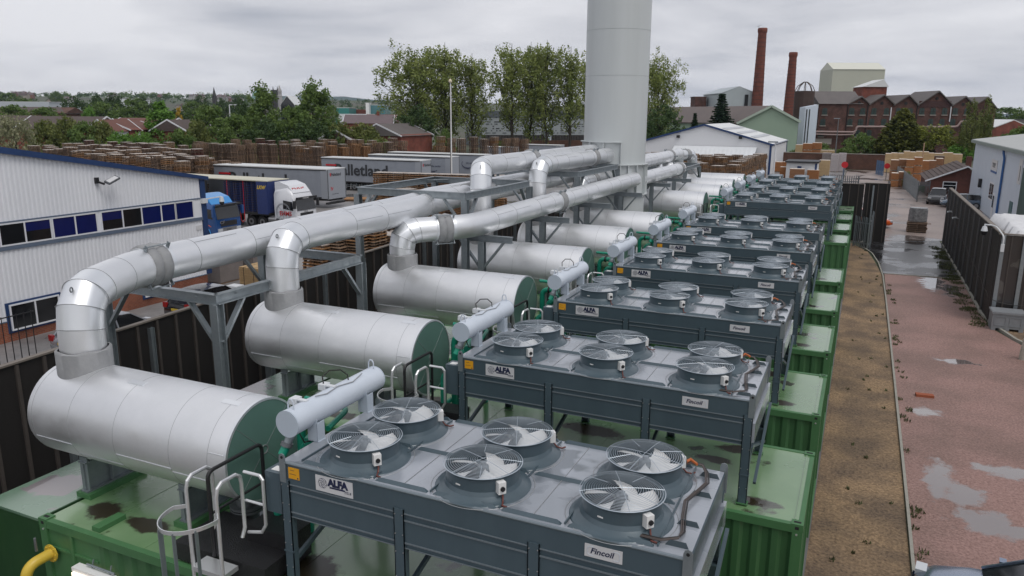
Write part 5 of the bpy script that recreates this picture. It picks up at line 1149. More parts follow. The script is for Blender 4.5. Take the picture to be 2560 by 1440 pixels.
# ------------------------------------------------------------ trailers and trucks
curt = mat('grey_curtain_side', (.29, .31, .35), .4, .05, (.24, .26, .295), 1.2, .8, bump=.15, bscale=1.2); curt_r = mat('white_trailer_roof', (.62, .63, .63), .4); frame_g = mat('grey_trailer_frame', (.33, .35, .385), .45, .2); letter = mat('charcoal_lettering', (.03, .032, .036), .5)
chassis = mat('black_chassis', (.018, .018, .019), .6)
def wheel(par, x, y, z=.5, r=.5, w=.32):
    b = MB(); b.cyl((x, y-w/2, z), (x, y+w/2, z), r, n=24, m=tyre); b.cyl((x, y-w/2-.012, z), (x, y-w/2+.03, z), r*.55, n=16, m=alloy); b.cyl((x, y-w/2-.02, z), (x, y-w/2, z), r*.25, n=12, m=black); b.build('wheel', None, par)
def trailer(label, x0, x1, y0, y1, H, words=True, grey=True, swoosh=False, rot=0.0):
    """long side faces -y, rear doors at x1"""
    t = thing('curtain_trailer', label, 'trailer', (x1, y0, 0), rot, 'grey curtain-sided trailers in the yard'); Lx, Wy = x1-x0, y1-y0
    b = MB(); n = 60; vs = []
    for i in range(n+1):
        x = -Lx+.12+(Lx-.9)*i/n; d = .02*sin(i*1.9)+.012*sin(i*.6); vs += [(x, d, 1.15), (x, d*.4-.01, 2.5), (x, d*.6, H-.12)]
    fs = []
    for i in range(n): fs += [(3*i, 3*i+3, 3*i+4, 3*i+1), (3*i+1, 3*i+4, 3*i+5, 3*i+2)]
    b.add(vs, fs); cu_ = b.build('curtain', curt, t, ang=70)
    b = MB(); b.box(-Lx, .04, 1.1, -.06, Wy, H-.1); b.build('box_body', frame_g, t, smooth=False)
    b = MB(); b.box(-Lx, -.03, H-.1, .0, Wy+.02, H); b.build('roof', curt_r, t, smooth=False)
    b = MB(); b.box(-Lx, -.05, H-.2, -.1, -.03, H-.1); b.box(-Lx, -.02, 1.02, 0, .05, 1.14); b.build('side_rail', chassis, t, smooth=False)
    b = MB(); b.box(-.78, -.035, 1.0, 0, .02, H-.1); b.build('end_pillar', frame_g, t, smooth=False)
    b = MB(); b.box(-.05, .05, .95, .02, Wy-.05, H-.15); b.build('front_wall', frame_g, t, smooth=False)
    for y in (.0, Wy-.12): b = MB(); b.box(-.06, y, .9, .035, y+.12, H-.1); b.build('corner_post', galv_d, t, smooth=False)
    b = MB(); b.bar((-2.6, .4, 0), (-2.6, .4, 1.0), .12, .12); b.box(-2.8, .25, 0, -2.4, .55, .05); b.build('landing_leg', chassis, t, smooth=False)
    for k in range(10): pass
    b = MB(); 
    for k in range(8): b.bar((-Lx*.75+k*.8, 0, .95), (-Lx*.75+k*.8, 0, .55), .04, .04)
    b.box(-Lx*.78, -.02, .50, -Lx*.3, .02, .56); b.box(-Lx*.78, -.02, .72, -Lx*.3, .02, .76); b.build('side_guard', galv, t, smooth=False)
    b = MB(); b.box(-Lx+.3, .5, .75, -.1, Wy-.5, 1.0); b.box(-.4, .1, .4, -.1, Wy-.1, .6); b.build('chassis', chassis, t, smooth=False)
    for x in (-Lx+2.2, -Lx+3.55, -Lx+4.9): wheel(t, x, .25); wheel(t, x, Wy-.25)
    rx = (pi/2, 0, 0)
    if words:
        text('lettering', 'Palletland', 1.9, letter, t, (-Lx*.86, -.05, 1.95), rx, bold=.045, sx=1.10)
        b = MB(); b.box(-Lx*.95, -.055, 3.0, -Lx*.84, -.045, 3.2); b.build('red_flash', redp, t, smooth=False)
        text('lettering', 'uk', .9, redp, t, (-3.1, -.05, 1.35), rx, bold=.015)
        ry = (pi/2, 0, pi/2); text('lettering', 'Palletland', .44, letter, t, (.03, .62, H-.75), ry, bold=.008, sx=.95); b = MB(); b.box(.02, .42, H-.76, .03, .58, H-.44); b.build('red_flash', redp, t, smooth=False)
        text('lettering', 'IV', .5, redp, t, (.03, .45, H-2.2), ry, bold=.01); text('lettering', 'curtain sided trailer', .13, letter, t, (.03, .7, H-2.6), ry)
    if swoosh:
        b = MB()
        for k, (a0, a1) in enumerate(((2.6, 5.4), (2.9, 5.0))): b.tube([(-2.6+.95*cos(a0+(a1-a0)*q/14), -.06, 2.75+.55*sin(a0+(a1-a0)*q/14)-.1*k) for q in range(15)], .03, 4)
        b.build('swoosh_mark', navy, t); text('lettering', 'the carrier', .33, navy, t, (-2.9, -.06, 2.75), rx, bold=.003, shear=.3)
    return t
trailer('nearest grey curtain trailer with big charcoal lettering, right of the two truck cabs', -63.8, -48.6, 62.2, 65.2, 4.0)
trailer('second grey curtain trailer, wheels showing, partly behind the tidy pallet row', -62.3, -47.6, 78.6, 81.0, 4.05)
trailer('third grey trailer with blue swoosh on creased curtain, behind the second', -60.6, -47.9, 86.4, 88.7, 4.1, words=False, swoosh=True)
trailer('farthest grey trailer with blue swoosh, rear end just left of the fourth duct', -62.7, -46.9, 94.2, 96.4, 4.05, words=False, swoosh=True)
trailer('small grey trailer body end-on, far left of the dark pallet stacks', -64.5, -58.0, 128, 130.4, 3.6, words=False)
trailer('small boxy grey trailer end-on beside the tall trees', -58.0, -50.5, 132, 134.4, 4.0, words=False)
def lorry(label, x, y, paint, Wd, H, deflector, cabL=2.3):
    t = thing('lorry_cab', label, 'truck', (x, y, 0), 0, 'truck cabs facing right'); hw = Wd/2     # front faces +x, local origin bottom front centre
    secs = [(-cabL, .95, H-.5, hw*.98), (-cabL+.05, .9, H-.35, hw), (-1.0, .9, H-.1, hw), (-.55, .55, H-.35, hw), (-.28, .45, 2.75, hw), (-.10, .40, 2.2, hw*.98), (0, .38, 1.6, hw*.96)]
    b = MB(); vs = []
    for (xx, z0, z1, w) in secs: vs += [(xx, -w*.98, z0), (xx, -w, (z0+z1)/2), (xx, -w*.98, z1-.25), (xx, -w*.86, z1), (xx, w*.86, z1), (xx, w*.98, z1-.25), (xx, w, (z0+z1)/2), (xx, w*.98, z0)]
    K = 8; fs = []
    for i in range(len(secs)-1):
        for k in range(K): fs.append((i*K+k, i*K+(k+1) % K, (i+1)*K+(k+1) % K, (i+1)*K+k))
    fs += [tuple(range(K))[::-1], tuple((len(secs)-1)*K+k for k in range(K))]; b.add(vs, fs); b.build('cab', paint, t, ang=40)
    b = MB(); b.add([(.0, -hw*.9, 1.62), (.0, hw*.9, 1.62), (-.20, hw*.88, 2.55), (-.20, -hw*.88, 2.55)], [(0, 1, 2, 3)]); o = b.build('windscreen', glass_d, t, smooth=False); o.location = (.035, 0, 0)
    for sy in (-1, 1):
        b = MB(); b.prism([(-1.35, sy*(hw+.004), 1.75), (-.3, sy*(hw+.004), 1.62), (-.38, sy*(hw+.004), 2.35), (-1.3, sy*(hw+.004), 2.45)], (0, sy*.012, 0)); b.build('side_window', glass_d, t, smooth=False)
        b = MB(); b.obox((.0, sy*(hw+.18), 2.15), (.09, 0, 0), (0, .10, 0), (0, 0, .32)); b.build('mirror', trimb if paint is not blue_cab else paint, t, smooth=False)
        b = MB(); b.obox((.02, sy*hw*.72, .78), (.05, 0, 0), (0, .22, 0), (0, 0, .12)); b.build('headlight', lampg, t, smooth=False)
    b = MB(); b.box(-.05, -hw*.62, 1.05, .03, hw*.62, 1.42); b.build('grille', trimb, t, smooth=False); b = MB(); b.box(-.04, -hw*.93, .35, .05, hw*.93, .62); b.build('bumper', trimb if paint is not blue_cab else paint, t, smooth=False)
    b = MB(); b.box(-.05, -hw*.93, 2.58, .16, hw*.93, 2.72); b.build('sun_visor', trimb, t, smooth=False)
    b = MB(); d = deflector; b.prism([(-cabL, -hw*.82, H-.5), (-cabL, -hw*.82, H+.35), (-cabL+.5, -hw*.82, H+.38), (-.9, -hw*.82, H+.1), (-.4, -hw*.82, H-.5)], (0, hw*1.64, 0)); b.build('roof_deflector', d, t, ang=30)
    b = MB(); b.box(-cabL-3.2, -.5, .7, -.3, .5, .95); b.build('chassis', chassis, t, smooth=False)
    for xx in (-1.35, -cabL-1.4, -cabL-2.6):
        wheel(t, xx, -hw+.2); wheel(t, xx, hw-.2)
    b = MB(); b.cyl((-cabL-.75, -hw+.35, .75), (-cabL+.1, -hw+.35, .75), .32, n=18); b.build('fuel_tank', alloy, t)
    return t
blue_cab = mat('bright_blue_cab_paint', (.012, .065, .22), .25, .2, (.015, .08, .26), .6, .9, coat=.7); skyb = mat('sky_blue_deflector', (.035, .26, .62), .3, .1, coat=.5); cabw = mat('white_cab_paint', (.66, .67, .70), .3, 0, coat=.6)
lc = lorry('blue truck cab with sky-blue roof deflector beside the office corner', -43.5, 43.6, blue_cab, 2.6, 3.05, skyb)
text('lettering', 'CF', .32, alloy, lc, (.06, -.95, 1.25), (pi/2, 0, pi/2), bold=.008, sx=1.3); text('lettering', 'SMART', .16, letter, lc, (.062, -.3, .72), (pi/2, 0, pi/2)); b = MB(); b.box(.03, -.75, .66, .056, .75, .95); b.build('number_plate', alloy, lc, smooth=False)
b = MB(); b.tube([(-2.2, -1.305, 1.6), (-1.2, -1.305, 1.35), (-.5, -1.305, 1.05)], .03, 4, mat('orange_stripe', (.6, .1, .02), .4)); b.tube([(-2.2, -1.305, 1.3), (-1.6, -1.305, 1.2), (-.7, -1.305, .8), (-.6, -1.305, .5)], .045, 4, skyb); b.build('side_stripe', None, lc)
lc = lorry('white truck cab with red lettering and compass emblem, in front of the trailer row', -41.6, 50.4, cabw, 2.6, 3.55, cabw)
text('lettering', 'EMMS', .62, redp, lc, (-.50, -.92, 3.08), (radians(62), 0, pi/2), bold=.004, sx=1.0); text('lettering', 'EMMS', .5, redp, lc, (-1.75, -1.312, 1.2), (pi/2, 0, 0), bold=.012)
text('lettering', 'YORKSHIRE', .15, sign_w, lc, (.165, -.62, 2.59), (pi/2, 0, pi/2), bold=.002); text('lettering', 'IVECO', .17, alloy, lc, (.035, -.35, 1.46), (pi/2, 0, pi/2), bold=.003)
b = MB(); cx_, cz_ = -1.35, 1.45
for rr in (.76, .68): b.tube([(cx_+rr*cos(2*pi*q/28), -1.306, cz_+rr*sin(2*pi*q/28)) for q in range(28)], .02, 4, closed=True)
for a in (0, pi/2, pi/4, 3*pi/4): b.bar((cx_-.7*cos(a), -1.308, cz_-.7*sin(a)), (cx_+.7*cos(a), -1.308, cz_+.7*sin(a)), .02, .02)
b.build('compass_emblem', frame_g, lc)
# open-sided trailer behind the white cab, loaded with blue pallets
t = thing('open_trailer', 'open-sided trailer with cream roof behind the white cab, red load straps', 'trailer', (-44.4, 49.0, 0))
b = MB(); b.box(-18, -.05, 3.92, 0, 2.7, 4.0); b.build('roof', mat('cream_roof', (.52, .50, .40), .5), t, smooth=False); b = MB(); b.box(-18, 0, 1.1, 0, 2.65, 1.3); b.build('bed', chassis, t, smooth=False)
b = MB(); b.box(-.12, 0, 1.3, 0, 2.65, 3.92); b.build('headboard', wood_b, t, smooth=False); b = MB(); b.box(-18, 2.55, 1.3, -.12, 2.6, 3.9); b.build('far_curtain', curt, t, smooth=False)
b = MB(); b.box(-1.15, -.05, 1.2, -.05, .0, 3.9); cc = b.build('gathered_curtain', wood_b, t, smooth=False); text('lettering', 'LKW', .4, yell, t, (-1.1, -.06, 3.3), (pi/2, 0, 0), bold=.02, shear=.3)
b = MB(); b.box(-11.2, -.04, 1.2, -10.2, 0, 3.9); b.build('side_post_panel', frame_g, t, smooth=False)
b = MB(); 
for x in (-4.4, -2.6): b.bar((x, -.08, .5), (x+.05, -.08, 3.9), .03, .03)
for x in (-6.6, -3.0): b.tube([(x, -.1, 1.3), (x, -.1, .6), (x+.2, -.1, .4), (x+.4, -.1, .6), (x+.4, -.1, 1.3)], .025, 5)
b.build('load_straps', redp, t, smooth=False)
for x in (-7.2, -5.6, -4.0): wheel(t, x, .22); wheel(t, x, 2.4)
bp = stack_mesh('pallet_stack', 17, wood_b, None, .01); grp = 'blue pallet stacks on the open trailer'
for k in range(3):
    for j in range(2):
        o = bp if (k, j) == (0, 0) else bp.copy()
        if o is not bp: C.objects.link(o)
        o.location = (-44.4-1.9-k*1.25, 49.65+j*1.15, 1.3); tag(o, '%s blue pallet stack from the cab on the open-sided trailer, %s side' % (OR2[k], ('near', 'far')[j]), 'pallet stack', grp)
for k in range(2):
    o = stk['g14'].copy(); C.objects.link(o); o.location = (-44.4-8.4-k*1.3, 49.8, 1.3); o.scale = (1, 1, 1); tag(o, '%s broken brown pallet stack at the left end of the open-sided trailer' % ('right', 'left')[k], 'pallet stack', 'brown stacks on the open trailer')
t = thing('forklift', 'dark forklift mast raised in front of the blue pallets', 'forklift', (-49.9, 47.0, 0))
for x in (0, .75): b = MB(); b.bar((x, 0, .3), (x, 0, 4.3), .16, .16); b.build('mast_rail', black, t, smooth=False)
b = MB(); b.box(-.1, -2.6, .4, .95, -.3, 1.5); b.build('body', chassis, t); b = MB(); b.box(-.05, -2.2, 2.1, .9, -.4, 2.2)
for x in (0, .85):
    for y in (-2.1, -.5): b.bar((x, y, 1.5), (x, y, 2.1), .06, .06)
b.build('overhead_guard', black, t, smooth=False); b = MB(); b.box(-.15, .1, 2.4, .9, .16, 2.9); b.box(0, .1, 2.4, .1, 1.3, 2.45); b.box(.65, .1, 2.4, .75, 1.3, 2.45); b.build('forks', black, t, smooth=False)
for x in (-.05, .9):
    for y in (-2.1, -.5): b = MB(); b.cyl((x-.1, y, .32), (x+.1, y, .32), .32, n=18); b.build('wheel', tyre, t)
# loose pallet on the ground in front of the trailers, white mast
o = pm['o'].copy(); C.objects.link(o); p = onz(893, 500); o.location = (p.x, p.y, 0); o.rotation_euler = (0, 0, .5); o.scale = (2.2, 2.2, 1.5); tag(o, 'loose broken pale pallet lying flat on the yard by the trailer wheels', 'pallet')
t = thing('white_mast', 'tall slim white mast with pointed cap in front of the tall trees', 'mast', (-30.4, 54.8, 0))
mm = onz(1130, 440, 0); md = 60.0; q0 = atd(1129, 470, md); q1 = atd(1128, 203, md); t.location = (q0.x, q0.y, 0)
b = MB(); b.cyl((0, 0, 0), (0, 0, q1.z-.15), .095, .055, 14); b.build('pole', white, t); b = MB(); b.cyl((0, 0, q1.z-.15), (0, 0, q1.z-.05), .14, n=14); b.cyl((0, 0, q1.z-.05), (0, 0, q1.z+.14), .15, .0, 14, cap=False); b.build('cap', mat('pale_mast_cap', (.6, .52, .38), .5), t)
b = MB(); b.cyl((0, -.13, 0), (0, -.1, q1.z-.2), .02, n=6); b.build('halyard', black, t)
# ------------------------------------------------------------ wrapped stack and items in the delivery yard
t = thing('wrapped_load', 'black-wrapped grey load on a pile of dark pallets in the middle of the wet road', 'wrapped load', (4.9, 71.9, 0))
for k in range(6):
    b = MB(); pallet_mb(b, k*.15, wood_d, random.gauss(0, .02), random.gauss(0, .02), random.gauss(0, .03), 1.45, 1.2); b.build('pallet', None, t, smooth=False)
b = MB(); n = 26
for (z0, z1, s_) in ((.92, 1.0, .97), (1.0, 1.45, 1.0), (1.45, 1.9, .98), (1.9, 2.05, .93)):
    b.prism([(.68*s_*cos(2*pi*k/n)*(1+.18*abs(sin(4*pi*k/n))), .6*s_*sin(2*pi*k/n)*(1+.18*abs(sin(4*pi*k/n))), z0) for k in range(n)], (0, 0, z1-z0))
b.build('wrapped_goods', mat('crumpled_grey_wrap', (.34, .34, .35), .25, .1, (.05, .05, .05), 6, .95, bump=.8, bscale=9), t, ang=60)
b = MB(); b.bar((-.75, -.62, .75), (1.0, -.62, .82), .06, .06); b.build('loose_plank', wood_d, t, smooth=False)
print('p4 ok')
# ------------------------------------------------------------ buildings on the right and behind
tile_b = mat('brown_roof_tile', (.085, .055, .045), .7, 0, (.055, .037, .032), 2, .9); slate = mat('worn_slate_roof', (.135, .118, .112), .65, 0, (.09, .08, .078), .5, .9); stone_w = mat('pale_stone_sill', (.30, .27, .24), .8)
green_g = mat('dark_green_window', (.006, .020, .017), .3, 0, (.010, .034, .028), 3, .8, spec=.7)
bluish = mat('pale_blue_steel_cladding', (.60, .66, .74), .45, .1, (.54, .60, .68), .7, .7)
# pale blue unit at the right edge; its long wall faces the road (-x)
t = thing('industrial_unit', 'pale blue steel-clad unit at the right edge with blue drainpipe', 'building', (11.9, 103.5, 0))
b = MB(); b.box(0, -60, 0, 26, 0, 6.75); b.build('wall', bluish, t, smooth=False)
b = MB(); b.prism([(-.35, .4, 6.75), (13, .4, 8.6), (26.4, .4, 6.75), (26.4, .4, 6.9), (13, .4, 8.8), (-.35, .4, 6.95)], (0, -60.6, 0)); b.build('roof', mat('pale_grey_roof_sheet', (.40, .41, .40), .5, 0, (.33, .34, .33), .8, .8), t, smooth=False)
b = MB(); b.box(-.45, -60.2, 6.6, -.02, .42, 6.9); b.build('gutter', mat('green_grey_gutter', (.16, .21, .20), .5, 0, (.24, .27, .25), 3, .9), t, smooth=False)
db = mat('drainpipe_blue', (.03, .11, .30), .4)
b = MB(); b.tube(bend([(-.2, -21.8, 6.6), (-.22, -22.1, 6.3), (-.12, -22.3, 5.9), (-.12, -22.3, 0)], .2, 3), .10, 10); b.build('drainpipe', db, t)
b = MB(); b.box(-.03, -18, 1.6, -.002, -15.3, 3.3, upvc); w_ = b.build('window', None, t, smooth=False); b = MB(); b.box(-.05, -17.8, 1.75, -.03, -16.8, 3.15); b.box(-.05, -16.5, 1.75, -.03, -15.5, 3.15); b.build('pane', glass_d, w_, smooth=False)
b = MB(); b.box(-.04, -19.3, 0, -.002, -18.2, 2.4, upvc); b.box(-.06, -19.15, 1.1, -.04, -18.4, 2.2, glass_d); b.build('door', None, t, smooth=False)
b = MB(); b.box(-.05, -29.0, 0, -.002, -27.6, 2.6); b.build('side_door', mat('dark_teal_door', (.02, .10, .11), .4), t, smooth=False); b = MB(); b.box(-.06, -40, 0, -.002, -31.5, 5.6); b.build('roller_door', mat('dark_green_door', (.015, .06, .05), .5), t, smooth=False)
b = MB(); b.box(-.05, -18.2, 4.4, -.01, -14.6, 5.45); s_ = b.build('company_sign', sign_w, t, smooth=False); b = MB(); b.box(-.06, -18.2, 4.2, -.01, -14.6, 4.4); b.build('sign_base', db, t, smooth=False)
text('lettering', 'TYCROP', .62, letter, s_, (-.06, -15.3, 4.72), (pi/2, 0, -pi/2), sx=.8)
b = MB(); b.box(-.05, -30.9, 4.2, -.01, -29.5, 6.2); s_ = b.build('number_sign', sign_w, t, smooth=False); text('lettering', '1', 1.7, letter, s_, (-.06, -29.9, 4.5), (pi/2, 0, -pi/2), bold=.02)
b = MB(); b.box(-.3, -9.5, 2.2, -.02, -8.9, 3.1); b.build('meter_box', black, t, smooth=False)
# brown brick bungalow
t = thing('bungalow', 'brown brick bungalow with tiled roof and white bargeboard beside the blue unit', 'house', (7.7, 106, 0))
bw = brickmat('brown_bungalow_brick', (.17, .055, .04), (.13, .042, .032), (.12, .08, .065)); H1, HA = 2.15, 3.75
b = MB(); b.prism([(0, 0, 0), (6.2, 0, 0), (6.2, 0, H1), (4.0, 0, HA-.25), (0, 0, H1-.2)], (0, 13, 0)); b.build('wall', bw, t, smooth=False)
b = MB(); b.add([(-.3, -.35, H1-.3), (4.0, -.35, HA), (4.0, 13.3, HA), (-.3, 13.3, H1-.3), (6.6, -.35, H1-.05), (6.6, 13.3, H1-.05)], [(0, 1, 2, 3), (1, 4, 5, 2)])
for k in range(9):
    f = k/9; b.box(-.3+4.3*f, -.35, H1-.3+(HA-H1+.3)*f, -.22+4.3*f, 13.3, H1-.22+(HA-H1+.3)*f)
b.build('roof', tile_b, t, smooth=False)
b = MB(); b.prism([(-.35, -.4, H1-.42), (4.0, -.4, HA-.14), (6.65, -.4, H1-.18), (6.65, -.4, H1-.0), (4.0, -.4, HA+.04), (-.35, -.4, H1-.24)], (0, .05, 0)); b.build('bargeboard', upvc, t, smooth=False)
for (x, w) in ((1.6, 1.5), (4.5, 1.4)):
    b = MB(); b.box(x, -.05, .75, x+w, .02, 1.85, upvc); w_ = b.build('window', None, t, smooth=False); b = MB(); b.box(x+.1, -.06, .85, x+w-.1, -.05, 1.35); b.box(x+.1, -.06, 1.42, x+w-.1, -.05, 1.75); b.build('pane', glass_d, w_, smooth=False)
b = MB(); b.box(4.4, 6, 3.0, 5.0, 6.7, 4.6); b.build('chimney', bw, t, smooth=False)
# white shed with blue trim
t = thing('white_shed', 'big white gabled shed with thin blue trim behind the brown pallets', 'building', (-13.5, 132, 0))
b = MB(); b.prism([(-21.2, 0, 0), (0, 0, 0), (0, 0, 4.95), (-11.1, 0, 7.95), (-21.2, 0, 5.2)], (0, 26, 0)); b.build('wall', mat('white_shed_cladding', (.70, .71, .73), .45), t, smooth=False)
b = MB(); b.add([(.25, -.2, 4.88), (-11.1, -.2, 8.02), (-11.1, 26, 8.02), (.25, 26, 4.88), (-21.5, -.2, 5.12), (-21.5, 26, 5.12)], [(0, 3, 2, 1), (1, 2, 5, 4)]); 
b.build('roof', mat('white_sheet_roof', (.66, .67, .67), .4), t, smooth=False)
b = MB()
for k in range(3): b.quad((-3-2.4*k, 3, 5.84+.66*k), (-3.9-2.4*k, 3, 6.09+.66*k), (-3.9-2.4*k, 24, 6.09+.66*k), (-3-2.4*k, 24, 5.84+.66*k))
b.build('roof_light', mat('grey_rooflight', (.45, .47, .5), .3), t, smooth=False)
b = MB(); b.bar((.25, -.25, 4.8), (-11.1, -.25, 7.93), .10, .3); b.bar((-11.1, -.25, 7.93), (-21.5, -.25, 5.05), .10, .3); b.box(-.35, -.12, 0, -.02, -.02, 4.8); b.box(.02, 25, 0, .1, 25.5, 4.8); b.box(.02, -.1, 4.7, .15, 26, 4.95); b.build('blue_trim', blue_t, t, smooth=False)
b = MB(); 
for k in range(2): b.box(-5.3-10.3*k, -.5, 5.7, -4.8-10.3*k, -.05, 6.15)
b.build('floodlights', black, t, smooth=False)
b = MB(); vs = []; 
for i in range(40):
    x = -16+i*.35; vs += [(x, -.1, 4.4), (x, -3.2-(i%2)*.12, 2.9)]
b.add(vs, [(2*i, 2*i+2, 2*i+3, 2*i+1) for i in range(39)]); b.build('canopy', white_p, t, smooth=False)
# pale green gabled hall
t = thing('green_hall', 'pale green gabled hall with wide brown-grey roof behind the white shed', 'building', (-29, 200, 0))
pg = mat('pale_green_cladding', (.33, .43, .33), .6, 0, (.30, .40, .31), .6, .7)
b = MB(); b.prism([(0, 0, 0), (14, 0, 0), (14, 0, 8.0), (7.6, 0, 11.4), (0, 0, 7.5)], (-40, 45, 0)); b.build('wall', pg, t, smooth=False)
b = MB(); b.prism([(-.4, -.4, 7.25), (7.6, -.4, 11.5), (14.5, -.4, 7.85), (14.5, -.4, 8.15), (7.6, -.4, 11.85), (-.4, -.4, 7.55)], (-42, 47, 0)); b.build('roof', mat('brown_grey_sheet_roof', (.155, .125, .115), .7, 0, (.12, .10, .095), .3, .9), t, smooth=False)
b = MB(); b.bar((-.4, -.5, 7.5), (7.6, -.5, 11.75), .2, .55); b.bar((7.6, -.5, 11.75), (14.6, -.5, 8.0), .2, .55); b.build('verge', mat('pale_green_trim', (.42, .50, .42), .6), t, smooth=False)
# tall grey shed
def fbox(name, label, cat, px0, px1, pyt, dep, deptha, m, roofm=None, gable=0.0, base=0.0, yaw=None):
    """block whose visible front spans two bearings at one distance"""
    a, c_ = atd(px0, pyt, dep), atd(px1, pyt, dep); t = thing(name, label, cat, (a.x, a.y, base), 0); d = Vector((c_.x-a.x, c_.y-a.y, 0)); n_ = Vector((-d.y, d.x, 0)).normalized()*deptha; h = (a.z+c_.z)/2-base
    apex = d/2+Vector((0, 0, h+gable)); b = MB(); poly = [Vector((0, 0, 0)), d, d+Vector((0, 0, h)), Vector((0, 0, h))] if not gable else [Vector((0, 0, 0)), d, d+Vector((0, 0, h)), apex, Vector((0, 0, h))]
    b.prism(poly, n_); b.build('wall', m, t, smooth=False)
    b = MB(); up = Vector((0, 0, .25)); e = d.normalized()*.4
    if gable: b.prism([Vector((0, 0, h))-e, apex, d+Vector((0, 0, h))+e, d+Vector((0, 0, h))+e+up, apex+up, Vector((0, 0, h))-e+up], n_)
    else: b.prism([Vector((0, 0, h+.01))-e, d+Vector((0, 0, h+.01))+e, d+Vector((0, 0, h))+e+up, Vector((0, 0, h))-e+up], n_)
    b.build('roof', roofm or m, t, smooth=False); return t, d, n_, h
gcl = mat('pale_grey_tall_cladding', (.40, .44, .46), .5, 0, (.35, .39, .41), .3, .7)
t, d, n_, h = fbox('tall_shed', 'tall pale grey gabled shed left of the big brick chimney', 'building', 1806, 1889, 234, 300, 30, gcl, gcl, gable=2.6)
b = MB(); b.prism([d*.68+Vector((0, 0, 3))-n_*.005, d*.78+Vector((0, 0, 3))-n_*.005, d*.78+Vector((0, 0, h*.98))-n_*.005, d*.68+Vector((0, 0, h*.98))-n_*.005], -n_*.01); b.build('tall_door', dark, t, smooth=False)
a_ = atd(1793, 240, 310); 
fbox('brick_tower_block', 'small dark brick tower stub on the skyline left of the grey shed', 'building', 1738, 1766, 243, 320, 8, brick_d)
# brick chimneys
chim = brickmat('chimney_brick', (.24, .06, .038), (.17, .045, .03), (.13, .07, .05), var=.5)
def chimney(label, px, pyb, pyt, dep, wb, wt, crown):
    a, c_ = atd(px, pyb, dep), atd(px+crown[0], pyt, dep); t = thing('brick_chimney', label, 'chimney', (a.x, a.y, 0), 0, 'tall brick chimneys on the skyline'); k = dep/CF; rb, rt = wb*k/2, wt*k/2; H = c_.z
    b = MB(); rb0 = rb+(rb-rt)*a.z/(H-a.z)*1.0; prof = [(rb0*1.12, 0), (rb0*1.0, 4)]; n = 13
    for i in range(n+1): prof.append((rb0+(rt-rb0)*i/n, 4+(H-6)*i/n))
    b.lathe(prof, (0, 0, 0), 24); b.build('shaft', chim, t, ang=50)
    for i in range(1, 22): 
        z = 4+(H-6)*i/22; r = rb0+(rt-rb0)*i/22; b = MB(); b.lathe([(r+.0, z-.12), (r+.07, z-.12), (r+.07, z+.12), (r, z+.12)], (0, 0, 0), 24); b.build('iron_band', mat('rusty_band', (.09, .035, .028), .7), t, smooth=False)
    b = MB(); b.lathe([(rt, H-2), (rt*1.16, H-1.3), (rt*1.16, H-.3), (rt*1.02, H), (rt*.7, H), (rt*.7, H-2)], (0, 0, 0), 24); b.build('crown', chim, t, ang=40)
    return t, H
t, H = chimney('taller brick chimney with iron bands and small aerial on top', 1892, 268, 75, 300, 27, 20, (15,))
b = MB(); b.bar((-1.2, 0, H-.5), (-1.6, 0, H+.9), .12, .12); b.bar((-2.2, 0, H+.6), (-.9, 0, H+1.0), .12, .12); b.build('aerial', galv, t, smooth=False)
chimney('shorter red brick chimney right of the taller one', 1972, 268, 133, 290, 24, 18, (9,))
# dark water tower with skeletal dome
k = 199/CF; a = atd(2012, 228, 199); t = thing('water_tower', 'squat dark brown tower with skeletal dome beside the mill', 'tower', (a.x, a.y, 0)); r = 23.5*k; rust = mat('rusty_dark_tower', (.075, .045, .035), .8, 0, (.045, .03, .026), .6, .9)
b = MB(); zt_ = a.z; b.lathe([(r*.92, 0), (r*.92, zt_-9), (r*.98, zt_-8.6), (r*.98, zt_-8), (r, zt_-7.9), (r*1.02, zt_), (r*.3, zt_+.1), (0.01, zt_+.1)], (0, 0, 0), 12); b.build('drum', rust, t, smooth=False)
b = MB()
for q in range(8): an = 2*pi*q/8; b.tube([(r*cos(an), r*sin(an), zt_), (r*.75*cos(an), r*.75*sin(an), zt_+1.3), (r*.2*cos(an), r*.2*sin(an), zt_+2.3)], .09, 4)
b.cyl((0, 0, zt_+2.2), (0, 0, zt_+2.4), r*.24, n=10); b.build('dome_frame', rust, t, smooth=False)
# big pale block behind the mill
cream = mat('pale_sage_cladding', (.47, .475, .40), .6, 0, (.44, .445, .375), .2, .6)
a, c_ = atd(2083, 170, 330), atd(2214, 170, 330); t = thing('silo_block', 'huge plain pale sage block with lighter sloping top behind the mill', 'building', (a.x, a.y, 0)); d = Vector((c_.x-a.x, c_.y-a.y, 0)); n_ = Vector((-d.y, d.x, 0)).normalized(); h = a.z-.5
b = MB(); b.prism([Vector((0, 0, 0)), d, d+Vector((0, 0, h)), Vector((0, 0, h))], n_*14); b.build('wall', cream, t, smooth=False)
b = MB(); e = d.normalized()*.4; b.prism([Vector((0, 0, h))-n_*.3, Vector((0, 0, h+3.2))+n_*7, Vector((0, 0, h))+n_*14.3], d); b.build('roof', mat('pale_ridge_roof', (.60, .60, .52), .5), t, smooth=False)
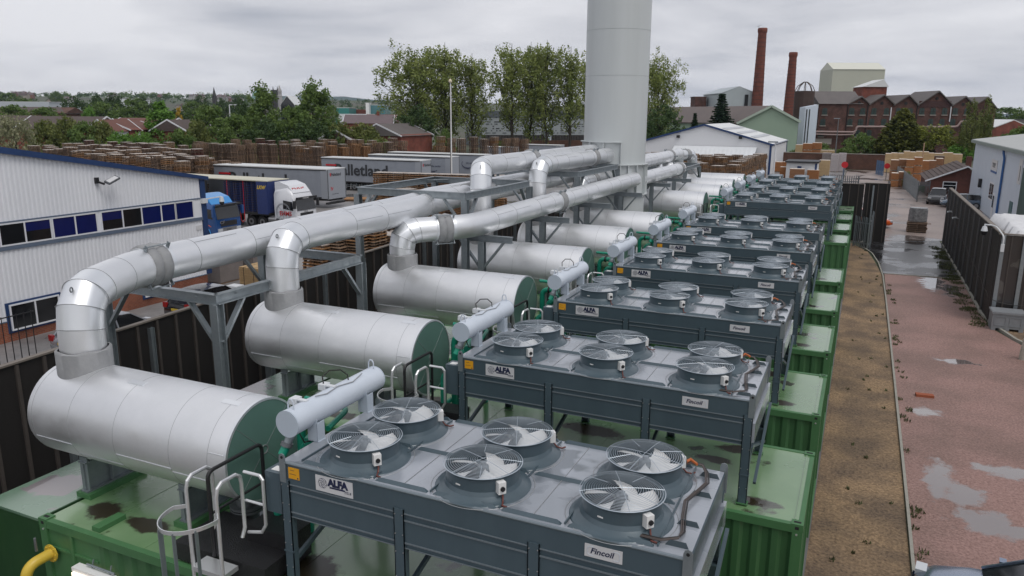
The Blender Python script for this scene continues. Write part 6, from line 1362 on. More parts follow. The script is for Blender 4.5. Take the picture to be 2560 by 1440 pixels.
# ------------------------------------------------------------ the brick mill
DM = 200.0
def mp(zx, zy, dd=0.0):     # point on the mill's facade plane (constant distance along the view axis)
    return atd(2040+zx/4.923, 230+zy/4.923, DM)
A0 = mp(45, 145); B0 = mp(2215, 210); ux = Vector((B0.x-A0.x, B0.y-A0.y, 0)).normalized(); vy = Vector((-ux.y, ux.x, 0))
O_ = Vector((A0.x, A0.y, 0)); t = mill = thing('brick_mill', 'long dark red brick mill with a row of gables and arched windows', 'building', O_)
def lf(zx, zy): p = mp(zx, zy); return ((p-O_).dot(ux), p.z)
g = [(45, 145), (405, 150), (550, 65), (655, 158), (825, 45), (960, 162), (1125, 48), (1250, 166), (1488, 0), (1672, 170), (1822, 65), (1940, 175), (2090, 72), (2215, 212)]
pl = [lf(*q) for q in g]; low = min(q[1] for q in pl)
poly = [Vector((0, 0, 0))]+[ux*q[0]+Vector((0, 0, q[1])) for q in pl]+[ux*pl[-1][0]]
poly = [poly[0]]+poly[1:]; b = MB()
b.prism([ux*pl[0][0], ux*pl[-1][0], ux*pl[-1][0]+Vector((0, 0, low)), ux*pl[0][0]+Vector((0, 0, low))], vy*12)
for i in range(2, 13, 2):
    l_, a_, r_ = pl[i-1], pl[i], pl[i+1]; zb = low-.01
    b.prism([ux*l_[0]+Vector((0, 0, zb)), ux*r_[0]+Vector((0, 0, zb)), ux*r_[0]+Vector((0, 0, r_[1])), ux*a_[0]+Vector((0, 0, a_[1])), ux*l_[0]+Vector((0, 0, l_[1]))], vy*.6)
b.prism([ux*pl[0][0]+Vector((0, 0, low-.01)), ux*pl[1][0]+Vector((0, 0, low-.01)), ux*pl[1][0]+Vector((0, 0, pl[1][1])), ux*pl[0][0]+Vector((0, 0, pl[0][1]))], vy*.6)
b.build('wall', brick_d, t, smooth=False)
for i in range(2, 13, 2):     # each gable's pitched roof
    l_, a_, r_ = pl[i-1], pl[i], pl[i+1]; b = MB(); up = Vector((0, 0, .3)); L_ = ux*(l_[0]-.2)+Vector((0, 0, l_[1]-.1)); A_ = ux*a_[0]+Vector((0, 0, a_[1])); R_ = ux*(r_[0]+.2)+Vector((0, 0, r_[1]-.1)); f = -vy*.5
    b.prism([L_+f, A_+f, R_+f, R_+f+up, A_+f+up*1.15, L_+f+up], vy*13); b.build('gable_roof', slate, t, smooth=False)
p0, p1 = pl[0], pl[1]; b = MB(); b.prism([ux*(p0[0]-.3)-vy*.4+Vector((0, 0, p0[1])), ux*(p0[0]-.3)+vy*6+Vector((0, 0, p0[1]+3.4)), ux*(p0[0]-.3)+vy*12+Vector((0, 0, p0[1]))], ux*(pl[2][0]-p0[0]+1)); b.build('side_roof', slate, t, smooth=False)
def marker(zx, zy): q = lf(zx, zy); return ux*q[0]+Vector((0, 0, q[1]))
def arch_window(zx, zy, w=1.35, h=1.75):
    c_ = marker(zx, zy); b = MB(); f = -vy*.06; n = 6; pts = [c_-ux*w/2-Vector((0, 0, h/2)), c_+ux*w/2-Vector((0, 0, h/2))]+[c_+ux*(w/2*cos(pi*k/n))+Vector((0, 0, h/2-.35+.35*sin(pi*k/n))) for k in range(n+1)]
    b.prism([p+f for p in pts], -vy*.02); w_ = b.build('window', green_g, t, smooth=False)
    b = MB(); b.obox(c_+f*1.5-Vector((0, 0, h/2+.12)), ux*(w/2+.15), vy*.12, (0, 0, .1)); b.build('sill', stone_w, w_, smooth=False)
    b = MB(); b.obox(c_+f*1.6, ux*.035, vy*.02, (0, 0, h/2-.1)); b.obox(c_+f*1.6, ux*w/2, vy*.02, (0, 0, .03)); b.build('glazing_bar', black, w_, smooth=False)
for zx in (115, 447, 582, 720, 873, 1020, 1165, 1308, 1448, 1588, 1718, 1860): arch_window(zx, 237)
for zx in (103, 437, 568, 707, 855, 1000, 1430, 1570, 1705, 1845): arch_window(zx, 370)
for zx in (90, 545, 685, 1690, 1300): arch_window(zx, 508)
for zx in (690, 770): arch_window(zx, 680, 1.6, 2.0)
for (zx, zy) in ((530, 135), (808, 138), (1103, 140), (1477, 78), (1805, 152)):
    c_ = marker(zx, zy); b = MB(); n = 12; b.prism([c_-vy*.05+ux*(.42*cos(2*pi*k/n))+Vector((0, 0, .42*sin(2*pi*k/n))) for k in range(n)], -vy*.03); b.build('round_vent', dark, t, smooth=False)
b = MB(); c_ = marker(1460, 150); b.obox(c_-vy*.06, ux*4.2, vy*.03, (0, 0, .8)); b.build('name_panel', mat('dark_panel_brick', (.05, .02, .018), .8), t, smooth=False)
for zx in (395, 640, 1248): b = MB(); c_ = marker(zx, 160); b.cyl(Vector((c_.x, c_.y, 0))-vy*.15, c_-vy*.15, .11, n=6); b.build('downpipe', black, t)
for (zx, z0, z1) in ((925, 190, 400), (1658, 180, 365)): b = MB(); b.cyl(marker(zx, z1)-vy*.2, marker(zx, z0)-vy*.2, .14, n=6); b.build('white_downpipe', upvc, t)
pk = mat('faded_pink_pipe', (.28, .20, .19), .5)
b = MB()
b.tube([marker(z_, y_)-vy*.9 for z_, y_ in ((10, 488), (480, 495), (505, 470), (505, 440), (530, 427), (1290, 430), (1700, 430), (1745, 420), (1780, 365), (1860, 358))], .26, 8); b.tube([marker(z_, y_)-vy*.9 for z_, y_ in ((10, 520), (300, 530), (470, 525), (500, 490))], .2, 8); b.build('service_pipe', pk, t)
b = MB(); c_ = marker(95, 612); b.obox(c_-vy*.05, ux*2.9, vy*.05, (0, 0, .75)); b.build('white_boarding', stone_w, t, smooth=False)
c0, c1 = mp(720, -70), mp(1028, -70); q0 = (c0-O_).dot(ux); q1 = (c1-O_).dot(ux); zz = lf(720, 55)[1]; zt2 = lf(720, -75)[1]
b = MB(); b.prism([ux*q0+vy*8+Vector((0, 0, zz-3)), ux*q1+vy*8+Vector((0, 0, zz-3)), ux*q1+vy*8+Vector((0, 0, zt2)), ux*q0+vy*8+Vector((0, 0, zt2))], vy*6); b.build('roof_cupola', brick_r, t, smooth=False)
b = MB(); b.prism([ux*(q0-.3)+vy*7.6+Vector((0, 0, zt2)), ux*((q0+q1)/2+2)+vy*7.6+Vector((0, 0, zt2+2.0)), ux*(q1+.3)+vy*7.6+Vector((0, 0, zt2))], vy*6.6); b.build('cupola_roof', curt_r, t, smooth=False)
# lift tower beside the mill
a, c_ = atd(2014, 268, 192), atd(2046, 262, 192); t = thing('lift_tower', 'narrow pale blue-grey lift tower with dark stripes at the mill corner', 'tower', (a.x, a.y, 0)); d = Vector((c_.x-a.x, c_.y-a.y, 0))
b = MB(); b.prism([Vector((0, 0, 0)), d, d+Vector((0, 0, c_.z)), Vector((0, 0, a.z))], vy*4); b.build('shaft', bluish, t, smooth=False)
for f_ in (.08, .30): b = MB(); b.prism([d*f_-vy*.04, d*(f_+.09)-vy*.04, d*(f_+.09)-vy*.04+Vector((0, 0, a.z-.5)), d*f_-vy*.04+Vector((0, 0, a.z-.5))], -vy*.03); b.build('dark_stripe', letter, t, smooth=False)
# boundary wall, small sheds, lamp posts
a, c_ = onz(2000, 418), onz(2215, 425); t = thing('boundary_wall', 'long brown brick boundary wall below the mill and trees', 'wall', (-20, 152.5, 0)); b = MB(); b.box(0, 0, 0, 33, .35, 2.75); b.build('brickwork', brick_m, t, smooth=False); b = MB(); b.box(-.05, -.05, 2.75, 33.05, .4, 2.85); b.build('coping', stone_w, t, smooth=False)
t = thing('site_cabin', 'white site cabin with flat dark roof among the timber packs', 'shed', (-10.4, 124.5, 0)); b = MB(); b.box(0, 0, 0, 4.4, 5, 2.5); b.build('wall', white_p, t, smooth=False); b = MB(); b.box(-.2, -.3, 2.5, 4.6, 5.2, 2.75); b.build('roof', letter, t, smooth=False); b = MB(); b.box(4.1, -.06, 0, 4.38, .0, 2.45); b.box(1.6, -.06, .9, 2.2, 0, 2.0); b.build('blue_post', blue_t, t, smooth=False)
def lamp(label, px, pyt, dep, head=True, m=None):
    a = atd(px, pyt, dep); t = thing('street_lamp' if head else 'wooden_pole', label, 'street lamp' if head else 'pole', (a.x, a.y, 0)); b = MB(); b.cyl((0, 0, 0), (0, 0, a.z), .12, .07, 8); b.build('pole', m or galv_d, t)
    if head: b = MB(); b.box(-.9, -.2, a.z-.08, .25, .2, a.z+.08); b.build('lamp_head', galv, t, smooth=False)
lamp('tall grey lamp post in front of the brick mill', 2097, 296, 150); lamp('pale column in front of the white shed and timber packs', 1940, 355, 92, True, white_p)
lamp('slim wooden pole beside the timber stacks left of the bungalow', 2311, 357, 112, False, wood_g)
# timber crates and packs
orc = mat('orange_timber_crate', (.40, .17, .06), .75, 0, (.24, .10, .04), 2, .9, stretch=(1, 1, 6)); orc2 = mat('dull_orange_timber_crate', (.30, .15, .075), .75, 0, (.19, .09, .045), 2, .9, stretch=(1, 1, 6)); plc = mat('pale_timber_crate', (.50, .36, .20), .75, 0, (.40, .28, .15), 3, .8); gtop = mat('pale_crate_top', (.66, .58, .50), .5)
def crates(px0, px1, yb, z0, sy, n, h, m, label, grp, top=None, name='timber_crate', step=None):
    a, c_ = onz(px0, yb), onz(px1, yb); d = (c_-a); st_ = d.length/n
    for i in range(n):
        p = a+d*((i+.0)/n); hh = h*random.uniform(.86, 1.06)
        mm_ = random.choice((orc, orc2)) if m is orc else m; lb_ = label if n == 1 else '%s, %s from left' % (label, OR2[i])
        nt_ = 1 if m is not orc else max(1, round(hh/1.25))
        for q in range(nt_-1): crate_pack(lb_+', %s tier' % OR2[q], (p.x+random.gauss(0, .05), p.y, z0+q*hh/nt_), st_*.88, sy, hh/nt_-.04, mm_, name, 'crate', grp, rz=random.gauss(0, .03), straps=False, top=top or gtop, layers=4)
        z0_ = z0+(nt_-1)*hh/nt_; lb_ = lb_ if nt_ == 1 else lb_+', top tier'; hh = hh/nt_
        crate_pack(lb_, (p.x, p.y, z0_), st_*.88, sy, hh, mm_, name, 'crate' if 'crate' in name else 'timber pack', grp, rz=random.gauss(0, .03), straps=False, top=top or gtop, layers=(12 if m is plc else 7))
GR = 'timber crates stacked by the bungalow'
crates(2209, 2330, 432, 0, 2.0, 8, 3.7, plc, 'tall pale layered timber pack left of the bungalow roof', GR); crates(2328, 2400, 428, 0, 2.0, 3, 3.2, plc, 'pale timber pack behind the bungalow ridge', GR)
crates(2222, 2262, 452, 0, 1.8, 2, 3.3, orc, 'front orange crate stack just right of the red round sign', GR); crates(2260, 2300, 455, 0, 1.8, 2, 3.7, orc, 'taller orange crate stack left of the wooden pole', GR); crates(2300, 2352, 450, 0, 1.8, 3, 3.2, orc, 'orange crate stack right of the wooden pole', GR); crates(2225, 2262, 468, 0, 1.5, 2, 2.2, orc, 'low orange crate in front at the palisade fence', GR)
GL = 'timber crates and packs by the far coolers'
crates(2003, 2050, 408, 0, 2.2, 2, 4.3, orc, 'highest orange crate pile near the boundary wall', GL); crates(1985, 2003, 408, 0, 2.0, 1, 3.9, plc, 'pale crate pile left of the highest orange pile', GL); crates(2048, 2082, 412, 0, 1.6, 2, 2.8, plc, 'pale timber pack right of the highest orange pile', GL)
crates(1936, 1972, 430, 0, 1.5, 2, 1.9, orc, 'orange crate at the foot of the white shed', GL); crates(1948, 1990, 442, 0, 1.5, 1, 1.7, orc, 'orange crate in front of the white cabin, left one', GL); crates(1988, 2018, 440, 0, 1.5, 1, 2.5, orc, 'taller orange crate in front of the white cabin', GL); crates(1972, 2010, 452, 0, 1.5, 1, 1.7, orc, 'low orange crate just over the far coolers', GL); crates(2016, 2046, 450, 0, 1.5, 1, 1.6, orc, 'low orange crate with pale lid by the cabin corner', GL)
crates(2044, 2072, 442, 0, 1.6, 1, 2.6, plc, 'pale yellow timber pack beside the grey blocks', GL); crates(2052, 2074, 424, 0, 1.6, 1, 3.2, shrink, 'brown-grey wrapped block by the timber packs', GL, shrink_l); crates(2074, 2112, 430, 0, 1.6, 2, 3.3, shrink_l, 'pale grey wrapped block by the far gate', GL, shrink_l)
# small buildings at the right edge behind
t, d, n_, h = fbox('low_house', 'white-roofed brick building beyond the mill trees, far right', 'house', 2462, 2600, 330, 215, 12, brick_r, curt_r, gable=3.2)
t, d, n_, h = fbox('trestle_shed', 'long low grey shed with lattice roof edge, far right', 'shed', 2475, 2600, 300, 260, 10, slate, letter)
# grey warehouse between the tall trees
wh = mat('grey_warehouse_cladding', (.36, .39, .41), .5, 0, (.32, .35, .37), .4, .7); whd = mat('slate_grey_cladding', (.11, .125, .14), .5)
def gp(px, dep): a = atd(px, 300, dep); return Vector((a.x, a.y, 0))
A_, B_ = gp(1205, 215), gp(1475, 222); d = B_-A_; dn = Vector((-d.y, d.x, 0)).normalized(); t = thing('grey_warehouse', 'long grey warehouse with pixel-like dash pattern behind the tall trees', 'building', A_)
b = MB(); b.prism([Vector((0, 0, 3.6)), d+Vector((0, 0, 3.6)), d+Vector((0, 0, 10.2)), Vector((0, 0, 10.2))], dn*30); b.build('cladding', wh, t, smooth=False)
b = MB(); b.prism([Vector((0, 0, 0))+dn*.3, d+dn*.3, d+dn*.3+Vector((0, 0, 3.6)), dn*.3+Vector((0, 0, 3.6))], dn*29); b.build('base_wall', whd, t, smooth=False)
b = MB()
for k in range(70): b.obox(d*((k+.5)/70)+Vector((0, 0, 2.2))-dn*.0, d.normalized()*.08, dn*.3, (0, 0, 1.3))
b.build('ribs', slate, t, smooth=False)
b = MB(); dd = d.normalized()
for r_ in range(9):
    for k in range(64):
        if random.random() < .42: b.obox(d*((k+.5)/64)+Vector((0, 0, 4.2+r_*.62))-dn*.05, dd*random.uniform(.12, .3), dn*.03, (0, 0, .09))
b.build('dash_pattern', letter, t, smooth=False)
b = MB(); b.prism([Vector((0, 0, 8.6))-dn*.1, d*.34+Vector((0, 0, 8.6))-dn*.1, d*.34+Vector((0, 0, 10.3))-dn*.1, Vector((0, 0, 10.3))-dn*.1], -dn*.05); b.prism([d*.42+Vector((0, 0, 8.8))-dn*.1, d+Vector((0, 0, 8.8))-dn*.1, d+Vector((0, 0, 10.3))-dn*.1, d*.42+Vector((0, 0, 10.3))-dn*.1], -dn*.05); b.build('dark_band', whd, t, smooth=False)
b = MB(); b.obox(d*.60+Vector((0, 0, 4.5))-dn*.5, dd*.9, dn*.4, (0, 0, 4.3)); b.build('glazed_tower', bluish, t, smooth=False)
t = thing('low_brick_wall', 'low brown brick wall in front of the grey warehouse', 'wall', A_-dn*9); b = MB(); b.prism([Vector((0, 0, 0)), d*1.1, d*1.1+Vector((0, 0, 2.4)), Vector((0, 0, 2.4))], dn*.3); b.build('brickwork', brick_m, t, smooth=False)
a = onz(1425, 366); t = thing('small_brick_hut', 'orange brick hut with blue sheeting left of the stack', 'shed', (a.x-3, a.y-2, 0)); b = MB(); b.box(0, 0, 0, 9, 5, 2.6); b.build('wall', brick_o, t, smooth=False); b = MB(); b.box(-8, -3, 1.9, 8, -.5, 2.1); b.build('blue_sheet', db, t, smooth=False)
# ------------------------------------------------------------ houses and town on the left
def house(label, px, pye, pyr, dep, Lh, Wh, yaw, wall, roofm, gable_m=None, chim_=False, win=False, name='house', hip=False, grp='brick houses beyond the pallet yard'):
    """eaves and ridge heights from their bearings"""
    e_ = atd(px, pye, dep); r_ = atd(px, pyr, dep); he, hr = max(1.5, e_.z), max(3, r_.z); gz = min(0, 0)
    if he < 2.2: he = 2.2
    t = thing(name, label, 'house', (e_.x, e_.y, 0), yaw, grp); l, w = Lh/2, Wh/2
    b = MB(); b.prism([(-l, -w, 0), (-l, w, 0), (-l, w, he), (-l, 0, hr), (-l, -w, he)], (Lh, 0, 0), wall, gable_m or wall); b.build('wall', None, t, smooth=False)
    b = MB(); o_ = .35; hp = w*.9 if hip else -o_
    b.add([(-l-o_, -w-o_, he-.15), (l+o_, -w-o_, he-.15), (l-hp, 0, hr+.12), (-l+hp, 0, hr+.12), (-l-o_, w+o_, he-.15), (l+o_, w+o_, he-.15)], [(0, 1, 2, 3), (5, 4, 3, 2), (4, 0, 3), (1, 5, 2)], roofm); b.build('roof', None, t, smooth=False)
    b = MB()
    for sx in (-1, 1):
        x = sx*(l+o_-.02); b.bar((x, -w-o_, he-.18), (x, 0, hr+.08), .12, .28); b.bar((x, 0, hr+.08), (x, w+o_, he-.18), .12, .28)
    if not hip: b.build('bargeboards', upvc, t, smooth=False)
    if chim_: b = MB(); b.box(l*.3, -.4, hr-1, l*.3+.8, .4, hr+1.2); b.build('chimney', wall, t, smooth=False)
    if win:
        for sx in (-1, 1):
            b = MB(); b.box(-l-.03 if sx < 0 else l+.0, -.6, he-1.3, -l if sx < 0 else l+.03, .6, he-.1, upvc); b.build('window', None, t, smooth=False)
        b = MB()
        for k in range(int(Lh/3)): b.box(-l+1+k*3, -w-.03, he-1.5, -l+2.2+k*3, -w, he-.5)
        b.build('window', upvc, t, smooth=False)
    return t
brn = mat('dark_brown_roof_tile', (.085, .06, .052), .7, 0, (.06, .044, .04), 1, .8); red_t = mat('red_brown_roof_tile', (.15, .062, .045), .7, 0, (.11, .045, .035), 1, .8); pur_t = mat('purple_grey_roof_tile', (.14, .105, .11), .6, 0, (.11, .08, .085), 1, .8)
yv = CYAW
house('long dark brown tiled roof at the left edge, behind the bushes', 55, 318, 290, 165, 18, 11, yv+.1, brick_r, brn, hip=True); house('long brown roof with pale stripes left of the white gable', 175, 320, 292, 160, 17, 10, yv-.15, brick_r, brn, win=False)
house('white rendered gable house between the brown roofs', 285, 326, 300, 158, 7, 7, yv+1.2, white_p, red_t, gable_m=white_p, win=True); house('red brick gable house right of the white gable', 318, 322, 305, 162, 9, 8, yv+1.4, brick_r, red_t); house('second red brick gable house right of the white gable', 345, 325, 298, 170, 10, 9, yv+.9, brick_r, red_t); house('red-brown roof house behind the twin brick gables', 375, 306, 296, 190, 14, 9, yv, brick_r, red_t)
house('brick gable house right of the rounded bright tree', 462, 325, 300, 165, 10, 9, yv+1.3, brick_r, brn); house('red brick bungalow with grey roof left of the tall trees', 985, 336, 310, 170, 13, 12, yv+1.15, brick_r, slate); house('grey-roofed brick house tucked behind the bungalow by the tall trees', 952, 340, 318, 178, 9, 9, yv+.3, brick_r, slate)
house('purple-tiled house with dormers behind the left bushes', 925, 307, 288, 240, 15, 9, yv+.05, brick_r, pur_t, chim_=True); house('pinkish-roofed house beside the purple-tiled house', 955, 305, 287, 262, 10, 9, yv, brick_r, red_t)
house('red brick house half hidden by bushes under the windblown trees', 868, 345, 325, 150, 8, 7, yv+1.2, brick_r, brn)
house('long dark roof below the pale warehouse at the left edge', 95, 282, 268, 300, 30, 14, yv, brick_m, brn, hip=True)
fb = lambda *a, **k: fbox(*a, **k)
fb('pale_warehouse', 'long low pale warehouse roof at the far left edge', 'building', -30, 122, 255, 420, 60, mat('pale_blue_wall', (.45, .48, .52), .5), curt_r)
fb('office_block', 'white-framed teal glass office block left of the tall trees', 'building', 918, 962, 263, 420, 20, mat('teal_glass', (.05, .16, .18), .15, 0, (.09, .22, .24), .2, .9), curt_r); fb('white_service_tower', 'white service tower at the left end of the teal office', 'tower', 914, 922, 258, 415, 6, white, white)
fb('retail_hall', 'white and teal retail hall beyond the windblown trees', 'building', 838, 872, 270, 420, 20, mat('teal_fascia', (.03, .20, .18), .5), curt_r); fb('retail_wall', 'low white retail wall with red brick below', 'building', 842, 925, 286, 400, 12, white_p, white_p); fb('brick_parade', 'long low red brick parade with flat roof beyond the windblown trees', 'building', 868, 918, 275, 440, 14, brick_r, brick_r)
fb('white_hall', 'white hall with glazed front between the two windblown trees', 'building', 702, 735, 263, 430, 20, glass_d, curt_r, gable=5)
fb('far_shed', 'grey wall of the distant long shed under the left skyline', 'building', 300, 345, 247, 900, 30, white_p, slate)
t = thing('goal_frame', 'thin white metal frame standing among the left bushes', 'frame', (0, 0, 0)); a, c_ = atd(573, 262, 190), atd(604, 262, 190); b = MB(); b.cyl((a.x, a.y, 0), a, .12, n=6); b.bar(a, c_, .2, .2); b.build('bars', white_p, t, smooth=False)
# church spire, church tower and domed turret
def spire(px, pyt, pyb, dep, w): 
    a, c_ = atd(px, pyt, dep), atd(px, pyb, dep); k = dep/CF; t = thing('church_spire', 'dark pointed church spire on the left skyline', 'church', (a.x, a.y, 0)); m = mat('dark_church_stone', (.05, .045, .043), .8)
    b = MB(); b.box(-w*k/2, -w*k/2, 0, w*k/2, w*k/2, c_.z); b.build('tower', m, t, smooth=False); b = MB(); b.cyl((0, 0, c_.z), (0, 0, a.z), w*k*.6, .05, 8, cap=False); b.build('spire', m, t, smooth=False)
spire(534, 217, 240, 900, 8)
dep = 800; k = dep/CF; a = atd(688, 221, dep); c_ = atd(688, 228, dep); t = thing('church_tower', 'square dark battlemented church tower on the skyline', 'church', (a.x, a.y, 0)); m = mat('dark_church_stone', (.05, .045, .043), .8); w = 7*k
b = MB(); b.box(-w, -w, 0, w, w, c_.z-.5); b.build('tower', m, t, smooth=False); b = MB()
for i in range(4):
    x = -w+2*w*i/4; b.box(x, -w, c_.z-.5, x+w*.28, w, c_.z+1.3)
for sx in (-1, 1): b.cyl((sx*w, 0, c_.z), (sx*w, 0, a.z+2.5), .9, .05, 5)
b.build('battlements', m, t, smooth=False)
a = atd(698, 212, dep*.95); t = thing('domed_turret', 'pale domed clock turret beside the dark church tower', 'tower', (a.x, a.y, 0)); m = mat('pale_turret_stone', (.36, .35, .35), .7); w = 5*k; z = atd(698, 240, dep*.95).z
b = MB(); b.lathe([(w*1.1, 0), (w*1.1, z), (w*1.25, z+.3), (w*.9, z+1), (w*.95, z+4), (w*1.0, z+4.3), (w*.8, z+6.5), (w*.35, z+8.3), (w*.3, z+9.6), (w*.12, z+10), (.05, a.z)], (0, 0, 0), 12); b.build('turret', m, t, ang=40)
a = atd(642, 238, 1500); t = thing('green_dome', 'pale green dome on the skyline left of the church tower', 'dome', (a.x, a.y, 0)); b = MB(); b.lathe([(9, 0), (9, a.z), (8, a.z+4), (5, a.z+7.5), (.1, a.z+9)], (0, 0, 0), 16); b.build('dome', mat('verdigris', (.25, .42, .38), .6), t)
# rows of small distant houses on the slope
hw_ = [mat('distant_render_white', (.38, .37, .36), .7), mat('distant_brick', (.20, .10, .08), .8), mat('distant_stone', (.30, .26, .22), .8)]; hr_ = [slate, pur_t, brn]
hm = []
for k in range(5):
    b = MB(); l, w, h, rr = random.uniform(5, 9), 4, 5.2, 8.2
    b.prism([(-l, -w, -6), (-l, w, -6), (-l, w, h), (-l, 0, rr), (-l, -w, h)], (2*l, 0, 0), hw_[k % 3]); b.add([(-l-.3, -w-.3, h-.1), (l+.3, -w-.3, h-.1), (l+.3, 0, rr+.2), (-l-.3, 0, rr+.2), (-l-.3, w+.3, h-.1), (l+.3, w+.3, h-.1)], [(0, 1, 2, 3), (3, 2, 5, 4)], hr_[k % 3]); b.box(l*.4, -.5, rr-.5, l*.4+1, .5, rr+1.2, hw_[1])
    hm.append(b.build('distant_house', None, None, smooth=False))
n_h = 0
def hill_z(p): 
    r = hypot(p.x, p.y); return hgt(r, atan2(-p.x, p.y))
for k in range(46):
    px = random.uniform(30, 600) if k < 26 else random.uniform(380, 930); dep = random.uniform(900, 1500) if k < 26 else random.uniform(560, 900)
    a = atd(px, 260, dep); o = hm[k % 5]
    if k >= 5: o = o.copy(); C.objects.link(o)
    o.location = (a.x, a.y, hill_z(a)-.5); o.rotation_euler = (0, 0, CYAW+random.choice((0, .2, 1.5, -.3))); tag(o, 'small distant house in the hazy rows on the left skyline', 'house', 'tiny distant houses on the left slope'); n_h += 1
# hills
def ridge(name, pts, dep, m):
    b = MB(); vs = []
    for i, (px, py) in enumerate(pts):
        p = atd(px, py, dep); g_ = Vector((p.x, p.y, -5)); f = Vector((-sin(CYAW), cos(CYAW), 0)); vs += [g_-f*dep*.22, p, g_+f*dep*.3]
    b.add(vs, [(3*i, 3*i+3, 3*i+4, 3*i+1) for i in range(len(pts)-1)]+[(3*i+1, 3*i+4, 3*i+5, 3*i+2) for i in range(len(pts)-1)]); struct(name, b, m)
ridge('hills', [(380, 275), (480, 262), (560, 246), (590, 238), (612, 237), (620, 242), (645, 240), (680, 243), (700, 240), (740, 240), (800, 242), (860, 241), (900, 246), (950, 251), (1010, 254), (1080, 256), (1200, 262), (1320, 264), (1460, 268), (1700, 275)], 5200, mat('hill_woodland', (.030, .055, .045), .9, 0, (.05, .085, .05), .004, .7))
ridge('far_ridge', [(1250, 275), (1500, 268), (1650, 267), (1750, 271), (1850, 276), (2200, 283), (2600, 285)], 6500, mat('far_ridge_green', (.05, .075, .07), .9))
# ------------------------------------------------------------ trees
bark = mat('grey_brown_bark', (.055, .045, .035), .9, 0, (.035, .028, .022), 6, .8)
def leafmat(name, a, c_, sc=.5):
    m = bpy.data.materials.new(name); m.use_nodes = True; nt = m.node_tree; b = nt.nodes['Principled BSDF']; N = nt.nodes.new; L = nt.links.new
    t = N('ShaderNodeTexCoord'); n = N('ShaderNodeTexNoise'); n.inputs['Scale'].default_value = sc; n.inputs['Detail'].default_value = 5; n.inputs['Roughness'].default_value = .8; L(t.outputs['Object'], n.inputs['Vector'])
    r = N('ShaderNodeValToRGB'); r.color_ramp.elements[0].position = .36; r.color_ramp.elements[1].position = .64; r.color_ramp.elements[0].color = (*a, 1); r.color_ramp.elements[1].color = (*c_, 1); L(n.outputs[0], r.inputs[0]); L(r.outputs[0], b.inputs['Base Color'])
    b.inputs['Roughness'].default_value = .6; b.inputs['Specular IOR Level'].default_value = .25
    tr = N('ShaderNodeBsdfTranslucent'); L(r.outputs[0], tr.inputs[0]); mx = N('ShaderNodeMixShader'); mx.inputs[0].default_value = .3; L(b.outputs[0], mx.inputs[1]); L(tr.outputs[0], mx.inputs[2]); L(mx.outputs[0], nt.nodes['Material Output'].inputs[0]); MATS[name] = m; return m
lf_pop = leafmat('poplar_leaf', (0.117, 0.163, 0.039), (0.312, 0.351, 0.111), .35); lf_mid = leafmat('mid_green_leaf', (0.078, 0.137, 0.036), (0.169, 0.24, 0.065), .4); lf_brt = leafmat('bright_green_leaf', (0.085, 0.182, 0.033), (0.169, 0.312, 0.058), .5); lf_drk = leafmat('dark_green_leaf', (0.042, 0.078, 0.029), (0.091, 0.143, 0.049), .4)
lf_olv = leafmat('olive_leaf', (0.098, 0.13, 0.036), (0.195, 0.215, 0.065), .5); lf_org = leafmat('golden_leaf', (0.338, 0.221, 0.026), (0.546, 0.39, 0.065), .5); lf_bei = leafmat('blossom_bush_leaf', (0.13, 0.156, 0.065), (0.39, 0.377, 0.247), 1.2); lf_con = leafmat('conifer_needle', (0.058, 0.078, 0.021), (0.182, 0.189, 0.039), .35); lf_dcn = leafmat('dark_conifer_needle', (0.016, 0.039, 0.018), (0.036, 0.065, 0.029), .5); lf_wil = leafmat('yellow_willow_leaf', (0.143, 0.176, 0.033), (0.286, 0.312, 0.065), .5)
def leaves(b, c_, R, n, s, flat=(1, 1, 1), droop=0.0):
    c_ = Vector(c_)
    for _ in range(n):
        v = Vector((random.gauss(0, 1), random.gauss(0, 1), random.gauss(0, 1))); v.normalize(); rr = R*(random.random()**.45); p = c_+Vector((v.x*rr*flat[0], v.y*rr*flat[1], v.z*rr*flat[2]))
        a = Vector((random.gauss(0, 1), random.gauss(0, 1), random.gauss(0, .7)-droop)).normalized(); q = a.cross(Vector((random.gauss(0, 1), random.gauss(0, 1), random.gauss(0, 1)))).normalized(); ss = s*random.uniform(.6, 1.3)
        b.add([p-a*ss*.7-q*ss*.15, p+q*ss*.42, p+a*ss*.7, p-q*ss*.42], [(0, 1, 2, 3)])
TREES = {}; HT = {}; WT = {}
def proto(key, fn): TREES[key] = fn()
def limb(b, p0, p1, r0_, r1_, k=4, wob=.12):
    pts = []; ln = (p1-p0).length
    for i in range(k+1):
        f = i/k; p = p0.lerp(p1, f)+Vector((random.gauss(0, 1), random.gauss(0, 1), random.gauss(0, .5)))*wob*ln*.2*(1 if 0 < i < k else 0); pts.append(p)
    b.tube(pts, [r0_+(r1_-r0_)*i/k for i in range(k+1)], 5, cap=False); return pts
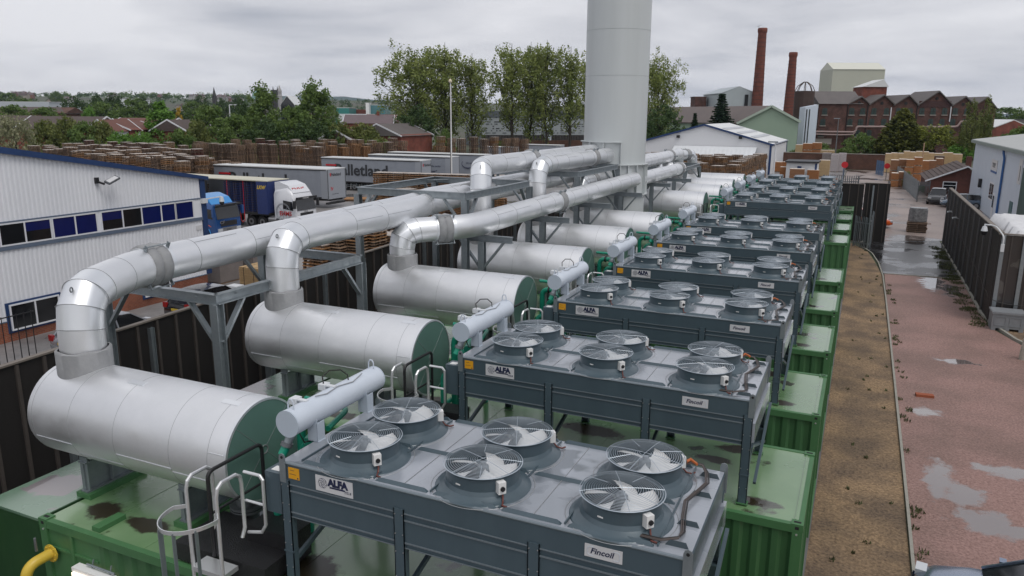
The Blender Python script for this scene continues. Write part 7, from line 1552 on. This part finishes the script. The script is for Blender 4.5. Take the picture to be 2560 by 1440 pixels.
def poplar(seed, H=24, Wd=6.5, dens=1.0, low=.2, lean=0.0, leaf=.36, n_l=30, spread=1.0):
    """open crown on many ascending limbs"""
    random.seed(seed); tb, lb = MB(), MB(); top = Vector((lean*2, 0, H*.93)); tr = limb(tb, Vector((0, 0, 0)), top, .42, .05, 7, .06)
    for i in range(n_l):
        f = low+(.95-low)*(i/(n_l-1))**.95; base = Vector((0, 0, 0)).lerp(top, f*.82); an = i*2.4+random.uniform(-.4, .4); env = (sin(pi*min(1, (f-low*.5)/(1.05-low*.5))**.75)**.7)
        rad = Wd*env*random.uniform(.7, 1.05)*spread; tip = base+Vector((cos(an)*rad, sin(an)*rad, rad*random.uniform(.7, 1.15)+.9)); pts = limb(tb, base, tip, .13*(1.2-f), .03, 4, .25)
        for k in range(3):
            q = pts[2+k-1 if k < 2 else 4]; m_ = random.uniform(.75, 1.35)
            leaves(lb, q+Vector((random.gauss(0, .5), random.gauss(0, .5), random.gauss(.2, .5))), 1.25*m_, int(44*dens*m_), leaf, (1, 1, 1.15))
        for k in range(5):
            s_ = pts[random.choice((2, 3, 4))]+Vector((random.gauss(0, .9), random.gauss(0, .9), random.gauss(.4, .9))); leaves(lb, s_, .75, int(26*dens), leaf, (1, 1, 1.4))
    return tb, lb
def round_tree(seed, H=11, Wd=5, dens=1.0, leaf=.42, n=46, shape='oval', bot=.12):
    random.seed(seed); tb, lb = MB(), MB(); limb(tb, Vector((0, 0, 0)), Vector((0, 0, H*.75)), .32, .06, 5, .08)
    for i in range(n):
        f = random.random(); z = H*(bot+(1-bot)*f)
        env = {'oval': sqrt(max(.02, 1-(2*f-.85)**2*.75)), 'cone': (1.03-f)**.75, 'bush': sqrt(max(.02, 1-f*f)), 'wind': sqrt(max(.03, 1-(2*f-.7)**2*.6))*(1-.35*f)}[shape]
        an = i*2.4; rr = Wd*env*(.55+.45*random.random()**.5); c_ = Vector((cos(an)*rr*.8, sin(an)*rr*.8, z*.94))
        if i % 3 == 0: limb(tb, Vector((0, 0, z*.55)), c_, .07, .02, 3, .2)
        cs = Wd*random.uniform(.20, .34)*(1 if shape != 'cone' else .8)
        leaves(lb, c_, cs, int(95*dens), leaf, (1, 1, .8))
    for i in range(int(n*.7)):      # loose sprays that break the outline
        f = random.random()**.8; env = {'oval': sqrt(max(.02, 1-(2*f-.85)**2*.75)), 'cone': (1.03-f)**.75, 'bush': sqrt(max(.02, 1-f*f)), 'wind': sqrt(max(.03, 1-(2*f-.7)**2*.6))*(1-.35*f)}[shape]; an = random.uniform(0, 6.3)
        c_ = Vector((cos(an)*Wd*env*1.04, sin(an)*Wd*env*1.04, H*(bot+(1-bot)*f)*1.02)); leaves(lb, c_, Wd*.11, int(22*dens), leaf*.9, (1, 1, 1.5 if shape == 'wind' else 1))
    return tb, lb
def conifer(seed, H=12, Wd=4, tiers=26, leaf=.3, dens=1.0, p=1.0, up=.15):
    random.seed(seed); tb, lb = MB(), MB(); limb(tb, Vector((0, 0, 0)), Vector((0, 0, H*.98)), .28, .02, 4, .01)
    for i in range(tiers):
        f = i/(tiers-1); z = H*(.03+.95*f); R = Wd*(1-f)**p+.15; nb = max(5, int(15*(1-f)+4))
        for k in range(nb):
            an = 2*pi*k/nb+i*.7+random.uniform(-.2, .2); rr = R*random.uniform(.82, 1.12); n = int(4+rr*3.2)
            for j in range(n):
                s_ = (j+.5)/n; q = Vector((cos(an)*rr*s_, sin(an)*rr*s_, z+up*rr*s_*s_*1.6-.12*rr*s_)); leaves(lb, q, .26+.24*(1-s_), int(11*dens), leaf, (1.2, 1.2, .6))
    return tb, lb
def weep(seed, H=12, Wd=4, leaf=.3, n=44, dens=1.0):
    random.seed(seed); tb, lb = MB(), MB(); limb(tb, Vector((0, 0, 0)), Vector((0, 0, H*.8)), .25, .05, 5, .1)
    for i in range(n):
        an = i*2.4; f = random.random(); z = H*(.35+.62*f); rr = Wd*sqrt(max(.05, 1-((f-.35)*1.35)**2))*random.uniform(.4, 1); top = Vector((cos(an)*rr, sin(an)*rr, z)); limb(tb, Vector((0, 0, z*.7)), top, .05, .02, 3, .2)
        ln = random.uniform(.25, .5)*z
        for k in range(8): leaves(lb, top-Vector((random.gauss(0, .15), random.gauss(0, .15), ln*k/8)), .42, int(15*dens), leaf, (1, 1, 1.2), droop=1.2)
    return tb, lb
def make(key, tb, lb, lm):
    zs = sorted(v[2] for v in lb.v); rs_ = sorted(hypot(v[0], v[1]) for v in lb.v); HT[key] = zs[-1] if key[:3] == 'pop' else zs[int(len(zs)*.9985)]; WT[key] = rs_[int(len(rs_)*.985)] if key[:3] == 'pop' else rs_[int(len(rs_)*.955)]
    TREES[key] = (tb.build('trunk', bark, None, ang=60), lb.build('crown', lm, None, smooth=False))
make('pop1', *poplar(11, low=.12, n_l=34), lf_pop); make('pop2', *poplar(23, low=.22, n_l=28, Wd=5.6), lf_pop); make('pop3', *poplar(35, Wd=7.5, n_l=42, low=.08, dens=1.1), lf_pop)
make('oval1', *round_tree(3), lf_mid); make('oval2', *round_tree(4, n=40), lf_drk); make('brt', *round_tree(5, shape='cone', n=60, Wd=4.6), lf_brt); make('wind1', *round_tree(6, H=14, Wd=5, shape='wind', n=60, leaf=.38), lf_mid); make('bushm', *round_tree(8, H=6, Wd=5, shape='bush', n=34, bot=.02), lf_mid)
make('busho', *round_tree(9, H=6, Wd=5, shape='bush', n=34, bot=.02), lf_olv); make('bushb', *round_tree(10, H=6, Wd=5, shape='bush', n=38, bot=.02, leaf=.3), lf_bei); make('org', *round_tree(12, H=8, Wd=2.2, shape='cone', n=26, leaf=.3), lf_org); make('bushg', *round_tree(13, H=6, Wd=5, shape='bush', n=34, bot=.02), lf_brt)
make('con', *conifer(14, 12, 4.6, 30, .34, 1.0, .75, .3), lf_con); make('dcon', *conifer(15, 14, 3.6, 26, .3, .9, 1.0, -.05), lf_dcn); make('wil', *weep(16), lf_wil); make('weep', *weep(17, H=16, Wd=3.6, n=50), lf_olv)
random.seed(99)
used3 = {}
def tree(key, px, pyt, wpx, dep, label, grp, name='tree', z0=None):
    a = atd(px, pyt, dep); g0 = hill_z(a) if z0 is None else z0; H = a.z-g0; w = wpx*dep/CF/2; t = thing(name, label, 'tree' if name != 'bush' else 'bush', (a.x, a.y, g0), random.uniform(0, 6.3), grp)
    t.scale = (w/WT[key], w/WT[key], H/HT[key])
    for o in TREES[key]:
        c_ = o
        if used3.get(o.name): c_ = o.copy(); C.objects.link(c_)
        used3[o.name] = 1; c_.parent = t
GP = 'tall open-crowned trees behind the trailers'
for (key, px, pt, w, dep, l) in (('pop3', 1035, 96, 215, 182, 'leftmost tall open-crowned tree, widest crown, left of the white mast'), ('pop1', 1112, 112, 150, 186, 'second tall tree, just behind the top of the white mast'), ('pop1', 1180, 138, 145, 184, 'third tall tree, slightly lower, right of the white mast'), ('pop2', 1280, 104, 135, 184, 'fourth tall tree, bare trunk before the grey warehouse'), ('pop1', 1328, 110, 120, 188, 'fifth tall tree, slim, before the grey warehouse'), ('pop1', 1368, 106, 125, 186, 'sixth tall tree, slim, before the warehouse dash pattern'), ('pop2', 1428, 112, 120, 184, 'seventh tall tree, immediately left of the stack'), ('pop2', 1478, 125, 80, 190, 'eighth tall tree, mostly hidden behind the stack'), ('pop3', 1650, 116, 135, 170, 'tall tree immediately right of the stack')):
    tree(key, px, pt, w, dep, l, GP, 'tall_tree')
tree('oval2', 1040, 262, 100, 176, 'dense dark lower tree beneath the leftmost tall tree', 'dark lower trees', 'tree'); tree('oval2', 1660, 262, 100, 160, 'dense dark lower tree right of the stack, below the tall one', 'dark lower trees'); tree('bushm', 1110, 322, 60, 172, 'low green bush at the foot of the tall trees by the mast', 'bushes at the foot of the tall trees', 'bush'); tree('busho', 1250, 352, 50, 176, 'olive bush between the tall trunks', 'bushes at the foot of the tall trees', 'bush'); tree('bushg', 1352, 362, 70, 168, 'bright low bush before the warehouse wall', 'bushes at the foot of the tall trees', 'bush')
GB = 'trees and bushes beyond the pallet yard'
for (key, px, pt, w, dep, l, nm) in (
    ('bushb', 28, 286, 110, 118, 'pale blossoming bush at the left edge above the blue roof', 'bush'), ('busho', 110, 300, 100, 126, 'olive bush right of the pale blossoming bush', 'bush'), ('busho', 165, 292, 90, 132, 'olive bush before the long brown roof', 'bush'), ('bushm', 205, 303, 90, 128, 'green bush before the brown roof, middle', 'bush'), ('busho', 250, 300, 80, 130, 'olive bush just left of the white gable', 'bush'), ('bushg', 300, 328, 80, 124, 'bright low bush under the red brick gables', 'bush'), ('bushg', 350, 330, 70, 122, 'bright low bush left of the rounded bright tree', 'bush'),
    ('brt', 398, 254, 108, 140, 'rounded bright green tree between the brick houses', 'tree'), ('org', 446, 268, 26, 185, 'small golden orange tree behind the rounded bright tree', 'tree'), ('oval1', 528, 262, 120, 138, 'broad mid-green tree right of the golden tree', 'tree'), ('busho', 490, 300, 80, 130, 'olive bush at the foot of the broad mid-green tree', 'bush'), ('oval2', 608, 250, 70, 145, 'dark rounded tree left of the windblown pair', 'tree'), ('wind1', 652, 206, 108, 128, 'left one of the two windblown trees', 'tree'), ('wind1', 784, 198, 115, 128, 'right one of the two windblown trees', 'tree'), ('oval1', 728, 266, 110, 124, 'dark green tree filling the gap between the windblown pair', 'tree'), ('oval1', 590, 288, 110, 126, 'green tree below the dark rounded tree', 'tree'), ('oval2', 660, 300, 110, 122, 'dark lower growth under the left windblown tree', 'tree'), ('oval2', 780, 300, 120, 122, 'dark lower growth under the right windblown tree', 'tree'), ('busho', 850, 306, 100, 126, 'olive bush right of the windblown pair', 'bush'), ('busho', 905, 308, 110, 128, 'rounded olive bush left of the red brick bungalow', 'bush'), ('bushm', 975, 345, 70, 150, 'low dark bush before the red brick bungalow', 'bush'), ('bushm', 450, 322, 90, 126, 'low green bush between pallets and the brick gable', 'bush')):
    tree(key, px, pt, w, dep*1.16, l, GB, nm)
GD = 'middle-distance trees on the left'
k = -1
for (key, px, pt, w, dep) in sorted((('oval2', 180, 240, 70, 330), ('oval2', 235, 238, 70, 340), ('oval2', 280, 232, 60, 330), ('oval1', 330, 246, 90, 320), ('oval2', 358, 240, 50, 335), ('oval1', 30, 262, 100, 260), ('oval1', 110, 268, 100, 250), ('bushg', 222, 266, 45, 270), ('oval2', 500, 238, 50, 480), ('oval2', 560, 246, 50, 420), ('oval1', 480, 252, 60, 400), ('oval1', 140, 228, 30, 900), ('oval1', 20, 232, 60, 800), ('oval2', 440, 272, 50, 280), ('oval1', 405, 270, 60, 330), ('oval2', 590, 240, 40, 600), ('oval1', 830, 262, 40, 330), ('oval2', 880, 290, 30, 300), ('oval2', 945, 282, 30, 280), ('oval1', 250, 255, 90, 300), ('oval1', 60, 245, 60, 500)), key=lambda q: q[1]):
    k += 1; tree(key, px, pt, w, dep, '%s tree from the left in the middle-distance %s belt' % (OR2[k], 'bright' if key == 'bushg' else 'dark green'), GD)
# right hand side
GM = 'trees and shrubs below the mill'
for (key, px, pt, w, dep, l, nm) in (('dcon', 1806, 236, 104, 190, 'dark pointed conifer before the green hall', 'conifer'), ('dcon', 1738, 284, 50, 185, 'small dark conifer left of the pointed one', 'conifer'), ('con', 2262, 272, 118, 172, 'big golden-green conifer in front of the mill', 'conifer'), ('wil', 2345, 312, 110, 168, 'yellow-green willow right of the big conifer', 'tree'), ('weep', 2455, 240, 75, 165, 'tall drooping birch at the right end of the mill', 'tree'), ('weep', 2430, 290, 50, 160, 'slimmer drooping birch left of the tall one', 'tree'), ('bushm', 2152, 332, 90, 176, 'green shrub left of the big conifer', 'bush'), ('bushm', 2055, 358, 70, 172, 'green shrub at the mill corner', 'bush'), ('bushm', 2110, 370, 50, 168, 'small dark shrub between the two green shrubs', 'bush'), ('bushg', 2400, 360, 80, 162, 'bright bush right of the willow', 'bush'), ('bushm', 2520, 335, 90, 190, 'green bush by the white-roofed building', 'bush'), ('bushm', 2560, 315, 90, 185, 'green bush at the far right edge', 'bush'), ('oval1', 2520, 268, 110, 420, 'far green tree line above the right edge, left part', 'tree'), ('oval1', 2585, 272, 110, 400, 'far green tree line above the right edge, right part', 'tree'), ('bushm', 1990, 372, 40, 170, 'low shrub beside the green hall corner', 'bush'), ('busho', 2268, 428, 36, 104, 'round dark shrub behind the palisade by the bungalow', 'bush'), ('bushg', 2305, 462, 26, 97, 'bright climbing shrub on the palisade before the bungalow', 'bush')):
    tree(key, px, pt, w, dep, l, GM, nm, z0=0)
tree('bushm', 2172, 596, 26, 60.5, 'small ragged weed clump at the foot of the short black fence', None, 'bush', z0=0)
# woodland masses far off: too many to count
random.seed(5)
def wood(name, label, spans, n, lm, hh=(6, 11), s=1.1, per=55):
    b = MB()
    for _ in range(n):
        px0, px1, d0, d1 = random.choice(spans); px = random.uniform(px0, px1); dep = random.uniform(d0, d1); a = atd(px, 280, dep); g_ = hill_z(a); h = random.uniform(*hh); r = h*random.uniform(.45, .7)
        for q in range(3): leaves(b, (a.x+random.gauss(0, r*.4), a.y+random.gauss(0, r*.4), g_+h*.55+random.gauss(0, h*.12)), r*.75, per//3, s*(dep/600)**.5, (1, 1, .8))
    o = b.build(name, lm, None, smooth=False); tag(o, label, 'woodland', None, 'stuff')
wood('distant_woodland', 'distant dark tree belts among the houses on the left slope', [(-60, 620, 520, 1600), (-60, 700, 420, 700), (560, 1000, 560, 1300)], 600, lf_drk)
wood('distant_treeline', 'soft green tree line along the left skyline', [(-60, 640, 1500, 1800)], 220, lf_mid, (9, 15), 1.3)
wood('mid_hedge', 'hedgerow growth between the houses and the pallet yard on the left', [(-40, 560, 150, 175), (560, 960, 140, 160), (0, 900, 200, 320)], 230, lf_mid, (3.5, 6), .55, 120)
wood('right_far_wood', 'far dark tree line on the right horizon', [(1690, 1800, 500, 900), (2470, 2640, 450, 800), (1060, 1460, 400, 800)], 130, lf_drk, (6, 10))
b = MB()
for _ in range(900):
    px = random.uniform(60, 1000); a = atd(px, 345, random.uniform(128, 150)); leaves(b, (a.x, a.y, random.uniform(.2, 1.5)), 1.2, 9, .4)
o = b.build('yard_edge_scrub', lf_olv, None, smooth=False); tag(o, 'rough green scrub along the back of the pallet stacks', 'scrub', None, 'stuff')
print('done', len(bpy.data.objects))
# ------------------------------------------------------------ haze: real air in one closed box
b = MB(); b.box(-4200, -300, -40, 3600, 7600, 290)
hm_ = bpy.data.materials.new('haze_air'); hm_.use_nodes = True; nt = hm_.node_tree; nt.nodes.clear(); o_ = nt.nodes.new('ShaderNodeOutputMaterial'); v = nt.nodes.new('ShaderNodeVolumePrincipled')
v.inputs['Color'].default_value = (.62, .76, 1.0, 1); v.inputs['Density'].default_value = .00006; v.inputs['Anisotropy'].default_value = .2; nt.links.new(v.outputs[0], o_.inputs['Volume'])
hz_ = b.build('haze', hm_, None, smooth=False); hz_['kind'] = 'stuff'; hz_['label'] = 'thin bluish haze over the whole town'

for q_ in UNUSED:
    if 'label' not in q_.keys(): bpy.data.objects.remove(q_)
